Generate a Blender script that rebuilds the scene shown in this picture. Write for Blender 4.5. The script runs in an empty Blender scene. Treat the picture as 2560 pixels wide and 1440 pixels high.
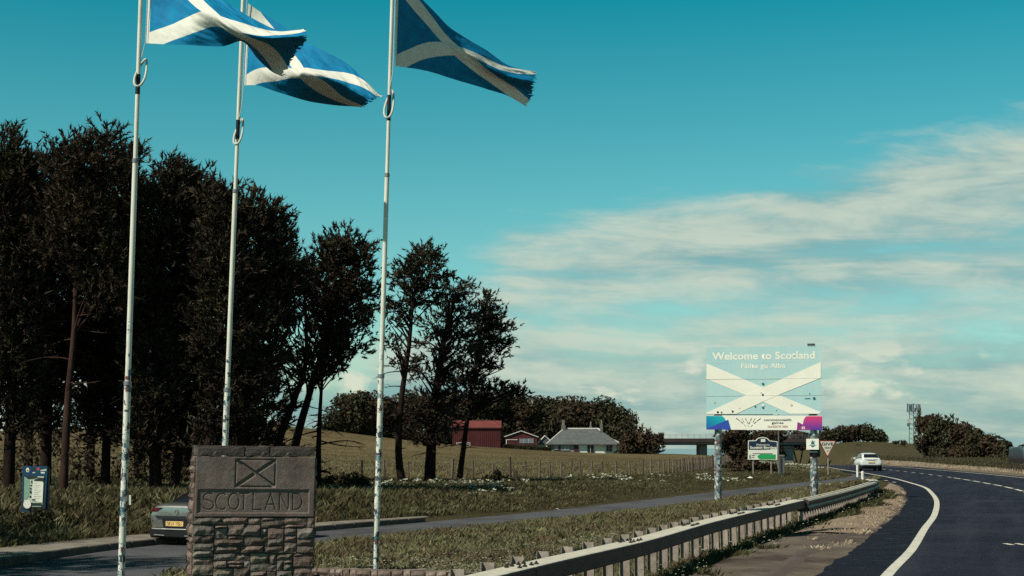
import bpy, bmesh, math, random
import numpy as np
from mathutils import Vector, Matrix, noise as mnoise

random.seed(7)
rng = np.random.default_rng(7)
SC = bpy.context.scene
COL = SC.collection
PI = math.pi

# ------------------------------------------------------------------ camera
F, HZ, CX, CY, EYE = 3700.0, 1118.0, 1280.0, 720.0, 2.0
TH = math.atan((HZ - CY) / F)
cam_d = bpy.data.cameras.new('camera')
cam = bpy.data.objects.new('camera', cam_d)
COL.objects.link(cam)
cam_d.sensor_width = 36.0
cam_d.lens = F * 36.0 / 2560.0
cam_d.clip_start = 0.5
cam_d.clip_end = 60000
cam.location = (0, 0, EYE)
cam.rotation_euler = (PI / 2 + TH, 0, 0)
SC.camera = cam

# ------------------------------------------------------------------ light and sky
SUN_EL, SUN_AZ = math.radians(45), math.radians(234)      # azimuth clockwise from +Y
sdir = Vector((math.sin(SUN_AZ) * math.cos(SUN_EL), math.cos(SUN_AZ) * math.cos(SUN_EL), math.sin(SUN_EL)))
sun_d = bpy.data.lights.new('sun', 'SUN')
sun_d.energy = 5.0
sun_d.angle = math.radians(0.53)
sun_d.color = (1.0, 0.95, 0.84)
sun = bpy.data.objects.new('sun', sun_d)
COL.objects.link(sun)
sun.location = (0, 0, 60)
sun.rotation_euler = (-sdir).to_track_quat('-Z', 'Y').to_euler()

SC.view_settings.view_transform = 'Standard'
SC.view_settings.look = 'None'
SC.view_settings.exposure = 0.0
SC.view_settings.gamma = 1.0
SC.view_settings.use_curve_mapping = False
SC.render.engine = 'CYCLES'
SC.cycles.use_denoising = False
SC.cycles.max_bounces = 6
SC.cycles.transparent_max_bounces = 8

W = bpy.data.worlds.new('World')
SC.world = W
W.use_nodes = True
nt = W.node_tree
nt.nodes.clear()


class NG:
    """tiny helper to write node graphs"""
    def __init__(s, tree):
        s.t = tree

    def n(s, typ, **kw):
        x = s.t.nodes.new(typ)
        for k, v in kw.items():
            setattr(x, k, v)
        return x

    def l(s, a, b):
        s.t.links.new(a, b)

    def put(s, sock, v):
        if hasattr(v, 'is_linked') or isinstance(v, bpy.types.NodeSocket):
            s.l(v, sock)
        else:
            sock.default_value = v

    def m(s, op, a, b=None, c=None, clamp=False):
        x = s.n('ShaderNodeMath', operation=op, use_clamp=clamp)
        s.put(x.inputs[0], a)
        if b is not None:
            s.put(x.inputs[1], b)
        if c is not None:
            s.put(x.inputs[2], c)
        return x.outputs[0]

    def mr(s, v, a, b, c=0.0, d=1.0, smooth=False):
        x = s.n('ShaderNodeMapRange')
        if smooth:
            x.interpolation_type = 'SMOOTHSTEP'
        s.put(x.inputs[0], v)
        for i, q in enumerate((a, b, c, d)):
            s.put(x.inputs[i + 1], q)
        return x.outputs[0]

    def mix(s, f, a, b, mode='MIX'):
        x = s.n('ShaderNodeMix', data_type='RGBA', blend_type=mode)
        s.put(x.inputs[0], f)
        for i, q in ((6, a), (7, b)):
            if isinstance(q, (tuple, list)):
                q = tuple(q) + ((1.0,) if len(q) == 3 else ())
            s.put(x.inputs[i], q)
        return x.outputs[2]

    def noise(s, vec, scale, detail=4.0, rough=0.55, dist=0.0, dim='3D'):
        x = s.n('ShaderNodeTexNoise', noise_dimensions=dim)
        if vec is not None:
            s.l(vec, x.inputs['Vector'])
        x.inputs['Scale'].default_value = scale
        x.inputs['Detail'].default_value = detail
        x.inputs['Roughness'].default_value = rough
        x.inputs['Distortion'].default_value = dist
        return x.outputs['Fac']

    def mapping(s, vec, scale=(1, 1, 1), loc=(0, 0, 0), rot=(0, 0, 0)):
        x = s.n('ShaderNodeMapping')
        s.l(vec, x.inputs[0])
        x.inputs['Scale'].default_value = scale
        x.inputs['Location'].default_value = loc
        x.inputs['Rotation'].default_value = rot
        return x.outputs[0]


def srgb(r, g, b):
    def f(c):
        c /= 255.0
        return c / 12.92 if c <= 0.04045 else ((c + 0.055) / 1.055) ** 2.4
    return (f(r), f(g), f(b))


g = NG(nt)
tc = g.n('ShaderNodeTexCoord')
sky = g.n('ShaderNodeTexSky', sky_type='NISHITA')
sky.sun_disc = False
sky.sun_elevation = SUN_EL
sky.sun_rotation = SUN_AZ
sky.altitude = 50
sky.air_density = 1.0
sky.dust_density = 0.6
sky.ozone_density = 2.0
sx = g.n('ShaderNodeSeparateXYZ')
g.l(tc.outputs['Generated'], sx.inputs[0])
Dx, Dy, Dz = sx.outputs
el = g.m('ARCSINE', Dz)
az = g.m('ARCTAN2', Dx, Dy)
elc = g.m('MAXIMUM', el, 0.0)
# teal cast of the sky: deeper overhead
tint = g.n('ShaderNodeValToRGB')
tint.color_ramp.elements[0].position = 0.0
tint.color_ramp.elements[0].color = (0.62, 0.80, 0.68, 1)
tint.color_ramp.elements[1].position = 1.0
tint.color_ramp.elements[1].color = (0.005, 0.15, 0.13, 1)
for p_, c_ in ((0.12, (0.48, 0.78, 0.66)), (0.22, (0.33, 0.78, 0.62)), (0.335, (0.17, 0.73, 0.58)), (0.43, (0.030, 0.67, 0.55)), (0.6, (0.008, 0.42, 0.35))):
    e_ = tint.color_ramp.elements.new(p_)
    e_.color = c_ + (1,)
g.l(g.mr(elc, 0.0, 0.7), tint.inputs[0])
base_sky = g.mix(1.0, sky.outputs[0], tint.outputs[0], 'MULTIPLY')
# clouds: a bank of streaky cloud low on the right side
cv = g.n('ShaderNodeCombineXYZ')
g.l(g.m('MULTIPLY', az, 1.0), cv.inputs[0])
g.l(g.m('MULTIPLY', el, 3.4), cv.inputs[1])
shear = g.m('ADD', g.m('MULTIPLY', el, 3.4), g.m('MULTIPLY', az, 0.12))
g.l(shear, cv.inputs[1])
w1 = g.noise(g.mapping(cv.outputs[0], loc=(3.1, 0.4, 0)), 3.4, 7, 0.56, 0.35)
w2 = g.noise(g.mapping(cv.outputs[0], scale=(0.8, 1.5, 1), loc=(9.3, 2.7, 0)), 7.0, 7, 0.6, 0.5)
w3 = g.noise(g.mapping(cv.outputs[0], loc=(1.3, 7.7, 0)), 18.0, 6, 0.62, 0.3)
lim = g.m('ADD', g.m('ADD', 0.137, g.m('MULTIPLY', g.m('MAXIMUM', az, 0.0), 0.20)),
          g.m('MULTIPLY', g.m('MINIMUM', az, 0.0), 0.80))
lim = g.m('MINIMUM', g.m('MAXIMUM', lim, 0.055), 0.24)
edge = g.m('DIVIDE', g.m('SUBTRACT', lim, el), 0.045)
edge = g.m('MAXIMUM', g.m('MINIMUM', edge, 0.68), -1.6)
dens = g.m('ADD', g.m('MULTIPLY', g.m('SUBTRACT', w1, 0.5), 2.6), g.m('MULTIPLY', g.m('SUBTRACT', w2, 0.5), 1.7))
dens = g.m('ADD', dens, g.m('MULTIPLY', g.m('SUBTRACT', w3, 0.5), 0.5))
dens = g.m('ADD', dens, edge)
cmask = g.mr(dens, -0.20, 0.75, 0.0, 1.0, True)
bright = g.m('ADD', g.m('MULTIPLY', w2, 0.9), g.m('MULTIPLY', w3, 0.45))
bright = g.mr(bright, 0.50, 0.84, 0.0, 1.0, True)
ccol = g.mix(bright, srgb(126, 168, 171), srgb(199, 209, 193))
pn = g.noise(g.mapping(cv.outputs[0], scale=(1.0, 0.62, 1), loc=(4.4, 1.9, 0)), 15.0, 7, 0.55, 0.2)
pb = g.m('MULTIPLY', g.mr(el, 0.004, 0.02, 0, 1, True), g.mr(el, 0.045, 0.085, 1, 0, True))
puff = g.m('MULTIPLY', g.mr(pn, 0.54, 0.64, 0, 1, True), pb)
ccol = g.mix(puff, ccol, srgb(222, 222, 202))
cmask = g.m('MAXIMUM', cmask, g.m('MULTIPLY', puff, 0.9))
clouds_on = g.mix(g.m('MULTIPLY', cmask, 0.90), base_sky, (0, 0, 0))
skyhdr = g.n('ShaderNodeBackground')
g.l(clouds_on, skyhdr.inputs[0])
skyhdr.inputs[1].default_value = 0.15
cld = g.n('ShaderNodeBackground')
g.l(g.mix(g.m('MULTIPLY', cmask, 0.90), (0, 0, 0), ccol), cld.inputs[0])
cld.inputs[1].default_value = 1.0
ash = g.n('ShaderNodeAddShader')
g.l(skyhdr.outputs[0], ash.inputs[0])
g.l(cld.outputs[0], ash.inputs[1])
wo = g.n('ShaderNodeOutputWorld')
g.l(ash.outputs[0], wo.inputs[0])


# ------------------------------------------------------------------ projection helpers
def ray(px, py):
    x, y = (px - CX) / F, (CY - py) / F
    return (x, math.cos(TH) - y * math.sin(TH), math.sin(TH) + y * math.cos(TH))


def at(px, py, d):
    r = ray(px, py)
    t = d / r[1]
    return Vector((r[0] * t, d, EYE + r[2] * t))


def gnd(px, py, z=0.0):
    r = ray(px, py)
    t = (z - EYE) / r[2]
    return Vector((r[0] * t, r[1] * t, z))


# ------------------------------------------------------------------ objects helpers
def tag(o, label=None, cat=None, group=None, kind=None):
    if label:
        o['label'] = label
    if cat:
        o['category'] = cat
    if group:
        o['group'] = group
    if kind:
        o['kind'] = kind
    return o


def thing(name, label, cat, loc=(0, 0, 0), rotz=0.0, group=None):
    o = bpy.data.objects.new(name, None)
    COL.objects.link(o)
    o.empty_display_size = 0.3
    o.location = loc
    o.rotation_euler = (0, 0, rotz)
    return tag(o, label, cat, group)


def wloc(o):
    v = Vector((0, 0, 0))
    while o is not None:
        v += Vector(o.location)
        o = o.parent
    return v


class MB:
    def __init__(s):
        s.v, s.f = [], []

    def add(s, vs, fs):
        n = len(s.v)
        s.v += [tuple(q) for q in vs]
        s.f += [tuple(n + i for i in f) for f in fs]
        return s

    def box(s, c, size, rz=0.0, rx=0.0, ry=0.0):
        hx, hy, hz = size[0] / 2, size[1] / 2, size[2] / 2
        M = Matrix.Rotation(rz, 3, 'Z') @ Matrix.Rotation(ry, 3, 'Y') @ Matrix.Rotation(rx, 3, 'X')
        vs = [Vector(c) + M @ Vector((a * hx, b * hy, e * hz)) for a in (-1, 1) for b in (-1, 1) for e in (-1, 1)]
        return s.add(vs, [(0, 1, 3, 2), (4, 6, 7, 5), (0, 4, 5, 1), (2, 3, 7, 6), (0, 2, 6, 4), (1, 5, 7, 3)])

    def tube(s, pts, rad, n=8, cap=True, closed=False):
        pts = [Vector(p) for p in pts]
        if not hasattr(rad, '__len__'):
            rad = [rad] * len(pts)
        rings = []
        prev = None
        N = len(pts)
        for i, p in enumerate(pts):
            if closed:
                t = pts[(i + 1) % N] - pts[i - 1]
            else:
                t = pts[min(i + 1, N - 1)] - pts[max(i - 1, 0)]
            if t.length < 1e-9:
                t = Vector((0, 0, 1))
            t.normalize()
            if prev is None:
                a = t.cross(Vector((0, 1, 0)))
                if a.length < 0.2:
                    a = t.cross(Vector((1, 0, 0)))
            else:
                a = prev - t * prev.dot(t)
            a.normalize()
            prev = a
            b = t.cross(a)
            rings.append([p + (a * math.cos(2 * PI * k / n) + b * math.sin(2 * PI * k / n)) * rad[i] for k in range(n)])
        vs = [q for r in rings for q in r]
        fs = []
        M = N if closed else N - 1
        for i in range(M):
            j = (i + 1) % N
            for k in range(n):
                fs.append((i * n + k, i * n + (k + 1) % n, j * n + (k + 1) % n, j * n + k))
        if cap and not closed:
            fs.append(tuple(range(n - 1, -1, -1)))
            fs.append(tuple((N - 1) * n + k for k in range(n)))
        return s.add(vs, fs)

    def prism(s, pts, ext):
        """pts: 3D polygon; ext: Vector along which it is extruded"""
        pts = [Vector(p) for p in pts]
        n = len(pts)
        e = Vector(ext)
        vs = pts + [p + e for p in pts]
        fs = [tuple(range(n)), tuple(range(2 * n - 1, n - 1, -1))]
        for i in range(n):
            j = (i + 1) % n
            fs.append((j, i, n + i, n + j))
        return s.add(vs, fs)

    def ppx(s, poly, d, depth):
        """polygon given by picture positions, standing at distance d, real thickness depth"""
        return s.prism([at(x, y, d) for x, y in poly], (0, depth, 0))

    def rpx(s, x0, y0, x1, y1, d, depth):
        return s.ppx([(x0, y0), (x1, y0), (x1, y1), (x0, y1)], d, depth)

    def mesh(s, name):
        me = bpy.data.meshes.new(name)
        me.from_pydata(s.v, [], s.f)
        me.update()
        return me

    def build(s, name, mat, parent=None, smooth=False, local=False, fix=True):
        if parent is not None and not local:
            w = wloc(parent)
            s.v = [(a - w.x, b - w.y, c - w.z) for a, b, c in s.v]
        me = s.mesh(name)
        if fix:
            bm = bmesh.new()
            bm.from_mesh(me)
            bmesh.ops.recalc_face_normals(bm, faces=bm.faces)
            bm.to_mesh(me)
            bm.free()
        if smooth:
            me.polygons.foreach_set('use_smooth', [len(p.vertices) <= 4 for p in me.polygons])
        if smooth:
            me.set_sharp_from_angle(angle=0.9)
        o = bpy.data.objects.new(name, me)
        COL.objects.link(o)
        if mat is not None:
            me.materials.append(mat)
        if parent is not None:
            o.parent = parent
        return o


def np_mesh(name, verts, faces, mat, parent=None, smooth=False, nper=3):
    """big meshes from arrays; all faces have nper corners"""
    verts = np.asarray(verts, dtype=np.float32).reshape(-1, 3)
    faces = np.asarray(faces, dtype=np.int32).reshape(-1, nper)
    if parent is not None:
        w = wloc(parent)
        verts = verts - np.array([w.x, w.y, w.z], dtype=np.float32)
    me = bpy.data.meshes.new(name)
    me.vertices.add(len(verts))
    me.vertices.foreach_set('co', verts.ravel())
    me.loops.add(faces.size)
    me.loops.foreach_set('vertex_index', faces.ravel())
    me.polygons.add(len(faces))
    me.polygons.foreach_set('loop_start', np.arange(0, faces.size, nper, dtype=np.int32))
    me.update(calc_edges=True)
    if smooth:
        me.polygons.foreach_set('use_smooth', [True] * len(me.polygons))
    me.materials.append(mat)
    o = bpy.data.objects.new(name, me)
    COL.objects.link(o)
    if parent is not None:
        o.parent = parent
    return o


def lathe(mb, prof, c, n=16):
    vs, fs = [], []
    for r, z in prof:
        for k in range(n):
            a = 2 * PI * k / n
            vs.append((c[0] + r * math.cos(a), c[1] + r * math.sin(a), c[2] + z))
    for i in range(len(prof) - 1):
        for k in range(n):
            fs.append((i * n + k, i * n + (k + 1) % n, (i + 1) * n + (k + 1) % n, (i + 1) * n + k))
    fs.append(tuple(range(n - 1, -1, -1)))
    fs.append(tuple((len(prof) - 1) * n + k for k in range(n)))
    mb.add(vs, fs)


def smooth_line(pts, step):
    """Catmull-Rom through points of any dimension, resampled"""
    P = [np.array(p, dtype=float) for p in pts]
    P = [2 * P[0] - P[1]] + P + [2 * P[-1] - P[-2]]
    out = []
    for i in range(1, len(P) - 2):
        n = max(2, int(np.linalg.norm((P[i + 1] - P[i])[:2]) / step))
        for k in range(n):
            t = k / n
            out.append(0.5 * ((2 * P[i]) + (-P[i - 1] + P[i + 1]) * t + (2 * P[i - 1] - 5 * P[i] + 4 * P[i + 1] - P[i + 2]) * t * t
                              + (-P[i - 1] + 3 * P[i] - 3 * P[i + 1] + P[i + 2]) * t ** 3))
    out.append(P[-2])
    return np.array(out)


def normals2(L):
    """unit normals pointing right of travel direction"""
    t = np.gradient(L[:, :2], axis=0)
    t /= np.linalg.norm(t, axis=1)[:, None]
    return np.stack([t[:, 1], -t[:, 0]], axis=1)


# ------------------------------------------------------------------ materials
def new_mat(name):
    m = bpy.data.materials.new(name)
    m.use_nodes = True
    t = m.node_tree
    b = t.nodes['Principled BSDF']
    return m, NG(t), b


def pm(name, c1, c2=None, scale=6.0, rough=0.7, bump=0.0, metal=0.0, stretch=(1, 1, 1), detail=5.0,
       rnd=0.0, island=0.0, spec=0.3, contrast=(0.35, 0.65), coat=0.0, bscale=None, c3=None, s3=1.0, k3=(0.55, 0.7), coord='Object'):
    m, g, b = new_mat(name)
    tcn = g.n('ShaderNodeTexCoord')
    if coord == 'World':
        vec = g.n('ShaderNodeNewGeometry').outputs['Position']
    else:
        vec = tcn.outputs[coord]
    vec = g.mapping(vec, scale=stretch)
    c2 = c2 or tuple(x * 0.75 for x in c1)
    f = g.noise(vec, scale, detail, 0.6)
    col = g.mix(g.mr(f, contrast[0], contrast[1]), c1, c2)
    if c3 is not None:
        f3 = g.noise(g.mapping(vec, loc=(5, 3, 9)), s3, 4, 0.6)
        col = g.mix(g.mr(f3, k3[0], k3[1]), col, c3)
    if rnd > 0:
        oi = g.n('ShaderNodeObjectInfo')
        hv = g.n('ShaderNodeHueSaturation')
        g.l(col, hv.inputs['Color'])
        g.l(g.mr(oi.outputs['Random'], 0, 1, 1 - rnd, 1 + rnd), hv.inputs['Value'])
        g.l(g.mr(g.m('FRACT', g.m('MULTIPLY', oi.outputs['Random'], 7.3)), 0, 1, 0.5 - rnd * 0.03, 0.5 + rnd * 0.03), hv.inputs['Hue'])
        col = hv.outputs[0]
    if island > 0:
        ge = g.n('ShaderNodeNewGeometry')
        hv = g.n('ShaderNodeHueSaturation')
        g.l(col, hv.inputs['Color'])
        g.l(g.mr(ge.outputs['Random Per Island'], 0, 1, 1 - island, 1 + island), hv.inputs['Value'])
        g.l(g.mr(g.m('FRACT', g.m('MULTIPLY', ge.outputs['Random Per Island'], 9.1)), 0, 1, 0.5 - island * 0.05, 0.5 + island * 0.03), hv.inputs['Hue'])
        col = hv.outputs[0]
    g.l(col, b.inputs['Base Color'])
    b.inputs['Roughness'].default_value = rough
    b.inputs['Metallic'].default_value = metal
    b.inputs['Specular IOR Level'].default_value = spec
    b.inputs['Coat Weight'].default_value = coat
    if bump > 0:
        bn = g.n('ShaderNodeBump')
        bn.inputs['Strength'].default_value = min(1.0, bump)
        bn.inputs['Distance'].default_value = 0.03
        g.l(g.noise(vec, bscale or scale * 3, 6, 0.65), bn.inputs['Height'])
        g.l(bn.outputs[0], b.inputs['Normal'])
    return m


def leafmat(name, c1, c2, island=0.35, trans=0.25, rough=0.75, spec=0.05):
    m = pm(name, c1, c2, scale=0.7, rough=rough, island=island, spec=spec, contrast=(0.4, 0.6), coord='World')
    t = m.node_tree
    g2 = NG(t)
    b = t.nodes['Principled BSDF']
    out = t.nodes['Material Output']
    tr = g2.n('ShaderNodeBsdfTranslucent')
    g2.l(b.inputs['Base Color'].links[0].from_socket, tr.inputs[0])
    mx = g2.n('ShaderNodeMixShader')
    mx.inputs[0].default_value = trans
    g2.l(b.outputs[0], mx.inputs[1])
    g2.l(tr.outputs[0], mx.inputs[2])
    g2.l(mx.outputs[0], out.inputs[0])
    return m


M = {}
M['asphalt'] = pm('asphalt', (0.010, 0.011, 0.021), (0.016, 0.016, 0.027), 0.6, 0.9, 0.5, stretch=(1, 1, 1), bscale=60, spec=0.12, c3=(0.030, 0.032, 0.044), s3=0.35, k3=(0.5, 0.8), coord='World')
_t = M['asphalt'].node_tree
_g = NG(_t)
_b = _t.nodes['Principled BSDF']
_src = _b.inputs['Base Color'].links[0].from_socket
_p = _g.n('ShaderNodeNewGeometry').outputs['Position']
_tr = _g.noise(_g.mapping(_g.mapping(_p, rot=(0, 0, 0.32)), scale=(1.0, 0.05, 1)), 1.3, 4, 0.6)
_c1 = _g.mix(_g.mr(_tr, 0.45, 0.7, 0, 0.7), _src, (0.034, 0.036, 0.050))
_sp = _g.noise(_p, 22.0, 2, 0.7)
_c2 = _g.mix(_g.mr(_sp, 0.5, 0.75, 0, 0.55), _c1, (0.050, 0.052, 0.062))
_g.l(_c2, _b.inputs['Base Color'])
M['layby'] = pm('lay_by_asphalt', (0.078, 0.080, 0.088), (0.100, 0.098, 0.100), 0.7, 0.9, 0.5, bscale=50, spec=0.15, c3=(0.06, 0.055, 0.055), s3=0.5, k3=(0.5, 0.65), coord='World')
M['strip'] = pm('worn_hard_strip', (0.009, 0.010, 0.017), (0.015, 0.017, 0.026), 1.2, 0.9, 0.6, bscale=50, spec=0.1, stretch=(0.5, 2.2, 1), c3=(0.06, 0.10, 0.125), s3=2.2, k3=(0.62, 0.72), coord='World')
M['dirt'] = pm('dry_dirt', (0.105, 0.082, 0.064), (0.165, 0.135, 0.105), 0.9, 0.95, 0.9, bscale=14, spec=0.05, c3=(0.05, 0.036, 0.032), s3=0.32, k3=(0.50, 0.62), coord='World')
M['straw'] = pm('dry_straw_ground', (0.33, 0.255, 0.185), (0.21, 0.155, 0.11), 3.0, 0.95, 1.0, bscale=25, spec=0.03, coord='World')
M['mud'] = pm('dark_damp_dirt', (0.080, 0.058, 0.047), (0.11, 0.082, 0.064), 1.0, 0.9, 0.5, bscale=20, coord='World')
M['paint'] = pm('road_paint', (0.66, 0.62, 0.50), (0.50, 0.47, 0.40), 3.0, 0.75, 0.3, c3=(0.25, 0.24, 0.22), s3=9, k3=(0.62, 0.75), spec=0.2, coord='World')
M['footway'] = pm('gritty_concrete', (0.27, 0.235, 0.19), (0.16, 0.14, 0.11), 1.4, 0.95, 0.8, bscale=20, spec=0.05, coord='World')
M['kerb'] = pm('kerb_concrete', (0.13, 0.112, 0.095), (0.08, 0.07, 0.062), 3.0, 0.95, 0.6, rnd=0.2, spec=0.05)
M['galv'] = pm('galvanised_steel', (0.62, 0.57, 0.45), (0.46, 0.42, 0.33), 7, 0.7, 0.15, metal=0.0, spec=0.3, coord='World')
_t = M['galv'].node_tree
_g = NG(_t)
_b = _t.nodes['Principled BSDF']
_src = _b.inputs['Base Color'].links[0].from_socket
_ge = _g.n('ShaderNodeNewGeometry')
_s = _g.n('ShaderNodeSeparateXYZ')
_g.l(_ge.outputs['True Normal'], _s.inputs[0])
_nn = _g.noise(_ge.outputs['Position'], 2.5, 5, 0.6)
_side_shade = _g.mix(_g.mr(_nn, 0.3, 0.7), (0.042, 0.025, 0.024), (0.068, 0.044, 0.040))
_g.l(_g.mix(_g.mr(_s.outputs[2], 0.3, 0.8), _side_shade, _src), _b.inputs['Base Color'])  # shade painted in: upright faces coloured dark brown, tops keep the pale steel
M['galvpost'] = pm('weathered_post_steel', (0.34, 0.285, 0.235), (0.22, 0.175, 0.145), 9, 0.8, 0.2, metal=0.0, spec=0.2, rnd=0.12, coord='World')
M['bolt'] = pm('dark_bolt_steel', (0.05, 0.045, 0.045), None, 20, 0.6, metal=0.5)
M['stone'] = pm('rubble_sandstone', (0.23, 0.172, 0.14), (0.13, 0.092, 0.077), 5, 0.95, 1.0, rnd=0.30, bscale=16, spec=0.05, c3=(0.21, 0.19, 0.155), s3=3.0, k3=(0.5, 0.68))
M['stonegrey'] = pm('grey_rubble_stone', (0.25, 0.215, 0.18), (0.145, 0.118, 0.10), 6, 0.95, 1.0, rnd=0.3, bscale=16, spec=0.05, c3=(0.28, 0.27, 0.22), s3=5, k3=(0.52, 0.66))
M['stonepink'] = pm('pinkish_rubble_stone', (0.25, 0.178, 0.145), (0.145, 0.098, 0.082), 6, 0.95, 1.0, rnd=0.3, bscale=16, spec=0.05, c3=(0.27, 0.22, 0.18), s3=5, k3=(0.52, 0.66))
M['stonepale'] = pm('pale_sandstone', (0.30, 0.24, 0.18), (0.19, 0.15, 0.12), 6, 0.95, 1.0, bscale=16, spec=0.05)
M['mortar'] = pm('grey_mortar', (0.12, 0.10, 0.085), (0.075, 0.06, 0.052), 9, 0.95, 1.0, spec=0.05)
M['panelstone'] = pm('dressed_sandstone', (0.225, 0.172, 0.145), (0.14, 0.104, 0.09), 3.2, 0.9, 0.5, bscale=45, spec=0.08, c3=(0.165, 0.15, 0.13), s3=2.0, k3=(0.5, 0.7))
M['coping'] = pm('coping_stone', (0.125, 0.105, 0.09), (0.08, 0.065, 0.06), 4, 0.95, 0.8, bscale=20, spec=0.05, c3=(0.26, 0.26, 0.20), s3=9, k3=(0.6, 0.68), rnd=0.08)
M['whitepole'] = None
M['rope'] = pm('white_rope', (0.62, 0.62, 0.54), None, 30, 0.8)
M['blackplastic'] = pm('black_plastic', (0.012, 0.010, 0.012), None, 10, 0.5)
M['white'] = pm('white_sign_face', (0.90, 0.86, 0.72), (0.84, 0.80, 0.67), 1.5, 0.5, coord='World')
M['signgrey'] = pm('sign_back_grey', (0.25, 0.26, 0.27), None, 4, 0.5, metal=0.4)
M['gate_steel'] = pm('grey_steel', (0.17, 0.18, 0.19), (0.11, 0.12, 0.12), 6, 0.6, metal=0.3, coord='World')
M['wood'] = pm('weathered_wood', (0.075, 0.055, 0.045), (0.04, 0.028, 0.025), 8, 0.9, 0.6, stretch=(1, 1, 0.2), rnd=0.3, spec=0.05)
M['woodpale'] = pm('grey_wood', (0.16, 0.12, 0.095), (0.09, 0.065, 0.055), 8, 0.9, 0.6, stretch=(1, 1, 0.2), rnd=0.3, spec=0.05)
M['bark'] = pm('pine_bark', (0.032, 0.020, 0.016), (0.016, 0.010, 0.009), 5, 0.95, 1.0, stretch=(1, 1, 0.3), bscale=14, spec=0.03, coord='World')
M['barkred'] = pm('reddish_pine_bark', (0.065, 0.036, 0.028), (0.035, 0.021, 0.017), 4, 0.95, 1.0, stretch=(1, 1, 0.3), bscale=14, spec=0.03, coord='World')
M['needle'] = leafmat('pine_needles', (0.060, 0.050, 0.029), (0.034, 0.025, 0.018), 0.5, 0.12)
M['needle2'] = leafmat('brownish_pine_needles', (0.068, 0.050, 0.030), (0.038, 0.027, 0.019), 0.5, 0.12)
M['needle3'] = leafmat('green_grey_pine_needles', (0.086, 0.068, 0.048), (0.048, 0.036, 0.027), 0.45, 0.12)
M['leaf'] = leafmat('dark_broadleaf', (0.058, 0.054, 0.028), (0.032, 0.028, 0.017), 0.45, 0.12)
M['leaf2'] = leafmat('brown_green_broadleaf', (0.072, 0.052, 0.030), (0.038, 0.027, 0.018), 0.45, 0.12)
M['bushleaf'] = leafmat('bramble_leaf', (0.060, 0.058, 0.028), (0.032, 0.028, 0.016), 0.45, 0.15)
M['grass'] = leafmat('verge_grass', (0.205, 0.190, 0.098), (0.140, 0.104, 0.058), 0.25, 0.25)
M['grassgreen'] = leafmat('tall_green_grass', (0.098, 0.090, 0.042), (0.072, 0.058, 0.031), 0.18, 0.22)
M['grassdry'] = leafmat('dry_grass', (0.52, 0.41, 0.29), (0.36, 0.27, 0.19), 0.3, 0.2)
M['weed'] = leafmat('dark_weed_leaf', (0.080, 0.080, 0.036), (0.045, 0.042, 0.022), 0.4, 0.15)
M['clover'] = leafmat('clover_leaf', (0.170, 0.185, 0.105), (0.110, 0.112, 0.062), 0.35, 0.2)
M['flower'] = leafmat('white_flower_heads', (0.50, 0.50, 0.38), (0.36, 0.37, 0.27), 0.3, 0.2)
M['glass'] = pm('dark_glass', (0.012, 0.012, 0.014), (0.014, 0.014, 0.016), 2, 0.08, spec=0.5)
M['silver'] = pm('silver_car_paint', (0.33, 0.315, 0.285), (0.31, 0.295, 0.265), 3, 0.3, metal=0.75, spec=0.5, coat=0.6)
M['carwhite'] = pm('white_car_paint', (0.72, 0.73, 0.68), (0.70, 0.71, 0.66), 3, 0.3, spec=0.5, coat=0.5)
M['cardark'] = pm('dark_car_paint', (0.030, 0.024, 0.034), None, 3, 0.3, spec=0.5, coat=0.5)
M['tyre'] = pm('tyre_rubber', (0.012, 0.010, 0.010), None, 10, 0.85)
M['rim'] = pm('alloy_rim', (0.3, 0.3, 0.3), None, 10, 0.4, metal=0.8)
M['chrome'] = pm('brushed_chrome', (0.60, 0.60, 0.54), None, 10, 0.3, metal=0.7)
M['lampred'] = pm('dark_red_lens', (0.11, 0.008, 0.012), (0.06, 0.006, 0.01), 9, 0.25)
M['lampwhite'] = pm('clear_headlight', (0.75, 0.72, 0.62), None, 9, 0.2)
M['plate'] = pm('yellow_number_plate', (0.85, 0.55, 0.20), None, 3, 0.5)
M['redmetal'] = pm('red_corrugated_metal', (0.098, 0.028, 0.028), (0.074, 0.022, 0.023), 0.6, 0.8, 0.0, coord='World', spec=0.1)
M['redroof'] = pm('faded_red_roof', (0.20, 0.052, 0.045), (0.15, 0.042, 0.038), 0.8, 0.8, coord='World', spec=0.1)
M['slate'] = pm('grey_slate', (0.125, 0.135, 0.13), (0.085, 0.09, 0.09), 1.5, 0.85, 0.5, bscale=5, spec=0.15, stretch=(1, 1, 3), coord='World')
M['harl'] = pm('white_harled_wall', (0.70, 0.70, 0.64), (0.62, 0.62, 0.57), 1.5, 0.9, spec=0.1, coord='World')
M['wallshade'] = pm('painted_wall_shade', (0.22, 0.23, 0.22), (0.17, 0.18, 0.17), 1.0, 0.9, spec=0.1, coord='World')  # shaded part of the white wall, put in as a grey colour
M['fascia'] = pm('white_painted_board', (0.72, 0.70, 0.62), None, 5, 0.7)
M['darkopen'] = pm('dark_window_glass', (0.02, 0.018, 0.02), None, 5, 0.2)
M['paleglass'] = pm('pale_window_glass', (0.22, 0.25, 0.27), (0.15, 0.17, 0.19), 0.7, 0.25, coord='World')
M['maroon'] = pm('maroon_paint', (0.07, 0.022, 0.022), None, 4, 0.6)
M['chim'] = pm('chimney_stone', (0.17, 0.16, 0.14), (0.12, 0.11, 0.10), 3, 0.9)
M['pot'] = pm('clay_pot', (0.22, 0.2, 0.16), None, 3, 0.9)
M['conc'] = pm('bridge_concrete', (0.20, 0.22, 0.22), (0.15, 0.16, 0.16), 0.3, 0.9, spec=0.1, coord='World')
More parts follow.
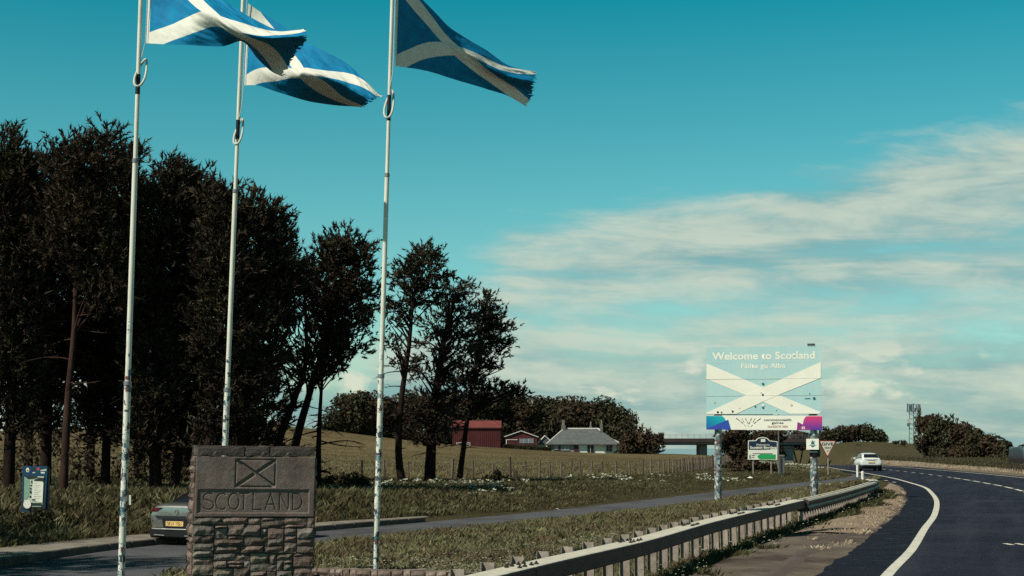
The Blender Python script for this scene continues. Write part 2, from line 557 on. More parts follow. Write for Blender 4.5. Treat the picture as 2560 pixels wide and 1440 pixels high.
M['rust'] = pm('brown_steel_girder', (0.055, 0.034, 0.032), (0.04, 0.026, 0.026), 0.4, 0.7, coord='World')
M['mast'] = pm('galvanised_mast', (0.20, 0.24, 0.25), None, 4, 0.6, metal=0.3)
M['antenna'] = pm('antenna_grey', (0.10, 0.14, 0.15), None, 4, 0.6)
M['antennapale'] = pm('antenna_pale', (0.5, 0.5, 0.46), None, 4, 0.6)
M['sea'] = pm('sea_water', (0.26, 0.36, 0.36), (0.22, 0.32, 0.33), 0.01, 0.35, stretch=(1, 4, 1), coord='World')
M['blueframe'] = pm('blue_painted_frame', (0.012, 0.07, 0.14), (0.010, 0.055, 0.12), 8, 0.5, coord='World')
M['posterpale'] = pm('poster_paper', (0.55, 0.62, 0.48), (0.48, 0.56, 0.44), 9, 0.6, coord='World')
M['postergreen'] = pm('poster_map_green', (0.30, 0.45, 0.33), (0.20, 0.34, 0.26), 14, 0.6, coord='World')
M['posterdark'] = pm('poster_dark_print', (0.03, 0.045, 0.045), None, 9, 0.6)
M['stickerred'] = pm('sticker_red', (0.45, 0.10, 0.09), None, 9, 0.6)
M['navy'] = pm('sign_navy', (0.018, 0.036, 0.075), None, 5, 0.5)
M['signgreen'] = pm('sign_green', (0.03, 0.40, 0.12), (0.025, 0.34, 0.10), 6, 0.5, coord='World')
M['signred'] = pm('sign_red', (0.32, 0.028, 0.035), None, 5, 0.5)
M['printblack'] = pm('black_print', (0.02, 0.018, 0.02), None, 5, 0.6)
M['printgrey'] = pm('grey_print', (0.07, 0.085, 0.09), None, 5, 0.6)
M['printteal'] = pm('teal_print', (0.02, 0.16, 0.19), None, 5, 0.6)
M['printorange'] = pm('orange_print', (0.45, 0.20, 0.12), None, 5, 0.6)
M['cream'] = pm('cream_print', (0.78, 0.73, 0.58), None, 5, 0.6)
M['hedge'] = M['leaf2']


def sign_blue():
    m, g, b = new_mat('faded_pale_blue_sign')
    v = g.n('ShaderNodeNewGeometry').outputs['Position']
    f = g.noise(v, 0.7, 4, 0.6)
    f2 = g.noise(g.mapping(v, scale=(14, 1, 0.5)), 1.2, 3, 0.5)
    c = g.mix(g.mr(f, 0.3, 0.7), (0.38, 0.59, 0.59), (0.46, 0.64, 0.61))
    c = g.mix(g.mr(f2, 0.45, 0.75, 0, 0.3), c, (0.52, 0.72, 0.65))
    g.l(c, b.inputs['Base Color'])
    b.inputs['Roughness'].default_value = 0.55
    return m


M['signblue'] = sign_blue()


def grad_mat(name, c_lo, c_hi, z0, z1, x0=0.0, x1=0.0):
    """two-colour print: blends with height (and sideways) on the sheet itself"""
    m, g, b = new_mat(name)
    v = g.n('ShaderNodeNewGeometry').outputs['Position']
    s = g.n('ShaderNodeSeparateXYZ')
    g.l(v, s.inputs[0])
    f = g.mr(s.outputs[2], z0, z1)
    if x1 != x0:
        f = g.m('ADD', g.m('MULTIPLY', f, 0.5), g.m('MULTIPLY', g.mr(s.outputs[0], x0, x1), 0.5))
    g.l(g.mix(f, c_lo, c_hi), b.inputs['Base Color'])
    b.inputs['Roughness'].default_value = 0.5
    return m


def sticker_mat(name, base, zlim, scale, palette, thr=0.5, dirty=0.0, rough=0.55, metal=0.0):
    """post paint covered with small pasted stickers up to a height"""
    m, g, b = new_mat(name)
    v = g.n('ShaderNodeNewGeometry').outputs['Position']
    s = g.n('ShaderNodeSeparateXYZ')
    g.l(v, s.inputs[0])
    vo = g.n('ShaderNodeTexVoronoi', feature='F1', distance='CHEBYCHEV')
    vo.inputs['Scale'].default_value = scale
    vo.inputs['Randomness'].default_value = 0.9
    g.l(g.mapping(v, scale=(1.3, 1.3, 1.0)), vo.inputs['Vector'])
    sc = g.n('ShaderNodeSeparateColor')
    g.l(vo.outputs['Color'], sc.inputs[0])
    ramp = g.n('ShaderNodeValToRGB')
    ramp.color_ramp.interpolation = 'CONSTANT'
    els = ramp.color_ramp.elements
    els[0].color = palette[0] + (1,)
    els[1].position = 1.0 / len(palette)
    els[1].color = palette[1] + (1,)
    for i in range(2, len(palette)):
        e = els.new(i / len(palette))
        e.color = palette[i] + (1,)
    g.l(sc.outputs[0], ramp.inputs[0])
    # print on the stickers
    pr = g.noise(g.mapping(v, scale=(1, 1, 1.6)), scale * 3.2, 2, 0.5)
    stick = g.mix(g.mr(pr, 0.56, 0.60), ramp.outputs[0], (0.05, 0.06, 0.07))
    present = g.m('GREATER_THAN', sc.outputs[1], thr)
    zf = g.mr(g.m('ADD', s.outputs[2], g.m('MULTIPLY', g.noise(v, 2.0, 2), 1.0)), zlim[0], zlim[1], 1.0, 0.0)
    present2 = g.m('MULTIPLY', present, g.m('GREATER_THAN', zf, g.m('MULTIPLY', sc.outputs[2], 0.9)))
    grime = g.noise(g.mapping(v, scale=(1, 1, 0.4)), 6, 5, 0.65)
    bc = g.mix(g.mr(grime, 0.45, 0.8, 0, 0.45 + dirty), base, tuple(x * 0.45 for x in base))
    g.l(g.mix(present2, bc, stick), b.inputs['Base Color'])
    b.inputs['Roughness'].default_value = rough
    b.inputs['Metallic'].default_value = metal
    return m


PAL = [(0.75, 0.74, 0.64), (0.05, 0.06, 0.08), (0.70, 0.70, 0.62), (0.04, 0.16, 0.20), (0.55, 0.56, 0.50), (0.10, 0.09, 0.10), (0.66, 0.66, 0.58), (0.17, 0.06, 0.055), (0.60, 0.60, 0.53), (0.20, 0.32, 0.32), (0.5, 0.5, 0.45)]
M['whitepole'] = sticker_mat('white_pole_with_stickers', (0.72, 0.70, 0.58), (2.3, 4.8), 11, PAL, 0.30)
M['signpost'] = sticker_mat('grey_post_with_stickers', (0.17, 0.20, 0.20), (2.4, 5.2), 10, PAL, 0.40, dirty=0.2, metal=0.2)

# ------------------------------------------------------------------ lines of the place
LEFT_PTS = [(-9.5, -30), (-1.8, -1), (1.9, 11), (5.7, 23), (7.8, 29.3), (10.2, 37), (12.6, 44.6), (15.8, 55.6), (18.4, 65.5), (20.7, 75), (22.8, 86),
            (24.8, 97.4), (26.9, 112), (29.5, 133), (32.4, 155), (36.8, 190), (42, 232), (46.5, 270), (52, 330)]
LL = smooth_line(LEFT_PTS, 1.0)
NL = normals2(LL)


def road_z(y):
    return np.interp(y, [-50, 150, 190, 240, 330], [0, 0, -0.25, -1.5, -4.0])


FAR_PTS = [(-13.4, -5), (-12.6, 8), (-11.7, 18), (-10.0, 28.4), (-8.75, 34.6), (-5.6, 40.7), (1.1, 52.7), (9.1, 70.4), (15.0, 83), (20.0, 94), (24.2, 106), (27.0, 120)]
FL = smooth_line(FAR_PTS, 0.5)
NF = normals2(FL)
LAYW = np.interp(FL[:, 1], [-10, 34, 40, 70, 84, 96], [4.4, 3.8, 3.6, 3.4, 3.2, 2.4])


def layby_z(y):
    return np.interp(y, [-10, 40, 52, 70, 84, 96], [-0.3, -0.3, -0.25, -0.15, -0.06, -0.012])


RAIL_PX = [(1120, 1470), (1257, 1437), (1357, 1411), (1507, 1377), (1626, 1351), (1760, 1310.5), (1868, 1284), (2022, 1247.5), (2103, 1229), (2170, 1210.5), (2192, 1203)]
RAIL_TOP = 0.62
rp = [gnd(x, y, RAIL_TOP) for x, y in RAIL_PX]
rp = [(-3.1, 8.5), (-1.9, 11.4)] + [(p.x, p.y) for p in rp[1:]]
rp += [(15.5, 63.2), (15.5, 64.4)]
RL = smooth_line(rp, 0.25)
_k = np.hanning(33)
_k /= _k.sum()
_pad = 16
_ext = np.concatenate([2 * RL[:1] - RL[_pad:0:-1], RL, 2 * RL[-1:] - RL[-2:-_pad - 2:-1]])
RL = np.stack([np.convolve(_ext[:, k], _k, 'valid') for k in range(2)], 1)

# terrain control points
ctrl = []


def cp(x, y, z):
    ctrl.append((x, y, z))


def cpx(px, py, d):
    p = at(px, py, d)
    ctrl.append((p.x, p.y, p.z))


for x, y in rp:
    cp(x - 0.1, y, -0.20)
    cp(x + 0.5, y - 0.2, -0.16)
    cp(x + 1.6, y - 0.6, -0.02)
for a in ((-6.9, 25.5, -.48), (-4.5, 26, -.5), (-2.5, 27, -.48), (-1.6, 22, -.40), (-0.4, 26, -.36), (-5, 16, -.45), (-5, 8, -.3), (3, 38, -.28), (6, 50, -.2), (8, 58, -.09), (11.8, 58, -.02), (12, 68, -.05),
          (-6, 30, -.46), (-2, 34, -.40), (-14, 30, -.18), (-14, 36, -.05), (-11.5, 37, -.12), (-18, 36, .05), (-20, 20, 0), (-9, 43, -.05), (-15, 50, .1), (-5, 50, 0), (0, 62, .05),
          (5, 74, .05), (-2.3, 84, .05), (11, 103, .05), (19, 137, .1), (-20, 62, .2), (-8, 72, .1), (-30, 60, .4), (17, 98, 0), (22, 118, 0), (30, 170, .1), (-60, 70, 1.2), (-60, 30, .6), (-40, 0, 0), (-100, 0, 1), (40, 0, 0), (100, 0, 0), (0, -40, 0), (-40, -40, 0), (60, -40, 0),
          (36, 95, .02), (44, 117, .0), (50, 154, .1), (54, 200, .1), (60, 110, .1), (90, 120, .3), (45, 60, 0), (80, 60, .2), (30, 30, 0)):
    cp(*a)
for a in ((1460, 1136, 235), (1250, 1120, 228), (1150, 1114, 228), (1000, 1100, 228), (850, 1081, 225), (760, 1070, 230), (680, 1062, 235), (560, 1058, 240), (400, 1060, 240), (200, 1075, 240), (0, 1085, 240), (-300, 1090, 240),
          (1560, 1137, 235), (1700, 1135, 232), (1640, 1134, 236), (1790, 1139, 232), (1880, 1147, 220), (1100, 1150, 150), (1400, 1160, 150), (1650, 1158, 150), (800, 1140, 150), (500, 1130, 150), (200, 1130, 140), (1000, 1125, 190), (700, 1100, 190), (1500, 1147, 190),
          (2060, 1112, 300), (2150, 1103, 300), (2230, 1113, 310), (2285, 1121, 330), (2120, 1130, 250), (2200, 1140, 235), (2270, 1146, 235), (2350, 1148, 200), (2450, 1152, 180), (2560, 1160, 160), (2010, 1128, 290), (2040, 1148, 230),
          (2400, 1125, 330), (2560, 1128, 330), (2700, 1140, 250), (2800, 1128, 400)):
    cpx(*a)
for a in ((58, 345, 2.0), (68, 350, 2.8), (66, 322, 2.8), (28, 275, -3), (20, 262, -2), (35, 290, -4), (10, 280, -1.0), (20, 330, -8), (0, 330, -3), (-30, 330, 4), (-60, 330, 4), (0, 600, -25), (60, 600, -30), (-200, 600, -8), (250, 600, -10), (500, 400, 0), (-500, 400, 0), (-500, 0, 0), (500, 0, 0), (150, 420, -2),
          (0, 1000, -60), (-800, 1000, -60), (800, 1000, -60), (0, 2000, -75), (2000, 2000, -75), (-2000, 2000, -75), (-2000, 0, -10), (2000, 0, -10), (0, -300, 0)):
    cp(*a)
CT = np.array(ctrl)
_A = np.linalg.norm(CT[:, None, :2] - CT[None, :, :2], axis=2)
_A += np.eye(len(CT)) * 0.02
_n = len(CT)
_S = np.zeros((_n + 1, _n + 1))
_S[:_n, :_n] = _A
_S[:_n, _n] = 1
_S[_n, :_n] = 1
_wt = np.linalg.solve(_S, np.concatenate([CT[:, 2], [0]]))


def sstep(x):
    x = np.clip(x, 0, 1)
    return x * x * (3 - 2 * x)


def near_line(P, L, chunk=20000):
    """signed lateral distance (right positive), index of nearest vertex"""
    out_d = np.empty(len(P))
    out_i = np.empty(len(P), dtype=int)
    N = normals2(L)
    for a in range(0, len(P), chunk):
        q = P[a:a + chunk]
        q4, L4 = q.astype(np.float32), L[:, :2].astype(np.float32)
        i = ((L4 ** 2).sum(1)[None, :] - 2.0 * (q4 @ L4.T)).argmin(1)
        out_i[a:a + chunk] = i
        v = q - L[i, :2]
        ds = np.sqrt((v ** 2).sum(1))
        lat = (v * N[i]).sum(1)
        out_d[a:a + chunk] = np.where(np.abs(lat) < ds * 0.8, np.sign(lat) * ds, lat)
    return out_d, out_i


def terrain(x, y, blend=True):
    x = np.atleast_1d(np.asarray(x, float))
    y = np.atleast_1d(np.asarray(y, float))
    z = np.full(x.shape, _wt[_n])
    P = np.stack([x, y], 1)
    for a in range(0, len(x), 20000):
        q = P[a:a + 20000]
        r = np.sqrt(np.maximum(0, (q ** 2).sum(1)[:, None] + (CT[:, :2] ** 2).sum(1)[None, :] - 2 * q @ CT[:, :2].T))
        z[a:a + 20000] = r @ _wt[:_n] + _wt[_n]
    if blend:
        m = (y > -45) & (y < 345) & (x > -30) & (x < 90)
        if m.any():
            d, i = near_line(P[m], LL)
            w = 1 - sstep((np.abs(d - 4.2) - 5.6) / 1.6)
            rz = road_z(LL[i, 1]) - 0.03
            zz = z[m] * (1 - w) + rz * w
            d2, i2 = near_line(P[m], FL)
            hw = LAYW[i2] / 2
            mid = np.abs(d2 - hw) - hw
            w2 = 1 - sstep((mid - 0.15) / 1.3)
            w2 = w2 * (1 - w) * ((FL[i2, 1] < 119.5))
            zz = zz * (1 - w2) + (layby_z(FL[i2, 1]) - 0.035) * w2
            z[m] = zz
    return z


def tz(x, y):
    return float(terrain([x], [y])[0])


# ------------------------------------------------------------------ ground sheet
def build_ground():
    rows = list(np.arange(-60, 10, 4.0)) + list(np.arange(10, 62, 0.45))
    y = rows[-1]
    while y < 340:
        y *= 1.009
        rows.append(y)
    while y < 4000:
        y *= 1.06
        rows.append(y)
    rows = np.array(rows)
    u = np.concatenate([-np.geomspace(6, 0.66, 26), np.arange(-0.65, 0.651, 0.0062), np.geomspace(0.66, 6, 26)])
    Y, U = np.meshgrid(rows, u, indexing='ij')
    X = U * (Y + 85) * 0.75
    Z = terrain(X.ravel(), Y.ravel()).reshape(X.shape)
    Z = np.maximum(Z, -80)
    nr, nc = X.shape
    V = np.stack([X, Y, Z], 2).reshape(-1, 3)
    idx = np.arange(nr * nc).reshape(nr, nc)
    Fc = np.stack([idx[:-1, :-1], idx[:-1, 1:], idx[1:, 1:], idx[1:, :-1]], 2).reshape(-1, 4)
    m, g, b = new_mat('meadow_and_verge_soil')
    pos = g.n('ShaderNodeNewGeometry').outputs['Position']
    at_ = g.n('ShaderNodeAttribute', attribute_name='zone')
    fld = at_.outputs['Fac']
    n1 = g.noise(pos, 0.9, 5, 0.6)
    n2 = g.noise(g.mapping(pos, scale=(0.35, 1.0, 1.0), rot=(0, 0, 0.3)), 0.13, 4, 0.6)
    n3 = g.noise(g.mapping(pos, scale=(1, 0.25, 1)), 0.5, 5, 0.7)
    verge = g.mix(g.mr(n1, 0.35, 0.7), (0.060, 0.055, 0.026), (0.090, 0.070, 0.040))
    fieldc = g.mix(g.mr(n2, 0.40, 0.60), (0.118, 0.087, 0.043), (0.168, 0.126, 0.064))
    fieldc = g.mix(g.mr(n3, 0.45, 0.75, 0, 0.55), fieldc, (0.062, 0.048, 0.026))
    dryc = g.mix(g.mr(n1, 0.35, 0.7), (0.24, 0.18, 0.13), (0.14, 0.11, 0.08))
    dat = g.n('ShaderNodeAttribute', attribute_name='dry')
    c = g.mix(fld, verge, fieldc)
    c = g.mix(dat.outputs['Fac'], c, dryc)
    g.l(c, b.inputs['Base Color'])
    b.inputs['Roughness'].default_value = 0.95
    b.inputs['Specular IOR Level'].default_value = 0.03
    bn = g.n('ShaderNodeBump')
    bn.inputs['Strength'].default_value = 1.0
    bn.inputs['Distance'].default_value = 0.25
    g.l(g.noise(pos, 1.6, 8, 0.75), bn.inputs['Height'])
    g.l(bn.outputs[0], b.inputs['Normal'])
    o = np_mesh('ground', V, Fc, m, None, True, 4)
    Pf = V[:, :2]
    zone = np.zeros(len(V), dtype=np.float32)
    # field begins behind the post fence line
    fx = np.interp(Pf[:, 0], [-30, -2.3, 11, 19, 26, 40], [70, 84, 103, 137, 190, 235])
    zone = sstep((Pf[:, 1] - fx) / 4).astype(np.float32)
    dl, il = near_line(Pf[(Pf[:, 1] > -45) & (Pf[:, 1] < 345)], LL)
    sel = np.where((Pf[:, 1] > -45) & (Pf[:, 1] < 345))[0]
    zr = np.ones(len(V), dtype=np.float32)
    zr[sel] = np.where(dl > 3, 0.0, 1.0)
    zone *= zr
    dry = np.zeros(len(V), dtype=np.float32)
    dd = sstep((dl - 9.2) / 0.5) * (1 - sstep((dl - 12.5) / 2.0))
    dry[sel] = dd * (Pf[sel, 1] < 225)
    for nme, arr in (('zone', zone), ('dry', dry)):
        a = o.data.attributes.new(nme, 'FLOAT', 'POINT')
        a.data.foreach_set('value', arr.astype(np.float32))
    tag(o, kind='structure')
    return o


build_ground()


def ribbon(name, A, B, mat, zf, kind='structure', parent=None, cross=1, jag=0.0):
    """sheet between polylines A and B (same length); zf gives height by y"""
    A, B = np.asarray(A), np.asarray(B)
    vs, fs = [], []
    n = len(A)
    for i in range(n):
        for k in range(cross + 1):
            t = k / cross
            p = A[i] * (1 - t) + B[i] * t
            if jag and (k == 0 or k == cross):
                s = mnoise.noise(Vector((p[0] * 1.3, p[1] * 1.3, k))) + 0.6 * mnoise.noise(Vector((p[0] * 4, p[1] * 4, k)))
                dr = (B[i] - A[i]) / max(1e-6, np.linalg.norm(B[i] - A[i]))
                p = p + dr * s * jag
            z = zf(p[0], p[1], t)
            vs.append((p[0], p[1], z))
    for i in range(n - 1):
        for k in range(cross):
            a = i * (cross + 1) + k
            fs.append((a, a + 1, a + cross + 2, a + cross + 1))
    mb = MB()
    mb.add(vs, fs)
    o = mb.build(name, mat, parent, fix=False)
    # make sure it faces up
    me = o.data
    if len(me.polygons) and me.polygons[0].normal.z < 0:
        me.flip_normals()
    if parent is None:
        tag(o, kind=kind)
    return o


rz_ = lambda off: (lambda x, y, t: float(road_z(y)) + off)
# carriageway: hard strip, lanes, right margin
road = ribbon('main_road', LL[:, :2] + NL * (-0.10), LL[:, :2] + NL * 9.4, M['asphalt'], rz_(0.0), cross=4)
strip_edge = ribbon('hard_strip', LL[:, :2] + NL * (-1.12), LL[:, :2] + NL * (-0.10), M['strip'], rz_(-0.001), cross=2)
el1 = ribbon('edge_line', LL[:, :2] + NL * -0.09, LL[:, :2] + NL * 0.09, M['paint'], rz_(0.005), parent=road)
RW = np.interp(LL[:, 1], [0, 60, 98, 127, 150, 190, 260], [8.3, 8.5, 8.6, 8.4, 7.4, 6.6, 6.6])[:, None]
el2 = ribbon('edge_line', LL[:, :2] + NL * (RW - 0.08), LL[:, :2] + NL * (RW + 0.10), M['paint'], rz_(0.005), parent=road)
MIDL = smooth_line(np.concatenate([LL[:, :2] + NL * np.interp(LL[:, 1], [0, 60, 130, 160, 260], [4.1, 4.1, 4.05, 3.8, 3.4])[:, None]], 1)[::6], 0.5)
NM = normals2(MIDL)
dist = np.concatenate([[0], np.cumsum(np.linalg.norm(np.diff(MIDL, axis=0), axis=1))])
for k in range(6, 62):
    s0 = k * 4.5
    ym = np.interp(s0, dist, MIDL[:, 1])
    ln = 3.2 if ym < 96 else 1.6
    if ym < 40 or ym > 240:
        continue
    ss = np.linspace(s0, s0 + ln, 5)
    cx_ = np.interp(ss, dist, MIDL[:, 0])
    cy_ = np.interp(ss, dist, MIDL[:, 1])
    nx_ = np.interp(ss, dist, NM[:, 0])
    ny_ = np.interp(ss, dist, NM[:, 1])
    c_ = np.stack([cx_, cy_], 1)
    n_ = np.stack([nx_, ny_], 1)
    ribbon('lane_dash', c_ - n_ * 0.09, c_ + n_ * 0.09, M['paint'], rz_(0.005), parent=road)
# short dashes beside the lay-by mouth
for px_, py_ in ((2215, 1201.5), (2235, 1205.5), (2190, 1196.5)):
    q = gnd(px_, py_, 0)
    i = int(np.argmin(((LL[:, :2] - np.array([q.x, q.y])) ** 2).sum(1)))
    t_ = np.array([-NL[i, 1], NL[i, 0]])
    c_ = np.array([[q.x, q.y] + t_ * s for s in (-0.5, 0, 0.5)])
    ribbon('edge_dash', c_ - NL[i] * 0.1, c_ + NL[i] * 0.1, M['paint'], rz_(0.006), parent=road)
for px_ in (2522, 2551):
    q = gnd(px_, 1361, 0)
    c_ = np.array([[q.x - 0.06, q.y], [q.x + 0.06, q.y + 0.02]])
    ribbon('lane_mark', c_ - np.array([0, 0.25]), c_ + np.array([0, 0.25]), M['paint'], rz_(0.006), parent=road)

# dirt margin between barrier and carriageway
sel = (LL[:, 1] > 6) & (LL[:, 1] < 88)
Ld = smooth_line(LL[sel][:, :2], 0.4)
Nd = normals2(Ld)
inner = np.interp(Ld[:, 1], [6, 23, 30, 45, 60, 66, 74, 88], [3.3, 3.0, 3.1, 2.7, 2.2, 2.3, 2.0, 0.9])[:, None]
ribbon('dirt_verge', Ld - Nd * inner, Ld - Nd * 1.08, M['dirt'],
       lambda x, y, t: -0.004 + (0.02 + 0.035 * mnoise.noise(Vector((x * 1.1, y * .5, 0)))) * (1 - abs(2 * t - 1)) * 1.0 + 0.004, cross=8, jag=0.11)

ribbon('mud_track', *(lambda C: (C - normals2(C) * 0.2, C + normals2(C) * 0.2))(smooth_line([tuple(gnd(a, b, 0))[:2] for a, b in ((1850, 1500), (1935, 1440), (2010, 1385), (2075, 1350), (2140, 1332))], 0.3)), M['mud'], lambda x, y, t: 0.036 - 0.03 * abs(2 * t - 1), cross=4, jag=0.05)
# dry grassy shoulder where the barrier bends away
sel2 = (Ld[:, 1] > 34) & (Ld[:, 1] < 80)
ribbon('straw_verge', (Ld - Nd * inner * 0.98)[sel2], (Ld - Nd * 1.2)[sel2], M['straw'], lambda x, y, t: 0.052 * (1 - abs(2 * t - 1)) ** 0.5 - 0.01 * 0, cross=8, jag=0.10)
# lay-by road
lf = FL[:, :2]
ln_ = FL[:, :2] + NF * LAYW[:, None]
ribbon('lay_by', lf, ln_, M['layby'], lambda x, y, t: float(layby_z(y)) + 0.0, cross=3, jag=0.05)

# footway strip and kerb stones on the far side of the lay-by
selk = (FL[:, 1] > 0) & (FL[:, 1] < 46.6)
Fk = FL[selk][:, :2]
Nk = NF[selk]
wk = np.interp(Fk[:, 1], [0, 28, 40, 46.6], [1.5, 1.5, 1.2, 0.12])[:, None]
ribbon('footway', Fk - Nk * (0.15 + wk), Fk - Nk * 0.14, M['footway'], lambda x, y, t: float(layby_z(y)) + 0.135 + 0.02 * (1 - t), cross=3, jag=0.07)
kerb = thing('kerb', 'row of worn concrete kerb stones edging the far side of the lay-by', 'kerb', (-8.75, 34.6, -0.3))
kd = np.concatenate([[0], np.cumsum(np.linalg.norm(np.diff(Fk, axis=0), axis=1))])
km = MB().box((0, 0, 0), (0.895, 0.15, 0.2))
kmesh = None
s0 = 0.45
while s0 < kd[-1] - 0.4:
    x_ = np.interp(s0, kd, Fk[:, 0] - Nk[:, 0] * 0.07)
    y_ = np.interp(s0, kd, Fk[:, 1] - Nk[:, 1] * 0.07)
    nx_, ny_ = np.interp(s0, kd, Nk[:, 0]), np.interp(s0, kd, Nk[:, 1])
    if y_ > 22:
        if kmesh is None:
            o = km.build('kerb_stone', M['kerb'], kerb, local=True)
            kmesh = o
            bv = o.modifiers.new('bevel', 'BEVEL')
            bv.width = 0.015
            bv.segments = 1
        else:
            o = kmesh.copy()
            COL.objects.link(o)
        o.location = Vector((x_, y_, float(layby_z(y_)) + 0.045 + random.uniform(-.008, .008))) - kerb.location
        o.rotation_euler = (0, 0, math.atan2(nx_, -ny_) + random.uniform(-.01, .01))
    s0 += 0.915

# sea far beyond the fields
MB().add([(-30000, 500, -42), (30000, 500, -42), (30000, 42000, -42), (-30000, 42000, -42)], [(0, 1, 2, 3)]).build('sea', M['sea'])
tag(bpy.data.objects['sea'], kind='structure')


# ------------------------------------------------------------------ safety barrier
def rail_frame(L):
    N = normals2(L)
    return N


RN = normals2(RL)
rd = np.concatenate([[0], np.cumsum(np.linalg.norm(np.diff(RL[:, :2], axis=0), axis=1))])


def rail_at(s):
    p = Vector((float(np.interp(s, rd, RL[:, 0])), float(np.interp(s, rd, RL[:, 1])), 0))
    n = Vector((float(np.interp(s, rd, RN[:, 0])), float(np.interp(s, rd, RN[:, 1])), 0)).normalized()
    return p, n


def sweep(mb, prof, s0, s1, step):
    """prof: list of (lateral offset right, z)"""
    n = max(2, int((s1 - s0) / step) + 1)
    k = len(prof)
    vs, fs = [], []
    for i in range(n):
        p, nn = rail_at(s0 + (s1 - s0) * i / (n - 1))
        for a, z in prof:
            vs.append(p + nn * a + Vector((0, 0, z)))
    for i in range(n - 1):
        for j in range(k):
            fs.append((i * k + j, i * k + (j + 1) % k, (i + 1) * k + (j + 1) % k, (i + 1) * k + j))
    fs.append(tuple(range(k)))
    fs.append(tuple((n - 1) * k + j for j in range(k - 1, -1, -1)))
    mb.add(vs, fs)


barrier = thing('safety_barrier', 'long galvanised steel box beam safety barrier curving along the road edge', 'crash barrier', (2.08, 22.2, 0))
RT = RAIL_TOP
_bolt = []


def bolt(s, lat, z):
    p, nn = rail_at(s)
    q = p + nn * lat
    if not _bolt:
        mb = MB()
        lathe(mb, [(0.028, 0), (0.028, 0.02), (0.012, 0.021), (0.012, 0.04)], (0, 0, 0), 6)
        o = mb.build('bolt', M['bolt'], barrier, local=True)
        _bolt.append(o)
    else:
        o = _bolt[0].copy()
        COL.objects.link(o)
    o.location = Vector((q.x, q.y, z)) - Vector(barrier.location)


sj = float(np.interp(39.6, RL[:, 1][:len(RL) - 40], rd[:len(RL) - 40]))
send = rd[-1]
# box beam lengths
s = 0.0
joints = []
while s < sj - 0.5:
    e = min(s + 4.8, sj)
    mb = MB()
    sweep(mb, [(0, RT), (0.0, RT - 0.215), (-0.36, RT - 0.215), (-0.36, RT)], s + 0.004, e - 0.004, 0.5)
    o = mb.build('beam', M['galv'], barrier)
    bv = o.modifiers.new('bevel', 'BEVEL')
    bv.width = 0.02
    bv.segments = 2
    bv.limit_method = 'ANGLE'
    bv.angle_limit = math.radians(50)
    joints.append(e)
    s = e
for e in joints[:-1]:
    for da in (-0.26, -0.10):
        for ds in (-0.30, -0.12, 0.12, 0.30):
            bolt(e + ds, da, RT)
# older, deeper profiled beam beyond the joint
s = sj - 0.25
k_ = 0
while s < send - 0.3:
    e = min(s + 3.2, send)
    mb = MB()
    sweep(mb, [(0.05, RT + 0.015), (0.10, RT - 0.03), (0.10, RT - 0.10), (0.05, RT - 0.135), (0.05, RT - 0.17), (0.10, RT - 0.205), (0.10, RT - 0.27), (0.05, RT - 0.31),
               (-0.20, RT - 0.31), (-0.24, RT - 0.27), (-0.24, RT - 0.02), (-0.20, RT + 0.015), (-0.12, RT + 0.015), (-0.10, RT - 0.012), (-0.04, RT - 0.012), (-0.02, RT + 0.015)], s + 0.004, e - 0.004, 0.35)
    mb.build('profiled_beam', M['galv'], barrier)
    for ds in (-0.14, 0.0, 0.14):
        bolt(s + 0.25 + ds, -0.07, RT - 0.012)
    s = e
    k_ += 1
# Z section posts
zp = MB()
ht = 1.25
Wd, Fg, T = 0.13, 0.055, 0.008
# local: x lateral (right), y along
zp.prism([(-Wd / 2, 0, -0.6), (Wd / 2, 0, -0.6), (Wd / 2, T, -0.6), (-Wd / 2, T, -0.6)], (0, 0, ht))
zp.prism([(-Wd / 2 - T, -Fg, -0.6), (-Wd / 2, -Fg, -0.6), (-Wd / 2, T, -0.6), (-Wd / 2 - T, T, -0.6)], (0, 0, ht))
zp.prism([(Wd / 2, 0, -0.6), (Wd / 2 + T, 0, -0.6), (Wd / 2 + T, Fg, -0.6), (Wd / 2, Fg, -0.6)], (0, 0, ht))
first = None
s = 0.4
while s < send - 0.2:
    p, nn = rail_at(s)
    if p.y > 8 and s < sj:
        if first is None:
            o = zp.build('post', M['galvpost'], barrier, local=True)
            first = o
        else:
            o = first.copy()
            COL.objects.link(o)
        lat = -0.445 if s < sj else -0.33
        q = p + nn * lat
        o.location = Vector((q.x, q.y, 0.03 if s < sj else -0.08)) - Vector(barrier.location)
        o.rotation_euler = (random.uniform(-.02, .02), random.uniform(-.02, .02), math.atan2(nn.y, nn.x) + random.uniform(-.05, .05))
        mb = None
    s += 0.98
Wd = Wd
# timber/steel pales seen under the beam: struts between the posts, on the verge side
st = MB()
st.prism([(-0.065, 0, -0.5), (0.065, 0, -0.5), (0.065, 0.05, -0.5), (-0.065, 0.05, -0.5)], (0, 0, 0.90))
first = None
s = sj + 0.2
while s < send - 0.1:
    p, nn = rail_at(s)
    if first is None:
        o = st.build('strut', M['galvpost'], barrier, local=True)
        first = o
    else:
        o = first.copy()
        COL.objects.link(o)
    q = p + nn * (-0.31 if s < sj else -0.20)
    o.location = Vector((q.x, q.y, 0.0)) - Vector(barrier.location)
    o.rotation_euler = (0, 0, math.atan2(nn.y, nn.x) + random.uniform(-.05, .05))
    s += 0.50
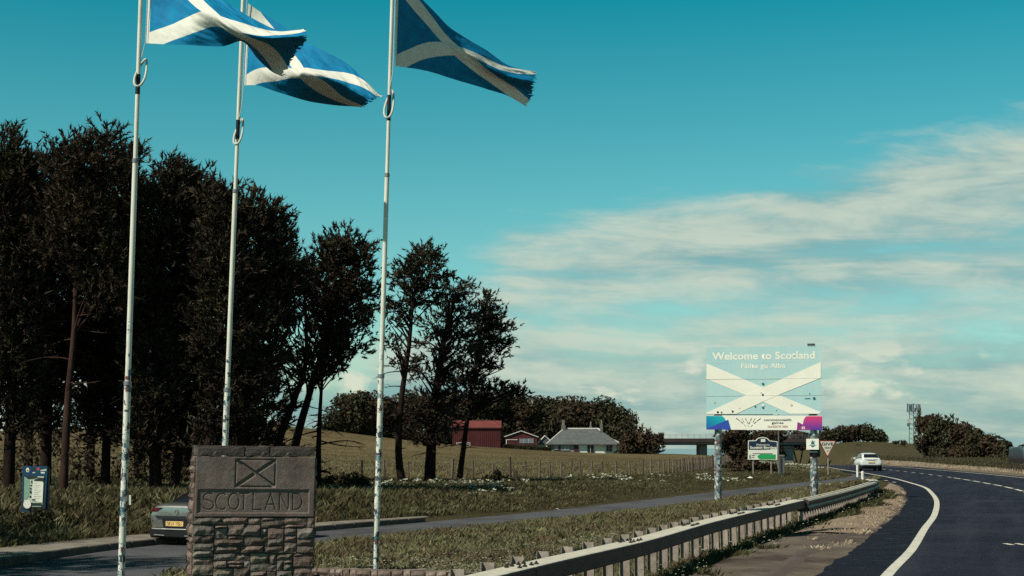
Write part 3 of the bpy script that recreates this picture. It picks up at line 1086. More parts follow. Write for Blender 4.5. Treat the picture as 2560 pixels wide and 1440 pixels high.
# ------------------------------------------------------------------ flagpoles
def flagpole(label, base, top, d, joints_px, loop, collar, r0, halx):
    """base/top: picture positions of the axis; joints_px: rows of the section joints"""
    b, t = at(*base, d), at(*top, d)
    ax = (t - b)
    ground = tz(b.x, b.y)
    foot = b + ax * ((ground - 0.3 - b.z) / ax.z)
    th_ = thing('flagpole', label, 'flagpole', (foot.x, foot.y, ground), group='flagpoles beside the stone monument')
    pt = lambda py: b + ax * ((at(base[0], py, d).z - b.z) / ax.z)
    rows = [None] + joints_px + [top[1]]
    rad = r0
    for i in range(len(rows) - 1):
        a = foot if rows[i] is None else pt(rows[i])
        e = pt(rows[i + 1])
        mb = MB()
        mb.tube([a, a + (e - a) * 0.5, e], [rad, rad * 0.98, rad * 0.96], 20)
        mb.build('pole_section', M['whitepole'], th_, smooth=True)
        if i < len(rows) - 2:
            mb = MB()
            u = ax.normalized()
            mb.tube([e - u * 0.035, e + u * 0.035], [rad * 1.12, rad * 1.10], 20)
            mb.build('joint_ring', M['signgrey'], th_)
        rad *= 0.80
    # dark band round the pole behind the ring
    mb = MB()
    mb.tube([pt(collar[1]), pt(collar[0])], [rad / 0.80 * 1.06] * 2, 18)
    mb.build('dark_sleeve', M['blackplastic'], th_)
    # tear shaped weight ring round the pole
    lx, y0, y1, wl, wr = loop
    pts = []
    yc = (y0 + y1) / 2
    for k in range(22):
        a = 2 * PI * k / 22
        yy = yc + (y1 - y0) / 2 * math.cos(a)
        w = math.sin(a) * (0.55 + 0.45 * math.cos(a * 0.5) ** 0 * (0.5 + 0.5 * (yy - y0) / (y1 - y0)))
        ww = (wr if w > 0 else wl)
        tp = 1.0 - 0.45 * (1 - (yy - y0) / (y1 - y0)) ** 1.5
        x = lx + w * ww * tp + (y1 - yy) * 0.12
        p = at(x, yy, d)
        p.y += -0.16 * math.cos(a) - 0.02
        pts.append(p)
    mb = MB()
    mb.tube(pts, 0.021, 8, closed=True)
    mb.build('weight_ring', M['rope'], th_, smooth=True)
    # halyard
    mb = MB()
    mb.tube([at(lx + 4, y0, d - 0.05), at(halx, y0 - 40, d - 0.05), at(halx + (top[0] - base[0]) * (y0 - top[1]) / (base[1] - top[1]), top[1] + 6, d - 0.05)], 0.007, 6)
    mb.build('halyard', M['rope'], th_)
    # finial
    mb = MB()
    e = pt(top[1])
    lathe(mb, [(0.02, 0), (0.06, 0.03), (0.075, 0.08), (0.06, 0.13), (0.01, 0.16)], (e.x, e.y, e.z), 14)
    mb.build('finial', M['whitepole'], th_, smooth=True)
    return th_


flagpole('white flagpole left of the carved stone monument, its lower half pasted with stickers', (303, 1440), (360, -235), 26.0, [958, 402], (350, 143, 222, 17, 15), (186, 236), 0.062, 364)
MB().rpx(322.5, 1238, 327, 1262, 25.93, 0.04).build('cleat_cover', M['fascia'], bpy.data.objects['flagpole'])
flagpole('white flagpole standing behind the carved stone monument', (560, 1180), (612, -110), 28.8, [975, 478], (594, 293, 366, 12, 11), (300, 348), 0.060, 606)
flagpole('white flagpole right of the monument, nearest the crash barrier', (938, 1440), (986, -180), 27.4, [940, 438], (970, 222, 300, 14, 12), (238, 302), 0.056, 982)


# ------------------------------------------------------------------ flags
def saltire_mat(name, dark=1.0):
    m, g, b = new_mat(name)
    uv = g.n('ShaderNodeUVMap', uv_map='UVMap')
    s = g.n('ShaderNodeSeparateXYZ')
    g.l(uv.outputs[0], s.inputs[0])
    u, v = s.outputs[0], s.outputs[1]
    d1 = g.m('ABSOLUTE', g.m('SUBTRACT', u, v))
    d2 = g.m('ABSOLUTE', g.m('SUBTRACT', g.m('ADD', u, v), 1.0))
    dm = g.m('MINIMUM', d1, d2)
    hoist = g.m('LESS_THAN', u, 0.018)
    white = g.m('MAXIMUM', g.m('LESS_THAN', dm, 0.115), hoist)
    f = g.noise(g.mapping(uv.outputs[0], scale=(5, 3, 1)), 3, 5, 0.6)
    blue = g.mix(g.mr(f, 0.3, 0.7), (0.002, 0.215, 0.40), (0.003, 0.135, 0.29))
    wht = g.mix(g.mr(f, 0.4, 0.8), (0.74, 0.72, 0.61), (0.62, 0.62, 0.54))
    c = g.mix(white, blue, wht)
    g.l(c, b.inputs['Base Color'])
    b.inputs['Roughness'].default_value = 0.75
    b.inputs['Specular IOR Level'].default_value = 0.15
    wv = g.n('ShaderNodeBump')
    wv.inputs['Strength'].default_value = 0.35
    wv.inputs['Distance'].default_value = 0.03
    g.l(g.noise(g.mapping(uv.outputs[0], scale=(8, 1.6, 1), rot=(0, 0, -0.5)), 3.0, 4, 0.6, 0.5), wv.inputs['Height'])
    g.l(wv.outputs[0], b.inputs['Normal'])
    tr = g.n('ShaderNodeBsdfTranslucent')
    g.l(c, tr.inputs[0])
    mx = g.n('ShaderNodeMixShader')
    mx.inputs[0].default_value = 0.03
    out = m.node_tree.nodes['Material Output']
    g.l(b.outputs[0], mx.inputs[1])
    g.l(tr.outputs[0], mx.inputs[2])
    g.l(mx.outputs[0], out.inputs[0])
    return m


M['saltire'] = saltire_mat('blue_and_white_saltire_cloth')


def cr(P, t):
    """Catmull-Rom through rows P at parameters t in 0..1"""
    n = len(P)
    Q = np.concatenate([[2 * P[0] - P[1]], P, [2 * P[-1] - P[-2]]])
    out = []
    for x in t:
        k = min(int(x * (n - 1)), n - 2)
        f = x * (n - 1) - k
        a, b, c, d = Q[k], Q[k + 1], Q[k + 2], Q[k + 3]
        out.append(0.5 * (2 * b + (c - a) * f + (2 * a - 5 * b + 4 * c - d) * f * f + (3 * b - a - 3 * c + d) * f ** 3))
    return np.array(out)


def flag(label, grid, d, wr=0.012, seed=0, fray=0.03, swing=0.0):
    """grid[u][v] = (px, py, depth offset), v from bottom to top"""
    G = np.array(grid, float)
    NU, NV = 110, 74
    tu, tv = np.linspace(0, 1, NU), np.linspace(0, 1, NV)
    # along v for each u column, then along u
    A = np.stack([cr(G[i], tv) for i in range(G.shape[0])])           # (cols, NV, 3)
    B = np.stack([cr(A[:, j], tu) for j in range(NV)], 1)              # (NU, NV, 3)
    r_ = random.Random(seed)
    edge = [0.0] * NV
    for j in range(NV):
        edge[j] = fray * (mnoise.noise(Vector((j * 0.35, seed, 0))) + 0.8 * mnoise.noise(Vector((j * 1.1, seed, 4))))
    V = []
    for i in range(NU):
        for j in range(NV):
            px, py, dy = B[i, j]
            dy += tu[i] * swing
            p = at(px, py, d + dy)
            u, v = tu[i], tv[j]
            k = mnoise.noise(Vector((u * 2.5 + seed, v * 3.5, seed))) * 1.2 + 0.8 * mnoise.noise(Vector((u * 9 + v * 4, v * 5 - u * 3, seed + 5)))
            k += 0.5 * mnoise.noise(Vector((u * 20 + v * 12, v * 9 - u * 5, seed + 9)))
            amp = wr * min(1, u * 4) * (1 + 1.5 * u)
            p.y += k * amp * 2.0
            p.z += k * amp * 0.25
            if u > 0.97:
                p.x += edge[j] * (u - 0.97) / 0.03 * 2.2
                p.z += edge[(j * 7) % NV] * (u - 0.97) / 0.03 * 0.5
            V.append(p)
    c = V[NV // 2]
    w = Vector(c)
    Fs = []
    for i in range(NU - 1):
        for j in range(NV - 1):
            # torn notches at the fly end
            if i > NU - 5 and mnoise.noise(Vector((j * 0.47 + math.sin(j * 1.7), seed * 2.0, i * 0.3))) > 0.26 + 0.12 * (NU - 1 - i):
                continue
            Fs.append((i * NV + j, (i + 1) * NV + j, (i + 1) * NV + j + 1, i * NV + j + 1))
    me = bpy.data.meshes.new('flag')
    me.from_pydata([tuple(p - w) for p in V], [], Fs)
    uvl = me.uv_layers.new(name='UVMap')
    uvs = [(tu[k // NV], tv[k % NV]) for k in range(len(V))]
    for lp in me.loops:
        uvl.data[lp.index].uv = uvs[lp.vertex_index]
    me.polygons.foreach_set('use_smooth', [True] * len(me.polygons))
    me.materials.append(M['saltire'])
    o = bpy.data.objects.new('flag', me)
    COL.objects.link(o)
    o.location = w
    tag(o, label, 'flag', 'saltire flags streaming from the poles')
    return o


# left flag: left half lit, fly end folded under and dark
flag('saltire flag on the leftmost pole, its torn fly end folded over into dark shade', [
    [(366, 108, 0), (368, 55, 0), (370, 0, 0), (371, -58, 0), (372, -116, 0)],
    [(420, 111, -.10), (420, 66, -.06), (424, 10, .10), (425, -45, .16), (424, -98, .2)],
    [(478, 113, -.05), (474, 72, -.10), (470, 20, .0), (476, -25, .22), (478, -70, .3)],
    [(555, 116, .16), (532, 78, .05), (520, 35, -.18), (525, 8, .05), (532, -22, .3)],
    [(606, 104, .80), (596, 98, .10), (582, 72, -.25), (590, 46, -.1), (592, 22, .2)],
    [(645, 148, 1.5), (634, 108, .25), (650, 96, -.28), (652, 78, -.16), (655, 58, .1)],
    [(678, 178, 1.8), (682, 120, .45), (698, 97, -.20), (702, 88, -.16), (704, 77, .1)],
    [(704, 191, 1.7), (735, 140, .85), (764, 97, -.05), (766, 86, -.05), (762, 72, .12)]], 26.0, 0.012, 1, 0.05, -1.5)
# middle flag, partly behind the left one
flag('saltire flag on the middle pole, partly hidden behind the end of the left flag', [
    [(611, 213, 0), (613, 162, 0), (616, 110, 0), (618, 58, 0), (620, 8, 0)],
    [(645, 214, .02), (648, 172, -.10), (652, 128, .02), (656, 80, .12), (660, 36, .2)],
    [(690, 229, .1), (694, 190, -.15), (700, 150, -.05), (705, 112, .1), (712, 68, .25)],
    [(735, 243, .25), (732, 203, .0), (742, 178, -.22), (748, 140, -.02), (752, 98, .2)],
    [(776, 254, .80), (770, 222, .25), (768, 184, -.24), (790, 166, -.1), (800, 122, .15)],
    [(835, 263, 1.35), (820, 236, .60), (838, 206, -.16), (858, 190, -.12), (866, 158, .1)],
    [(875, 266, 1.25), (868, 248, .6), (885, 232, -.08), (902, 216, -.1), (912, 200, .05)],
    [(905, 268, .9), (915, 260, .4), (925, 254, -.02), (938, 246, -.05), (950, 240, .05)]], 28.8, 0.011, 2, 0.05, -1.2)
# right flag: flies away from the camera, seen from its shaded side
flag('dark shaded saltire flag with a frayed end on the rightmost pole', [
    [(988, 165, 0), (988, 110, 0), (989, 55, 0), (990, 0, 0), (991, -58, 0)],
    [(1018, 169, .28), (1020, 122, .32), (1024, 72, .38), (1030, 22, .45), (1036, -20, .50)],
    [(1052, 174, .62), (1056, 130, .66), (1064, 84, .74), (1074, 50, .80), (1083, 26, .92)],
    [(1088, 183, .95), (1094, 143, .95), (1102, 104, .98), (1112, 82, 1.08), (1122, 66, 1.3)],
    [(1126, 196, 1.25), (1132, 158, 1.22), (1141, 124, 1.18), (1152, 108, 1.32), (1163, 94, 1.62)],
    [(1172, 210, 1.6), (1180, 176, 1.5), (1192, 150, 1.38), (1202, 138, 1.55), (1214, 124, 1.95)],
    [(1218, 223, 1.95), (1230, 194, 1.8), (1240, 178, 1.55), (1250, 168, 1.85), (1262, 158, 2.2)],
    [(1270, 240, 2.25), (1282, 215, 2.15), (1288, 196, 1.8), (1296, 184, 2.15), (1304, 172, 2.4)],
    [(1316, 266, 2.55), (1330, 232, 2.6), (1336, 206, 2.1), (1338, 192, 2.4), (1341, 178, 2.6)]], 27.4, 0.018, 3, 0.06, 0.9)

# ------------------------------------------------------------------ carved monument
MA = math.radians(17.5)
MD = 26.0
mo = at(489, 1112, MD)
MW, MDEP, MTOP = 2.085, 0.92, mo.z
MBASE = -0.85
mon = thing('stone_monument', 'tall rubble stone monument with a carved saltire and the word SCOTLAND', 'monument', (mo.x, mo.y, 0), 0)
mon.rotation_euler = (0, math.radians(0.75), MA)
HTOT = MTOP - MBASE
P2M = MW / 295.0          # metres per photograph pixel on the face
z_of = lambda py: MTOP - (py - 1112) * P2M * 1.0
x_of = lambda px: (px - 489) * P2M
# core
MB().box((MW / 2, MDEP / 2, (MBASE + z_of(1290)) / 2), (MW - 0.04, MDEP - 0.04, z_of(1290) - MBASE)).build('rubble_core', M['mortar'], mon, local=True)


def panel():
    z0, z1 = z_of(1288), z_of(1140)
    cell = 0.0095
    nx, nz = int(MW / cell), int((z1 - z0) / cell)
    X, Zz = np.meshgrid(np.linspace(0, MW, nx + 1), np.linspace(z0, z1, nz + 1))
    px = X / P2M + 489
    py = 1112 + (MTOP - Zz) / P2M
    dep = np.zeros_like(X)

    def seg(x0, y0, x1, y1, w, dd, prof='flat'):
        vx, vy = x1 - x0, y1 - y0
        L2 = vx * vx + vy * vy
        t = np.clip(((px - x0) * vx + (py - y0) * vy) / L2, 0, 1)
        r = np.hypot(px - x0 - t * vx, py - y0 - t * vy)
        if prof == 'flat':
            k = np.clip((w - r) / 1.0, 0, 1)
        else:
            k = np.clip(1 - r / w, 0, 1)
        return k * dd

    def carve(a):
        nonlocal dep
        dep = np.maximum(dep, a)
    # flag rectangle with sunk arms
    inside = ((px > 586) & (px < 684) & (py > 1147) & (py < 1214))
    arms = np.maximum(seg(586, 1147, 684, 1214, 4.2, 0.034), seg(684, 1147, 586, 1214, 4.2, 0.034)) * inside
    carve(arms)
    for s_ in ((586, 1147, 684, 1147), (586, 1147, 586, 1214), (586, 1214, 684, 1214), (684, 1147, 684, 1214)):
        carve(seg(*s_, 1.9, 0.022))
    # sunk inscription field
    fldm = np.clip(np.minimum(np.minimum(px - 495, 771 - px), np.minimum(py - 1221, 1279 - py)) / 0.8, 0, 1) * 0.018
    base = dep.copy()
    carve(fldm)
    # letters
    T_, Bt = 1231.0, 1271.0
    Lr = []
    H_ = Bt - T_

    def arc(cx, cy, rx, ry, a0, a1, n=12):
        return [(cx + rx * math.cos(math.radians(a0 + (a1 - a0) * i / n)), cy - ry * math.sin(math.radians(a0 + (a1 - a0) * i / n))) for i in range(n + 1)]
    Lr.append(arc(522, T_ + 10, 12, 10, 40, 205) + arc(522, Bt - 11, 13, 11, 60, -150))
    Lr.append(arc(555, (T_ + Bt) / 2, 15, H_ / 2, 55, 305))
    Lr.append(arc(584, (T_ + Bt) / 2, 13, H_ / 2, 0, 360, 20))
    Lr += [[(598, T_), (620, T_)], [(609, T_), (609, Bt)]]
    Lr += [[(632, T_), (632, Bt), (652, Bt)]]
    Lr += [[(662, Bt), (675, T_), (688, Bt)], [(667, Bt - 13), (683, Bt - 13)]]
    Lr += [[(698, Bt), (698, T_), (720, Bt), (720, T_)]]
    Lr += [[(731, T_), (731, Bt)], [(731, T_)] + arc(737, (T_ + Bt) / 2, 17, H_ / 2, 80, -80) + [(731, Bt)]]
    lt = np.zeros_like(dep)
    for pl in Lr:
        for (a, b_) in zip(pl[:-1], pl[1:]):
            lt = np.maximum(lt, seg(a[0], a[1], b_[0], b_[1], 1.8, 0.019, 'v'))
    dep = dep + lt
    # weathered surface
    rr = np.array([mnoise.noise(Vector((x * 3, z * 3, 0))) * 0.004 + mnoise.noise(Vector((x * 14, z * 14, 3))) * 0.0025 for x, z in zip(X.ravel(), Zz.ravel())]).reshape(X.shape)
    Yv = 0.0 + dep + rr
    n1, n0 = X.shape
    V = np.stack([X, Yv, Zz], 2).reshape(-1, 3)
    idx = np.arange(n1 * n0).reshape(n1, n0)
    Fc = np.stack([idx[:-1, :-1], idx[:-1, 1:], idx[1:, 1:], idx[1:, :-1]], 2).reshape(-1, 4)
    # sides, top, bottom back box
    nV = len(V)
    ring = list(idx[0, :]) + list(idx[1:, -1]) + list(idx[-1, -2::-1]) + list(idx[-2:0:-1, 0])
    back = V[ring].copy()
    back[:, 1] = MDEP - 0.06
    V = np.concatenate([V, back])
    m_ = len(ring)
    Sf = [(ring[i], nV + i, nV + (i + 1) % m_, ring[(i + 1) % m_]) for i in range(m_)]
    V[:, 0] = np.clip(V[:, 0], 0.0, MW)
    o = np_mesh('inscription_panel', V, np.concatenate([Fc, np.array(Sf)]), M['panelstone'], None, False, 4)
    o.parent = mon
    bk = MB().box((MW / 2, MDEP - 0.05, (z0 + z1) / 2), (MW, 0.02, z1 - z0))
    bk.build('back_slab', M['panelstone'], mon, local=True)


panel()


def rough_block(w, h, dd, amp=0.012, sub=4, seed=0, edge=0.030):
    """rough quarried block; local: x 0..w, y 0 (front)..dd, z 0..h"""
    mb = MB()
    nx = max(2, min(6, int(w / 0.07)))
    nz = max(2, min(4, int(h / 0.06)))
    vs = []
    for k in range(nz + 1):
        for i in range(nx + 1):
            x, z = w * i / nx, h * k / nz
            e = (i in (0, nx)) or (k in (0, nz))
            n = mnoise.noise(Vector((x * 7 + seed * 3.1, z * 9, seed)))
            y = (edge if e else 0.0) + n * amp * (0.5 if e else 1.6)
            if i in (0, nx):
                x += (0.012 if i == 0 else -0.012) * random.random() * 1.3
            elif True:
                x += random.uniform(-.01, .01)
            if k in (0, nz):
                z += (0.010 if k == 0 else -0.010) * random.random() * 1.3 + mnoise.noise(Vector((x * 6, seed, k))) * 0.012
            vs.append((x, y, z))
    fs = []
    for k in range(nz):
        for i in range(nx):
            a = k * (nx + 1) + i
            fs.append((a, a + 1, a + nx + 2, a + nx + 1))
    ring = [i for i in range(nx + 1)] + [k * (nx + 1) + nx for k in range(1, nz + 1)] + [nz * (nx + 1) + i for i in range(nx - 1, -1, -1)] + [k * (nx + 1) for k in range(nz - 1, 0, -1)]
    n0 = len(vs)
    for r_ in ring:
        vs.append((vs[r_][0], dd, vs[r_][2]))
    m_ = len(ring)
    for i in range(m_):
        fs.append((ring[i], n0 + i, n0 + (i + 1) % m_, ring[(i + 1) % m_]))
    fs.append(tuple(n0 + i for i in range(m_)))
    mb.add(vs, fs)
    return mb


sd_ = 0
# coping stones: three along the front
for x0, x1 in ((0.0, x_of(607) - .004), (x_of(607) + .004, x_of(669) - .004), (x_of(669) + .004, MW)):
    sd_ += 1
    mb = rough_block(x1 - x0, z_of(1112) - z_of(1139), MDEP, 0.003, seed=sd_, edge=0.008)
    o = mb.build('coping_stone', M['coping'], mon, local=True)
    o.location = (x0, -0.012, z_of(1139))
# rubble courses of the front
rnd_ = random.Random(12)
ztop_ = z_of(1289) - 0.008
CW_, CH_ = MW / 36, 0.062
ncol, nrow = 36, int((ztop_ - MBASE) / CH_)
occ = [[False] * ncol for _ in range(nrow)]
for r_ in range(nrow):
    for c_ in range(ncol):
        if occ[r_][c_]:
            continue
        w = rnd_.choice([2, 3, 4, 5, 5, 6, 7, 8])
        h = rnd_.choice([1, 2, 2, 2, 3, 3]) if w < 7 else rnd_.choice([1, 2, 2])
        if w <= 2:
            h = min(h, 3)
        ww = 0
        while ww < w and c_ + ww < ncol and not occ[r_][c_ + ww]:
            ww += 1
        if c_ + ww < ncol and not occ[r_][c_ + ww] and (c_ + ww + 1 >= ncol or occ[r_][c_ + ww + 1]):
            ww += 1
        h = min(h, nrow - r_)
        hh = 1
        while hh < h and all(not occ[r_ + hh][c_ + k] for k in range(ww)):
            hh += 1
        for a in range(hh):
            for k in range(ww):
                occ[r_ + a][c_ + k] = True
        sd_ += 1
        gap = 0.009
        x = c_ * CW_ - (0.012 if c_ == 0 else 0)
        bw = ww * CW_ - gap + (0.012 if c_ == 0 else 0) + (0.012 if c_ + ww >= ncol else 0)
        bh = hh * CH_ - gap
        z = ztop_ - (r_ + hh) * CH_
        py_mid = 1112 + (MTOP - (z + bh / 2)) / P2M
        px_mid = 489 + (x + bw / 2) / P2M
        pale = (abs(py_mid - 1414) < 14 and abs(px_mid - 545) < 36 and bw > 0.15) or (abs(py_mid - 1384) < 12 and abs(px_mid - 645) < 40 and bw > 0.2)
        mb = rough_block(bw, bh, 0.30, 0.02, seed=sd_, edge=rnd_.uniform(0.010, 0.028))
        o = mb.build('stone', M['stonepale'] if pale else M[rnd_.choice(['stone', 'stone', 'stonegrey', 'stonepink'])], mon, local=True)
        o.location = (x + gap / 2, rnd_.uniform(-0.035, 0.0), z + gap / 2)
        o.rotation_euler = (rnd_.uniform(-.05, .05), rnd_.uniform(-.03, .03), rnd_.uniform(-.07, .07))
# quoins up the left side and the right side
for side in (0, 1):
    zz = z_of(1140)
    while zz > MBASE + 0.05:
        h = rnd_.choice([0.13, 0.16, 0.19, 0.22, 0.25])
        ys = [0.02, rnd_.uniform(0.35, 0.6), MDEP]
        for a, b_ in zip(ys[:-1], ys[1:]):
            sd_ += 1
            mb = rough_block(b_ - a - 0.012, h - 0.012, 0.12, 0.020, seed=sd_)
            o = mb.build('side_stone', M['stone'], mon, local=True)
            if side == 0:
                o.rotation_euler = (0, 0, -PI / 2)
                o.location = (-0.045 + rnd_.uniform(-.02, .0), b_ - 0.006, zz - h)
            else:
                o.rotation_euler = (0, 0, PI / 2)
                o.location = (MW + 0.045 + rnd_.uniform(0, .02), a + 0.006, zz - h)
        zz -= h
# small inset plate low in the rubble
o = rough_block(0.33, 0.155, 0.10, 0.003, seed=99).build('plaque', M['panelstone'], mon, local=True)
o.location = (x_of(604), -0.052, z_of(1335))

# low rubble wall beside the monument
wall = thing('low_stone_wall', 'low rubble wall running from the monument to the crash barrier', 'wall', (-3.2, 26.6, -0.5))
wp = [at(776, 1418, 26.6), at(905, 1423, 25.4), at(1010, 1423, 24.6), at(1150, 1432, 23.6)]
WLN = smooth_line([(p.x, p.y, p.z) for p in wp], 0.05)
wd_ = np.concatenate([[0], np.cumsum(np.linalg.norm(np.diff(WLN[:, :2], axis=0), axis=1))])
top = 0
row_h = [0.13, 0.12, 0.15, 0.16]
off = 0.0
for ri, h in enumerate(row_h):
    s = 0.0
    while s < wd_[-1] - 0.1:
        w = min(rnd_.uniform(0.16, 0.42), wd_[-1] - s)
        a = np.array([np.interp(s, wd_, WLN[:, k]) for k in range(3)])
        b_ = np.array([np.interp(s + w, wd_, WLN[:, k]) for k in range(3)])
        sd_ += 1
        mb = rough_block(w - 0.012, h - 0.01, 0.42, 0.018, seed=sd_)
        o = mb.build('stone', M['stone'], wall, local=True)
        o.location = Vector((a[0], a[1] + rnd_.uniform(-.03, .02), a[2] - off - h + rnd_.uniform(-.012, .012))) - Vector(wall.location)
        o.rotation_euler = (0, rnd_.uniform(-.04, .04), math.atan2(b_[1] - a[1], b_[0] - a[0]))
        s += w
    off += h


# ------------------------------------------------------------------ lettering helper
def text_part(s, x0, x1, ycap_top, ybase, d, mat, name, parent, shear=0.0, off=0.0, bold=0.0):
    """flat letters standing at distance d, filling x0..x1 and from base line to cap height"""
    cu = bpy.data.curves.new('txt', 'FONT')
    cu.body = s
    cu.size = 1.0
    cu.shear = shear
    cu.offset = bold
    cu.extrude = 0.0
    cu.resolution_u = 3
    ob = bpy.data.objects.new('txt', cu)
    COL.objects.link(ob)
    dg = bpy.context.evaluated_depsgraph_get()
    dg.update()
    me = bpy.data.meshes.new_from_object(ob.evaluated_get(dg))
    bpy.data.objects.remove(ob)
    bpy.data.curves.remove(cu)
    co = np.array([v.co[:] for v in me.vertices])
    mn, mx = co.min(0), co.max(0)
    cap = 0.70
    A, B = at(x0, ybase, d), at(x1, ybase, d)
    C_ = at(x0, ycap_top, d)
    w = wloc(parent)
    sxx = (B.x - A.x) / (mx[0] - mn[0])
    szz = (C_.z - A.z) / cap
    for v, c in zip(me.vertices, co):
        v.co = (A.x + (c[0] - mn[0]) * sxx - w.x, d - off - w.y, A.z + c[1] * szz - w.z)
    me.update()
    me.materials.clear()
    me.materials.append(mat)
    me.name = name
    o = bpy.data.objects.new(name, me)
    COL.objects.link(o)
    o.parent = parent
    return o


def flat(poly, d, mat, name, parent, thick=0.004):
    return MB().ppx(poly, d - thick, thick * 0.9).build(name, mat, parent)


def disc(cx, cy, rx, ry=None, n=14):
    ry = ry or rx
    return [(cx + rx * math.cos(2 * PI * k / n), cy + ry * math.sin(2 * PI * k / n)) for k in range(n)]


# ------------------------------------------------------------------ Welcome sign
SD = 58.0
sg = thing('welcome_sign', 'large pale blue and white welcome sign on two grey posts covered in stickers', 'sign', (at(1908, 1100, SD).x, SD, 0))
for bx, tx, top, r_ in ((1791.5, 1793.5, 1036, 0.145), (2031, 2029.5, 1036, 0.145)):
    a = at(tx, 870, SD + 0.20)
    b_ = at(bx, 1255, SD + 0.20)
    MB().tube([b_ - Vector((0, 0, 0.4)), a], [r_, r_ * 0.98], 22).build('post', M['signpost'], sg, smooth=True)


def rrect(x0, y0, x1, y1, r, n=5):
    P = []
    for cx, cy, a0 in ((x1 - r, y0 + r, -90), (x1 - r, y1 - r, 0), (x0 + r, y1 - r, 90), (x0 + r, y0 + r, 180)):
        for k in range(n + 1):
            a = math.radians(a0 + 90 * k / n)
            P.append((cx + r * math.cos(a), cy + r * math.sin(a)))
    return P


bd = MB().ppx(rrect(1765, 866.5, 2051.5, 1035.5, 4), SD - 0.02, 0.03).build('board', M['signblue'], sg)
# saltire on the sign face
A1 = [(1766, 907), (1907.5, 968), (1872, 988), (1766, 943.5)]
flat([(1766, 907), (1910, 969.5), (1948, 988), (2050, 1031), (2047, 1034.5), (1975, 1034.5), (1908, 1004), (1866, 988), (1766, 946)], SD - 0.022, M['white'], 'white_band', bd, 0.004)
flat([(2051, 907), (2051, 946), (1948, 987), (1908, 1004), (1840, 1034.5), (1769, 1034.5), (1766, 1031), (1866, 987), (1906, 969.5)], SD - 0.028, M['white'], 'white_band', bd, 0.004)
text_part('Welcome to Scotland', 1780, 2036, 880, 898, SD, M['white'], 'lettering', bd, off=0.025, bold=0.022)
text_part('F\u00e0ilte gu Alba', 1853, 1963, 908, 920, SD, M['white'], 'lettering', bd, off=0.025, bold=0.014)
for y in (947, 989):
    MB().rpx(1765.5, y - 0.3, 2051, y + 0.3, SD - 0.0335, 0.002).build('panel_joint', M['antennapale'], bd)
MB().rpx(1765.5, 906, 2051, 906.6, SD - 0.0225, 0.002).build('panel_joint', M['signblue'], bd)
for cx_, cy_, r_, mt in ((1908, 959.5, 3, 'printteal'), (1907.5, 987, 2.8, 'printgrey'), (1888.5, 1016, 2.2, 'printteal'), (1908, 1013, 3.2, 'white'), (1908, 1019, 2.6, 'printteal'), (1794.5, 1030, 2.8, 'printblack'), (1804, 1030.5, 2.2, 'printgrey'), (1832, 1028.5, 2.8, 'printgrey'), (1978, 1013, 2.8, 'cream'), (2034.5, 996.5, 3.4, 'printteal'), (2023.5, 985, 1.4, 'printteal'), (1947, 1037, 1.4, 'printteal'), (1787, 1006, 1.2, 'printteal'), (1849, 1020, 2, 'cream'), (1903, 981, 2, 'cream'), (1941.5, 1026, 1.2, 'printteal')):
    flat(disc(cx_, cy_, r_), SD - 0.037, M[mt], 'sticker', bd, 0.003)
MB().rpx(2011, 996, 2025, 997.3, SD - 0.04, 0.003).build('sticker', M['printteal'], bd)
MB().rpx(2018, 860.5, 2037, 865, SD - 0.05, 0.2).build('top_bracket', M['printgrey'], sg)
MB().rpx(1800, 1035.6, 1932, 1037.2, SD + 0.02, 0.04).build('back_rail', M['bolt'], sg)
MB().rpx(1784, 1036, 1802, 1039, SD + 0.03, 0.1).build('bracket', M['bolt'], sg)
MB().rpx(2020, 1036, 2038, 1040, SD + 0.03, 0.1).build('bracket', M['bolt'], sg)
# banner below
bn_ = MB().ppx([(1765, 1038.5), (2055, 1040), (2055, 1076), (1765, 1073.5)], SD - 0.05, 0.03).build('banner', M['white'], sg)
zt, zb = at(1800, 1039, SD).z, at(1800, 1074, SD).z
xl = at(1765, 1050, SD).x
M['bteal'] = grad_mat('teal_to_blue_print', srgb(0, 80, 165), srgb(0, 180, 175), zb, zt, xl, at(1815, 1050, SD).x)
M['bpink'] = grad_mat('pink_to_violet_print', srgb(75, 45, 150), srgb(225, 60, 110), zb, zt)
M['bblue'] = grad_mat('violet_to_blue_print', srgb(60, 60, 160), srgb(15, 85, 170), zb, zt, xl, at(1830, 1050, SD).x)
M['bpurp'] = grad_mat('purple_print', srgb(150, 50, 130), srgb(100, 40, 120), zb, zt)
flat([(1765.5, 1039), (1806, 1039.5), (1812, 1045), (1815, 1051), (1776, 1068), (1765.5, 1073)], SD - 0.052, M['bteal'], 'print', bn_)
flat([(1765.5, 1073), (1776, 1067.5), (1821, 1049), (1828, 1073.8), (1765.5, 1073.3)], SD - 0.058, M['bblue'], 'print', bn_)
flat([(2054.5, 1041), (2054.5, 1075.5), (1998, 1075), (2007, 1061), (2009, 1050), (2015, 1041)], SD - 0.052, M['bpink'], 'print', bn_)
flat([(1994, 1055), (2008, 1062), (2030, 1074), (2030, 1075.5), (1992, 1075.2)], SD - 0.058, M['bpurp'], 'print', bn_)
flat([(2004.5, 1067), (2012, 1067), (2012, 1073), (2004.5, 1073)], SD - 0.064, M['white'], 'print', bn_)
flat([(2006.5, 1068.6), (2010, 1068.6), (2010, 1071.4), (2006.5, 1071.4)], SD - 0.068, M['bpurp'], 'print', bn_)
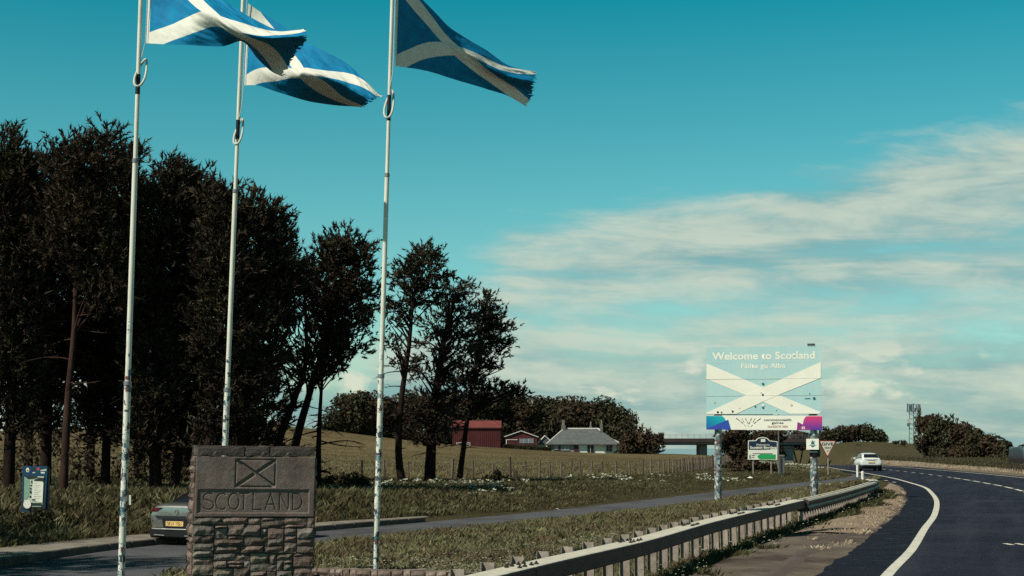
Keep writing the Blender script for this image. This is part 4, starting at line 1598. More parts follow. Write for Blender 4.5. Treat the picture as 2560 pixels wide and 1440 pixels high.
# fan shaped emblem of short strokes
for x0, y0, x1, y1, w in ((1841, 1045, 1851, 1052.5, 2.0), (1852.5, 1054, 1858.5, 1058.5, 2.0), (1855.5, 1046, 1858, 1050, 1.4), (1858, 1051, 1860.5, 1056, 1.6), (1864, 1046, 1867.5, 1052, 2.0), (1868.5, 1054, 1872, 1060, 2.0),
                          (1861.5, 1061.5, 1865, 1066.5, 1.2), (1871.5, 1064, 1872.3, 1067, 1.3), (1879.5, 1046, 1876.5, 1052, 2.0), (1876, 1054, 1873, 1060, 2.0), (1889, 1046, 1886, 1050, 1.4), (1885.5, 1051, 1883.5, 1056, 1.6),
                          (1902.5, 1046, 1892.5, 1053, 2.0), (1891, 1054.5, 1885.5, 1059, 2.0), (1882, 1062, 1878.5, 1067, 1.2)):
    L_ = math.hypot(x1 - x0, y1 - y0)
    nx_, ny_ = -(y1 - y0) / L_ * w / 2, (x1 - x0) / L_ * w / 2
    flat([(x0 + nx_, y0 + ny_), (x1 + nx_ * .7, y1 + ny_ * .7), (x1 - nx_ * .7, y1 - ny_ * .7), (x0 - nx_, y0 - ny_)], SD - 0.052, M['printgrey'] if y0 < 1050 else M['printteal'] if 1865 < x0 < 1880 else M['printgrey'], 'emblem_stroke', bn_)
text_part('commonwealth', 1910, 1978, 1046.5, 1052.5, SD, M['printgrey'], 'lettering', bn_, off=0.058, bold=0.01)
text_part('games', 1929, 1958.5, 1054, 1059.5, SD, M['printgrey'], 'lettering', bn_, off=0.058, bold=0.01)
text_part('GLASGOW 2026', 1919, 1969, 1064, 1068.8, SD, M['printorange'], 'lettering', bn_, off=0.058, bold=0.008)
# little white sign on the right post
sq = MB().rpx(2014, 1097, 2044.5, 1124, SD - 0.12, 0.03).build('small_sign', M['white'])
tag(sq, 'small square white notice with a teal emblem strapped to the right sign post', 'sign')
flat([(2019, 1113), (2040, 1113), (2034, 1114.5), (2034, 1116), (2030, 1118), (2026, 1116.5), (2026, 1114.5)], SD - 0.122, M['printteal'], 'emblem', sq)
flat([(2029, 1099), (2031, 1104), (2035, 1103), (2033, 1108), (2036, 1111), (2025, 1111), (2027, 1107), (2024.5, 1103.5), (2028, 1104.5)], SD - 0.122, M['printteal'], 'emblem', sq)
bk = MB()
p_ = at(2030.5, 1129, SD + 0.2)
lathe(bk, [(0.19, -0.20), (0.21, -0.08), (0.21, 0.1), (0.18, 0.16)], (p_.x, p_.y, p_.z), 16)
bk = bk.build('post_collar', M['blackplastic'], None, smooth=True)
tag(bk, 'black collar wrapped round the right sign post under the white notice', 'collar')
MB().rpx(2020, 1128.5, 2040, 1131, SD - 0.022, 0.008).build('white_strip', M['white'], bk)

# the whole sign stands turned a little towards the oncoming traffic
_a = math.radians(-12)
sg.rotation_euler = (0, 0, _a)
sg.scale = (0.99, 1, 1)
_c = Vector(sg.location)
for o_ in (sq, bk):
    o_.rotation_euler = (0, 0, _a)
    o_.location = _c - Matrix.Rotation(_a, 3, 'Z') @ _c + Vector((0.02, 0, 0))

# ------------------------------------------------------------------ borders sign
BD = 104.0
bs = thing('town_sign', 'navy and white arched boundary sign on two thin grey legs', 'sign', (at(1906, 1187, BD).x, BD, 0))
arch = [(1870, 1149), (1870.5, 1101), (1888, 1101)] + [(1906.5 + 17.5 * math.cos(a), 1103 - 10.5 * math.sin(a) * 1.0) for a in np.linspace(PI * .93, PI * .07, 9)] + [(1925, 1101.5), (1944, 1103.5), (1943, 1149.8)]
bb = MB().ppx(arch, BD, 0.05).build('board', M['white'], bs)
arch2 = [(1872, 1124), (1872, 1103), (1889.5, 1102.6)] + [(1906.5 + 15.8 * math.cos(a), 1104 - 9.6 * math.sin(a)) for a in np.linspace(PI * .93, PI * .07, 9)] + [(1924, 1103), (1942, 1105.2), (1942, 1118), (1925, 1123.5), (1900, 1124.2)]
flat(arch2, BD - 0.001, M['navy'], 'navy_field', bb, 0.01)
flat([(1902, 1097.5), (1913, 1097), (1913.5, 1104.5), (1902.5, 1105)], BD - 0.012, M['white'], 'crest', bb, 0.01)
text_part('Welcome to', 1890.5, 1924, 1109.5, 1114, BD, M['white'], 'lettering', bb, shear=0.2, off=0.022, bold=0.01)
text_part('Scottish Borders', 1875, 1941, 1115.5, 1121.5, BD, M['white'], 'lettering', bb, off=0.024, bold=0.03)
flat([(1894, 1139), (1901, 1135.5), (1939, 1136), (1939, 1148), (1900, 1148), (1894, 1144)], BD - 0.001, M['signgreen'], 'green_field', bb, 0.01)
MB().rpx(1882, 1133.2, 1931, 1134.8, BD - 0.012, 0.01).build('print', M['printgrey'], bb)
MB().rpx(1879, 1138, 1888, 1139.6, BD - 0.012, 0.01).build('print', M['printgrey'], bb)
MB().rpx(1879, 1143, 1886, 1144.2, BD - 0.012, 0.01).build('print', M['printgrey'], bb)
flat([(1873, 1139), (1876, 1136), (1877, 1147), (1874, 1147)], BD - 0.001, M['printteal'], 'print', bb, 0.01)
for x in (1883, 1928):
    MB().tube([at(x, 1190, BD + .08), at(x, 1100 if x > 1900 else 1099, BD + .08)], 0.045, 10).build('leg', M['galvpost'], bs, smooth=True)

# tall thin pole and dark gate post beside it
lp = MB().tube([at(1946.5, 1186, 106), at(1946.5, 1060, 106)], 0.05, 10).build('thin_pole', M['gate_steel'], None, smooth=True)
tag(lp, 'thin grey steel pole standing right beside the navy boundary sign', 'pole')
gb = thing('cabinet', 'dark weathered roadside cabinet just right of the thin grey pole', 'cabinet', (at(1955, 1182, 107).x, 107, 0))
MB().rpx(1949, 1140, 1961, 1184, 107, 0.35).build('body', M['gate_steel'], gb)
MB().rpx(1951, 1145, 1955, 1180, 106.97, 0.03).build('door', M['wood'], gb)
MB().ppx([(1947.5, 1141), (1949, 1137.5), (1960, 1137), (1962.5, 1140.5)], 106.95, 0.45).build('lid', M['stonepale'], gb)

# ------------------------------------------------------------------ give way sign
GD = 107.0
gw = thing('give_way_sign', 'red bordered triangular GIVE WAY sign on a thin grey post', 'road sign', (at(2070, 1187, GD).x, GD, 0))
MB().tube([at(2070.5, 1190, GD + .06), at(2070, 1110, GD + .06)], 0.042, 10).build('post', M['galvpost'], gw, smooth=True)


def tri(x0, x1, yt, yb, r=1.5):
    xm = (x0 + x1) / 2
    return [(x0 + r, yt), (x1 - r, yt), (x1, yt + r), (xm + r * .7, yb - r * .4), (xm, yb), (xm - r * .7, yb - r * .4), (x0, yt + r)]


tb = MB().ppx(tri(2048, 2090, 1101.5, 1144), GD, 0.03).build('triangle', M['signred'], gw)
flat(tri(2050.5, 2087, 1103.5, 1139, 1), GD - 0.001, M['cream'], 'white_field', tb, 0.01)
text_part('GIVE', 2054, 2083, 1106.5, 1113.5, GD, M['printblack'], 'lettering', tb, off=0.02, bold=0.02)
text_part('WAY', 2061, 2078, 1117, 1122, GD, M['printblack'], 'lettering', tb, off=0.02, bold=0.02)
text_part('i', 2068, 2070.5, 1125, 1128, GD, M['printblack'], 'lettering', tb, off=0.02)

# white verge markers
for i, (px, yt, yb, lb) in enumerate(((2144, 1163, 1192, 'short white marker post beside the wheel of the white car, farther of two'), (2157, 1178, 1207, 'short white marker post just behind the end of the barrier, nearer of two'))):
    q = gnd(px, yb, 0)
    hgt = (yb - yt) / 3700 * q.y
    v = thing('marker_post', lb, 'bollard', (q.x, q.y, 0), group='white marker posts behind the barrier end')
    mb = MB()
    lathe(mb, [(0.085, -0.2), (0.085, hgt - .08), (0.075, hgt - 0.03), (0.03, hgt)], (0, 0, 0), 14)
    mb.build('body', M['fascia'], v, smooth=True, local=True)
    mb = MB()
    lathe(mb, [(0.088, hgt - .30), (0.088, hgt - .22)], (0, 0, 0), 14)
    mb.build('band', M['cream'], v, local=True)

# ------------------------------------------------------------------ blue notice board
ND = 37.5
nb = thing('notice_board', 'leaning blue framed notice board with map poster and round white sticker among the bushes', 'notice board', (at(86, 1290, ND).x, ND, -0.1))
fr = MB().ppx([(56, 1165.5), (117, 1165.5), (118, 1180), (112, 1283), (54, 1279.5)], ND, 0.06).build('board', M['blueframe'], nb)
MB().ppx([(117.2, 1166), (121, 1172), (118, 1285), (112.4, 1283.5)], ND + 0.061, 0.16).build('case_side', M['blackplastic'], nb)
flat([(60, 1189), (112, 1189), (109, 1274), (57.5, 1273)], ND, M['posterdark'], 'poster_recess', fr, 0.008)
flat([(61, 1192), (108, 1191), (106, 1262), (59.5, 1264)], ND - 0.009, M['posterpale'], 'poster', fr, 0.006)
flat([(61, 1194), (72, 1196), (75, 1215), (72, 1240), (66, 1249), (60, 1248)], ND - 0.016, M['postergreen'], 'map', fr, 0.004)
flat([(62, 1192), (92, 1191), (92, 1194), (84, 1197), (71, 1198)], ND - 0.0165, M['posterdark'], 'dark_print', fr, 0.004)
flat([(93, 1191.5), (109, 1190.5), (109, 1203), (85, 1202.5), (86, 1199), (93, 1196)], ND - 0.016, M['posterdark'], 'dark_print', fr, 0.003)
flat([(94, 1190.5), (110, 1191), (109.5, 1195), (94, 1193.5)], ND - 0.021, M['posterpale'], 'print', fr, 0.004)
flat([(82, 1203), (107, 1205), (108.5, 1208), (106, 1256), (79, 1252)], ND - 0.016, M['white'], 'timetable_sheet', fr, 0.004)
for cx_, cy_, w, h in ((79.5, 1205, 2, 4), (78, 1213.5, 2.4, 2), (77, 1221.5, 2.2, 2.2), (76.5, 1230, 2.3, 4.5), (75.5, 1241.5, 2.6, 2.6)):
    flat(disc(cx_, cy_, w, h, 8), ND - 0.021, M['posterdark'], 'dark_print', fr, 0.003)
for k in range(9):
    y = 1208 + k * 4.6
    MB().rpx(84, y, 94 + (k * 7) % 10, y + 0.9, ND - 0.0215, 0.002).build('print_line', M['postergreen'], fr)
MB().ppx([(80, 1247.5), (89, 1248), (88.5, 1251.5), (80, 1251)], ND - 0.024, 0.003).build('dark_print', M['posterdark'], fr)
flat([(77, 1257), (105, 1257.5), (104, 1268), (76, 1268)], ND - 0.014, M['posterdark'], 'dark_print', fr, 0.003)
MB().rpx(80, 1265.3, 103, 1266.8, ND - 0.02, 0.003).build('print_line', M['posterpale'], fr)
flat(disc(67.8, 1260.5, 9.6, 10.8, 20), ND - 0.026, M['white'], 'round_sticker', fr, 0.003)
flat(disc(69, 1175, 4.2, 6, 10), ND - 0.002, M['white'], 'sticker', fr, 0.003)
flat(disc(69, 1176, 1.8, 2.4, 8), ND - 0.006, M['stickerred'], 'sticker', fr, 0.003)
flat([(92, 1169), (99, 1169), (99, 1176), (92, 1176)], ND - 0.002, M['stickerred'], 'sticker', fr, 0.003)
flat([(101, 1175), (116, 1172), (116, 1177), (101, 1178)], ND - 0.002, M['posterpale'], 'sticker', fr, 0.003)
flat([(102, 1180), (112, 1180), (111, 1184), (102, 1183.5)], ND - 0.002, M['white'], 'sticker', fr, 0.003)
flat([(81, 1180), (88, 1180), (88, 1183), (81, 1183)], ND - 0.002, M['posterpale'], 'sticker', fr, 0.003)
flat([(80, 1168), (86, 1168), (87, 1178), (80, 1178)], ND - 0.002, M['posterdark'], 'sticker', fr, 0.003)
flat([(103, 1279), (111, 1279), (111, 1283.5), (107, 1283)], ND - 0.002, M['posterpale'], 'sticker', fr, 0.003)
for x in (64, 106):
    MB().tube([at(x, 1345, ND + .12), at(x + 2, 1200, ND + .12)], 0.035, 8).build('leg', M['blackplastic'], nb)


# ------------------------------------------------------------------ cars
def loft(mb, secs, closed_ends=True):
    """secs: list of lists of 3D points, same count, closed rings"""
    n = len(secs[0])
    vs = [p for s_ in secs for p in s_]
    fs = []
    for i in range(len(secs) - 1):
        for k in range(n):
            fs.append((i * n + k, i * n + (k + 1) % n, (i + 1) * n + (k + 1) % n, (i + 1) * n + k))
    if closed_ends:
        fs.append(tuple(range(n - 1, -1, -1)))
        fs.append(tuple((len(secs) - 1) * n + k for k in range(n)))
    mb.add(vs, fs)


def ring(y, zb, zt, hb, hm, ht, zm=None):
    zm = zm if zm is not None else (zb + zt) / 2
    half = [(hb * 0.6, zb), (hb, zb + 0.03), (hm, zm - 0.10), (hm, zm + 0.05), (ht, zt - 0.05), (ht * 0.92, zt), (ht * 0.45, zt + 0.015)]
    return [(x, y, z) for x, z in half] + [(-x, y, z) for x, z in reversed(half)]


def subsurf(o, lv=2):
    m_ = o.modifiers.new('smooth', 'SUBSURF')
    m_.levels = lv
    m_.render_levels = lv


def wheel(parent, x, y, r=0.34, w=0.23):
    mb = MB()
    prof = [(r * 0.62, -w / 2), (r * 0.93, -w / 2), (r, -w / 2 + .03), (r, w / 2 - .03), (r * 0.93, w / 2), (r * 0.62, w / 2)]
    n = 22
    vs, fs = [], []
    for rr, t in prof:
        for k in range(n):
            a = 2 * PI * k / n
            vs.append((x + t, y + rr * math.cos(a), r + rr * math.sin(a)))
    for i in range(len(prof)):
        j = (i + 1) % len(prof)
        for k in range(n):
            fs.append((i * n + k, i * n + (k + 1) % n, j * n + (k + 1) % n, j * n + k))
    mb.add(vs, fs)
    o = mb.build('wheel', M['tyre'], parent, local=True)
    sgn = 1 if x > 0 else -1
    mb = MB()
    for k in range(5):
        a = 2 * PI * k / 5
        mb.box((x + sgn * (w / 2 - .03), y + math.cos(a) * r * 0.33, r + math.sin(a) * r * 0.33), (0.03, 0.06, r * 0.62), rx=a - PI / 2)
    mb.tube([(x - .04, y, r), (x + sgn * (w / 2 - .01), y, r)], r * 0.62 * 0.3, 12)
    q = mb.build('rim', M['rim'], o, local=True)
    return o


# silver fastback, parked, seen from behind
q = gnd(434, 1363, -0.285)
car = thing('parked_car', 'silver fastback car parked by the kerb, half hidden behind the stone monument', 'car', (q.x + 0.05, q.y, -0.285), math.radians(-27))
mb = MB()
S = []
for y, zb, zt, hb, hm, ht, zm in ((0.00, 0.42, 0.86, 0.66, 0.74, 0.62, .66), (0.05, 0.30, 0.92, 0.78, 0.84, 0.70, .66), (0.22, 0.24, 0.96, 0.86, 0.905, 0.76, .66), (0.6, 0.22, 0.98, 0.88, 0.93, 0.78, .68), (1.6, 0.20, 0.96, 0.88, 0.93, 0.80, .66),
                             (3.0, 0.20, 0.94, 0.88, 0.93, 0.80, .62), (3.7, 0.22, 0.90, 0.86, 0.92, 0.76, .6), (4.3, 0.26, 0.78, 0.80, 0.86, 0.66, .55), (4.55, 0.34, 0.66, 0.6, 0.68, 0.5, .5)):
    S.append(ring(y, zb, zt, hb, hm, ht, zm))
loft(mb, S)
cb = mb.build('body', M['silver'], car, smooth=True, local=True)
subsurf(cb, 2)
mb = MB()
S = []
for y, hz, hw, tw in ((0.30, 0.97, 0.62, 0.50), (0.9, 1.22, 0.72, 0.52), (1.5, 1.38, 0.76, 0.56), (2.2, 1.43, 0.77, 0.57), (2.8, 1.38, 0.76, 0.54), (3.4, 1.10, 0.74, 0.52), (3.7, 0.94, 0.72, 0.52)):
    S.append([(hw, y, 0.90), (hw * 0.98, y, 0.5 * (0.9 + hz)), (tw, y, hz - 0.02), (tw * 0.5, y, hz), (-tw * 0.5, y, hz), (-tw, y, hz - 0.02), (-hw * 0.98, y, 0.5 * (0.9 + hz)), (-hw, y, 0.90)])
loft(mb, S)
o = mb.build('windows', M['glass'], car, smooth=True, local=True)
subsurf(o, 2)
mb = MB()
S = []
for y, z, tw in ((1.25, 1.345, 0.50), (1.7, 1.41, 0.53), (2.2, 1.442, 0.54), (2.75, 1.40, 0.5)):
    S.append([(tw, y, z - 0.03), (tw * .5, y, z), (-tw * .5, y, z), (-tw, y, z - 0.03), (-tw, y, z - 0.05), (tw, y, z - 0.05)])
loft(mb, S)
mb.build('roof', M['cardark'], car, smooth=True, local=True)
# lower bumper, recess, chrome line
mb = MB()
S = []
for y, zb, zt, hb, hm, ht in ((-0.045, 0.20, 0.345, 0.60, 0.64, 0.64), (-0.015, 0.17, 0.35, 0.74, 0.79, 0.79), (0.10, 0.15, 0.35, 0.84, 0.875, 0.875), (0.35, 0.15, 0.35, 0.88, 0.915, 0.915)):
    S.append([(hb, y, zb), (hm, y, (zb + zt) / 2), (ht, y, zt), (-ht, y, zt), (-hm, y, (zb + zt) / 2), (-hb, y, zb)])
loft(mb, S)
mb.build('bumper', M['blackplastic'], car, local=True)
mb = MB()
mb.tube([(-0.80, 0.10, 0.375), (-0.70, -0.015, 0.372), (-0.4, -0.05, 0.37), (0.4, -0.05, 0.37), (0.70, -0.015, 0.372), (0.80, 0.10, 0.375)], 0.016, 8)
mb.build('trim_strip', M['chrome'], car, local=True)
MB().prism([(-0.34, -0.052, 0.40), (0.34, -0.052, 0.40), (0.39, -0.052, 0.62), (-0.39, -0.052, 0.62)], (0, 0.08, 0)).build('plate_recess', M['blackplastic'], car, local=True)
MB().box((0, 0.0, 0.655), (1.2, 0.07, 0.05)).build('shadow_gap', M['cardark'], car, local=True)
pl = MB().box((0, -0.062, 0.50), (0.52, 0.014, 0.112)).build('number_plate', M['plate'], car, local=True)
cu = bpy.data.curves.new('t', 'FONT')
cu.body = 'SK24 YBU'
cu.size = 0.115
cu.align_x = 'CENTER'
ob = bpy.data.objects.new('t', cu)
COL.objects.link(ob)
dg = bpy.context.evaluated_depsgraph_get()
me = bpy.data.meshes.new_from_object(ob.evaluated_get(dg))
bpy.data.objects.remove(ob)
for v in me.vertices:
    v.co = (v.co.x * 0.88, -0.071, 0.462 + v.co.y)
me.materials.clear()
me.materials.append(M['printblack'])
me.name = 'lettering'
o = bpy.data.objects.new('lettering', me)
COL.objects.link(o)
o.parent = pl
for sg_ in (-1, 1):
    mb = MB()
    mb.prism([(sg_ * 0.44, -0.022, 0.865), (sg_ * 0.74, 0.02, 0.855), (sg_ * 0.80, 0.06, 0.80), (sg_ * 0.78, 0.05, 0.76), (sg_ * 0.62, 0.0, 0.765)], (0, 0.09, 0))
    mb.build('tail_light', M['lampred'], car, local=True)
    mb = MB()
    mb.tube([(sg_ * 0.83, 0.13, 0.70), (sg_ * 0.80, 0.09, 0.60), (sg_ * 0.72, 0.02, 0.55)], 0.02, 6)
    mb.build('reflector', M['lampred'], car, local=True)
    mb = MB()
    mb.tube([(sg_ * 0.30, -0.06, 0.22), (sg_ * 0.62, -0.045, 0.23)], 0.012, 6)
    mb.build('diffuser_strip', M['chrome'], car, local=True)
    for y in (0.88, 3.65):
        wheel(car, sg_ * 0.80, y, 0.33)
mb = MB()
mb.tube([(0.055 * math.cos(a), -0.008, 0.765 + 0.055 * math.sin(a)) for a in np.linspace(0, 2 * PI, 14, endpoint=False)], 0.009, 6, closed=True)
mb.tube([(-0.03, -0.01, 0.78), (0, -0.01, 0.755), (0.03, -0.01, 0.78)], 0.008, 6)
mb.build('badge', M['chrome'], car, local=True)

# white crossover driving away
q = gnd(2179, 1177.5, 0)
cw = thing('moving_car', 'white crossover car driving away round the bend', 'car', (q.x, q.y, 0.0), math.radians(-5))
mb = MB()
S = []
for y, zb, zt, hb, hm, ht, zm in ((0.00, 0.50, 1.02, 0.70, 0.80, 0.66, .75), (0.06, 0.40, 1.08, 0.82, 0.88, 0.74, .75), (0.3, 0.34, 1.10, 0.88, 0.93, 0.80, .75), (1.6, 0.30, 1.06, 0.89, 0.94, 0.82, .7), (3.2, 0.30, 1.02, 0.89, 0.94, 0.82, .68),
                             (4.0, 0.32, 0.98, 0.86, 0.92, 0.76, .65), (4.45, 0.38, 0.82, 0.72, 0.80, 0.6, .6)):
    S.append(ring(y, zb, zt, hb, hm, ht, zm))
loft(mb, S)
o = mb.build('body', M['carwhite'], cw, smooth=True, local=True)
subsurf(o, 2)
mb = MB()
S = []
for y, hz, hw, tw in ((0.22, 1.10, 0.70, 0.60), (0.55, 1.40, 0.72, 0.60), (0.9, 1.50, 0.76, 0.62), (2.0, 1.54, 0.77, 0.62), (2.7, 1.48, 0.76, 0.58), (3.4, 1.10, 0.74, 0.52)):
    S.append([(hw, y, 1.0), (hw * 0.98, y, 0.5 * (1.0 + hz)), (tw, y, hz - 0.03), (tw * 0.5, y, hz), (-tw * 0.5, y, hz), (-tw, y, hz - 0.03), (-hw * 0.98, y, 0.5 * (1.0 + hz)), (-hw, y, 1.0)])
loft(mb, S)
o = mb.build('roof_shell', M['carwhite'], cw, smooth=True, local=True)
subsurf(o, 1)
MB().prism([(-0.60, 0.24, 1.155), (0.60, 0.24, 1.155), (0.53, 0.45, 1.40), (-0.53, 0.45, 1.40)], (0, 0.02, 0.02)).build('rear_window', M['glass'], cw, local=True)
for sg_ in (-1, 1):
    MB().prism([(sg_ * 0.755, 0.7, 1.12), (sg_ * 0.765, 2.9, 1.10), (sg_ * 0.69, 2.4, 1.42), (sg_ * 0.69, 0.9, 1.43)], (sg_ * 0.02, 0, 0)).build('side_window', M['glass'], cw, local=True)
    for y in (0.75, 3.5):
        wheel(cw, sg_ * 0.80, y, 0.35)
    MB().prism([(sg_ * 0.30, -0.02, 0.965), (sg_ * 0.80, 0.06, 0.985), (sg_ * 0.80, 0.06, 0.93), (sg_ * 0.30, -0.02, 0.93)], (0, 0.05, 0)).build('tail_light', M['lampred'], cw, local=True)
    MB().box((sg_ * 1.0, 2.9, 1.05), (0.16, 0.1, 0.12)).build('mirror', M['carwhite'], cw, local=True)
MB().box((0, 0.0, 0.44), (1.4, 0.16, 0.14)).build('bumper', M['blackplastic'], cw, local=True)
MB().box((0, -0.01, 0.94), (0.62, 0.05, 0.04)).build('light_bar', M['lampred'], cw, local=True)
MB().box((0, -0.02, 0.74), (0.52, 0.04, 0.11)).build('number_plate', M['plate'], cw, local=True)
MB().box((0, 2.2, 0.24), (1.5, 3.9, 0.12)).build('underbody', M['blackplastic'], cw, local=True)

# dark van at the right edge of the picture, facing the camera
vq = at(2584, 1166, 150)
vn = thing('dark_van', 'dark van with its headlights on, cut by the right edge behind the verge posts', 'van', (vq.x, 150, vq.z), math.radians(180))
mb = MB()
S = []
for y, zt, hw, tw in ((-4.6, 1.95, 0.95, 0.86), (-1.2, 2.0, 0.98, 0.86), (-0.5, 1.98, 0.98, 0.84), (-0.1, 1.60, 0.98, 0.86), (0.25, 1.12, 0.97, 0.88), (0.75, 0.98, 0.94, 0.82), (0.9, 0.86, 0.86, 0.74)):
    S.append([(hw * .9, y, 0.25), (hw, y, 0.4), (hw, y, min(zt - .1, 1.0)), (tw, y, zt - 0.05), (tw * .8, y, zt), (-tw * .8, y, zt), (-tw, y, zt - 0.05), (-hw, y, min(zt - .1, 1.0)), (-hw, y, 0.4), (-hw * .9, y, 0.25)])
loft(mb, S)
mb.build('body', M['cardark'], vn, smooth=True, local=True)
MB().prism([(-0.84, 0.16, 1.18), (0.84, 0.16, 1.18), (0.74, -0.42, 1.88), (-0.74, -0.42, 1.88)], (0, 0.04, 0.03)).build('windscreen', M['glass'], vn, local=True)
for sg_ in (-1, 1):
    MB().tube([(sg_ * 0.88, 0.18, 1.16), (sg_ * 0.78, -0.44, 1.92)], 0.05, 6).build('pillar', M['mast'], vn, local=True)
    MB().tube([(sg_ * 0.74, 0.72, 0.78), (sg_ * 0.74, 0.93, 0.76)], 0.13, 12).build('headlight', M['lampwhite'], vn, local=True)
    MB().tube([(sg_ * 0.70, 0.80, 0.50), (sg_ * 0.70, 0.93, 0.50)], 0.08, 12).build('fog_light', M['lampwhite'], vn, local=True)
    wheel(vn, sg_ * 0.86, -0.1, 0.34)
    wheel(vn, sg_ * 0.86, -3.7, 0.34)
MB().box((0, 0.91, 0.72), (1.1, 0.06, 0.22)).build('grille', M['blackplastic'], vn, local=True)
MB().box((0, 0.24, 1.15), (1.75, 0.08, 0.05)).build('wiper_panel', M['mast'], vn, local=True)

# ------------------------------------------------------------------ buildings
# house
HD = 235.0
hs = thing('cottage', 'white cottage with a grey hipped slate roof and stone chimneys', 'house', (at(1460, 1134, HD).x, HD, at(1460, 1134, HD).z))


def P3(px, py, d):
    return at(px, py, d)


eL, eR, rL, rR = 1368.5, 1502, 1413, 1497
zE, zR = at(1400, 1109.5, HD).z, at(1400, 1070.5, HD).z
X = lambda px: at(px, 1110, HD).x
dep = 9.0
zb = at(1400, 1140, HD).z
XL, XR = X(1378), X(1547)
MB().box(((XL + XR) / 2, HD + dep / 2, (zb + zE) / 2), (XR - XL, dep - 0.6, zE - zb + 0.1)).build('wall', M['harl'], hs)
MB().box(((X(1378) + X(1436)) / 2, HD + 0.24, (zb + zE) / 2), (X(1436) - X(1378), 0.1, zE - zb)).build('front_wall_shade', M['wallshade'], hs, )  # thin grey slab paints the shade on the left part of the front


def hip(x0, x1, r0, r1, y0, y1, ze, zr, name='roof', mat=M['slate'], par=None):
    ym = (y0 + y1) / 2
    vs = [(x0, y0, ze), (x1, y0, ze), (x1, y1, ze), (x0, y1, ze), (r0, ym, zr), (r1, ym, zr)]
    vs += [(x0, y0, ze - .15), (x1, y0, ze - .15), (x1, y1, ze - .15), (x0, y1, ze - .15)]
    fs = [(0, 1, 5, 4), (1, 2, 5), (2, 3, 4, 5), (3, 0, 4), (6, 7, 1, 0), (7, 8, 2, 1), (8, 9, 3, 2), (9, 6, 0, 3), (6, 9, 8, 7)]
    return MB().add(vs, fs).build(name, mat, par)


rf = hip(X(1366), X(1550), X(1413), X(1500), HD - 0.3, HD + dep + 0.3, zE, zR, par=hs)
zR2 = at(1400, 1086.5, HD).z
hip(X(1497), X(1552), X(1511), X(1515), HD - 0.6, HD + dep, zE - 0.03, zR2, par=hs)
mb = MB()
ym = HD + dep / 2
for a, b_ in (((X(1366), HD - .3, zE), (X(1413), ym, zR)), ((X(1413), ym, zR), (X(1500), ym, zR)), ((X(1552), HD - .6, zE), (X(1515), HD + dep / 2 - .3, zR2)), ((X(1500), ym, zR), (X(1507), HD + 3.6, zR - .5))):
    mb.tube([a, b_], 0.10, 6)
mb.build('ridge_tiles', M['fascia'], rf)
# left lean gable
gz, ge = at(1, 1090, HD).z, at(1, 1111, HD).z
vs = [(X(1341), HD + 1.5, ge), (X(1376), HD + 1.5, ge), (X(1363), HD + 1.5, gz)]
MB().prism(vs, (0, 5, 0)).build('annex_roof', M['slate'], hs)
mb = MB()
mb.tube([(X(1340), HD + 1.4, ge - .03), (X(1363), HD + 1.4, gz + .05), (X(1375), HD + 1.4, at(1, 1101, HD).z)], 0.10, 6)
mb.build('annex_verge', M['fascia'], hs)
MB().box(((X(1343) + X(1374)) / 2, HD + 4, (zb + ge) / 2), (X(1374) - X(1343), 4.8, ge - zb)).build('annex_wall', M['harl'], hs)
for x0, x1, yt, yb, dd in ((1403.5, 1413.5, 1063, 1080, 4.0), (1500.5, 1507, 1060, 1092, 3.2), (1474, 1480, 1065, 1073, 6)):
    c = MB().rpx(x0, yt, x1, yb, HD + dd, 0.9).build('chimney', M['chim'], hs)
    n_ = 2 if x1 - x0 > 8 else 1
    for k in range(n_):
        xx = x0 + (x1 - x0) * (k + 1) / (n_ + 1)
        MB().tube([at(xx, yt + 1, HD + dd + .4), at(xx, yt - 13 if n_ == 2 else yt - 11, HD + dd + .4)], [0.13, 0.10], 8).build('chimney_pot', M['pot'], c)
for x0, x1, y0, y1, mt in ((1384, 1396, 1113, 1124, 'paleglass'), (1402, 1424, 1113, 1126, 'paleglass'), (1397, 1401, 1112, 1130, 'maroon'), (1435, 1446, 1112, 1132, 'maroon'), (1468.5, 1484, 1112, 1134, 'darkopen'), (1516, 1529, 1113, 1128, 'darkopen')):
    f_ = MB().rpx(x0, y0, x1, y1, HD + 0.10, 0.1).build('window' if mt != 'maroon' else 'door', M[mt], hs)
    if mt != 'maroon':
        MB().rpx(x0 - .6, y1, x1 + .6, y1 + 1.0, HD + 0.02, 0.2).build('sill', M['chim'], f_)
        xm = (x0 + x1) / 2
        MB().rpx(xm - .4, y0, xm + .4, y1, HD + 0.05, 0.06).build('window_bar', M['fascia'], f_)

# red barn
BN = 232.0
barn = thing('barn', 'tall windowless red barn with a paler red roof', 'barn', (at(1190, 1116, BN).x, BN, at(1190, 1116, BN).z))
x0, x1 = at(1131, 1090, BN).x, at(1251.5, 1090, BN).x
za, ze_, zr_ = at(1, 1120, BN).z, at(1, 1069, BN).z, at(1, 1050.5, BN).z
MB().box(((x0 + x1) / 2, BN + 3.5, (za + ze_) / 2), (x1 - x0, 7, ze_ - za)).build('wall', M['redmetal'], barn)
vs = [(x0 - .1, BN - .2, ze_), (x1 + .1, BN - .2, ze_), (x1 + .1, BN + 3.5, zr_), (x0 - .1, BN + 3.5, zr_), (x0 - .1, BN + 7.2, ze_), (x1 + .1, BN + 7.2, ze_)]
MB().add(vs, [(0, 1, 2, 3), (3, 2, 5, 4), (0, 3, 4), (1, 5, 2), (0, 4, 5, 1)]).build('roof', M['redroof'], barn)
mb = MB()
k = x0 + 0.15
while k < x1:
    mb.box((k, BN - .02, (za + ze_) / 2), (0.09, 0.05, ze_ - za - .05))
    k += 0.3
rb_ = mb.build('corrugation', M['redmetal'], barn)
tag(rb_, kind='stuff')
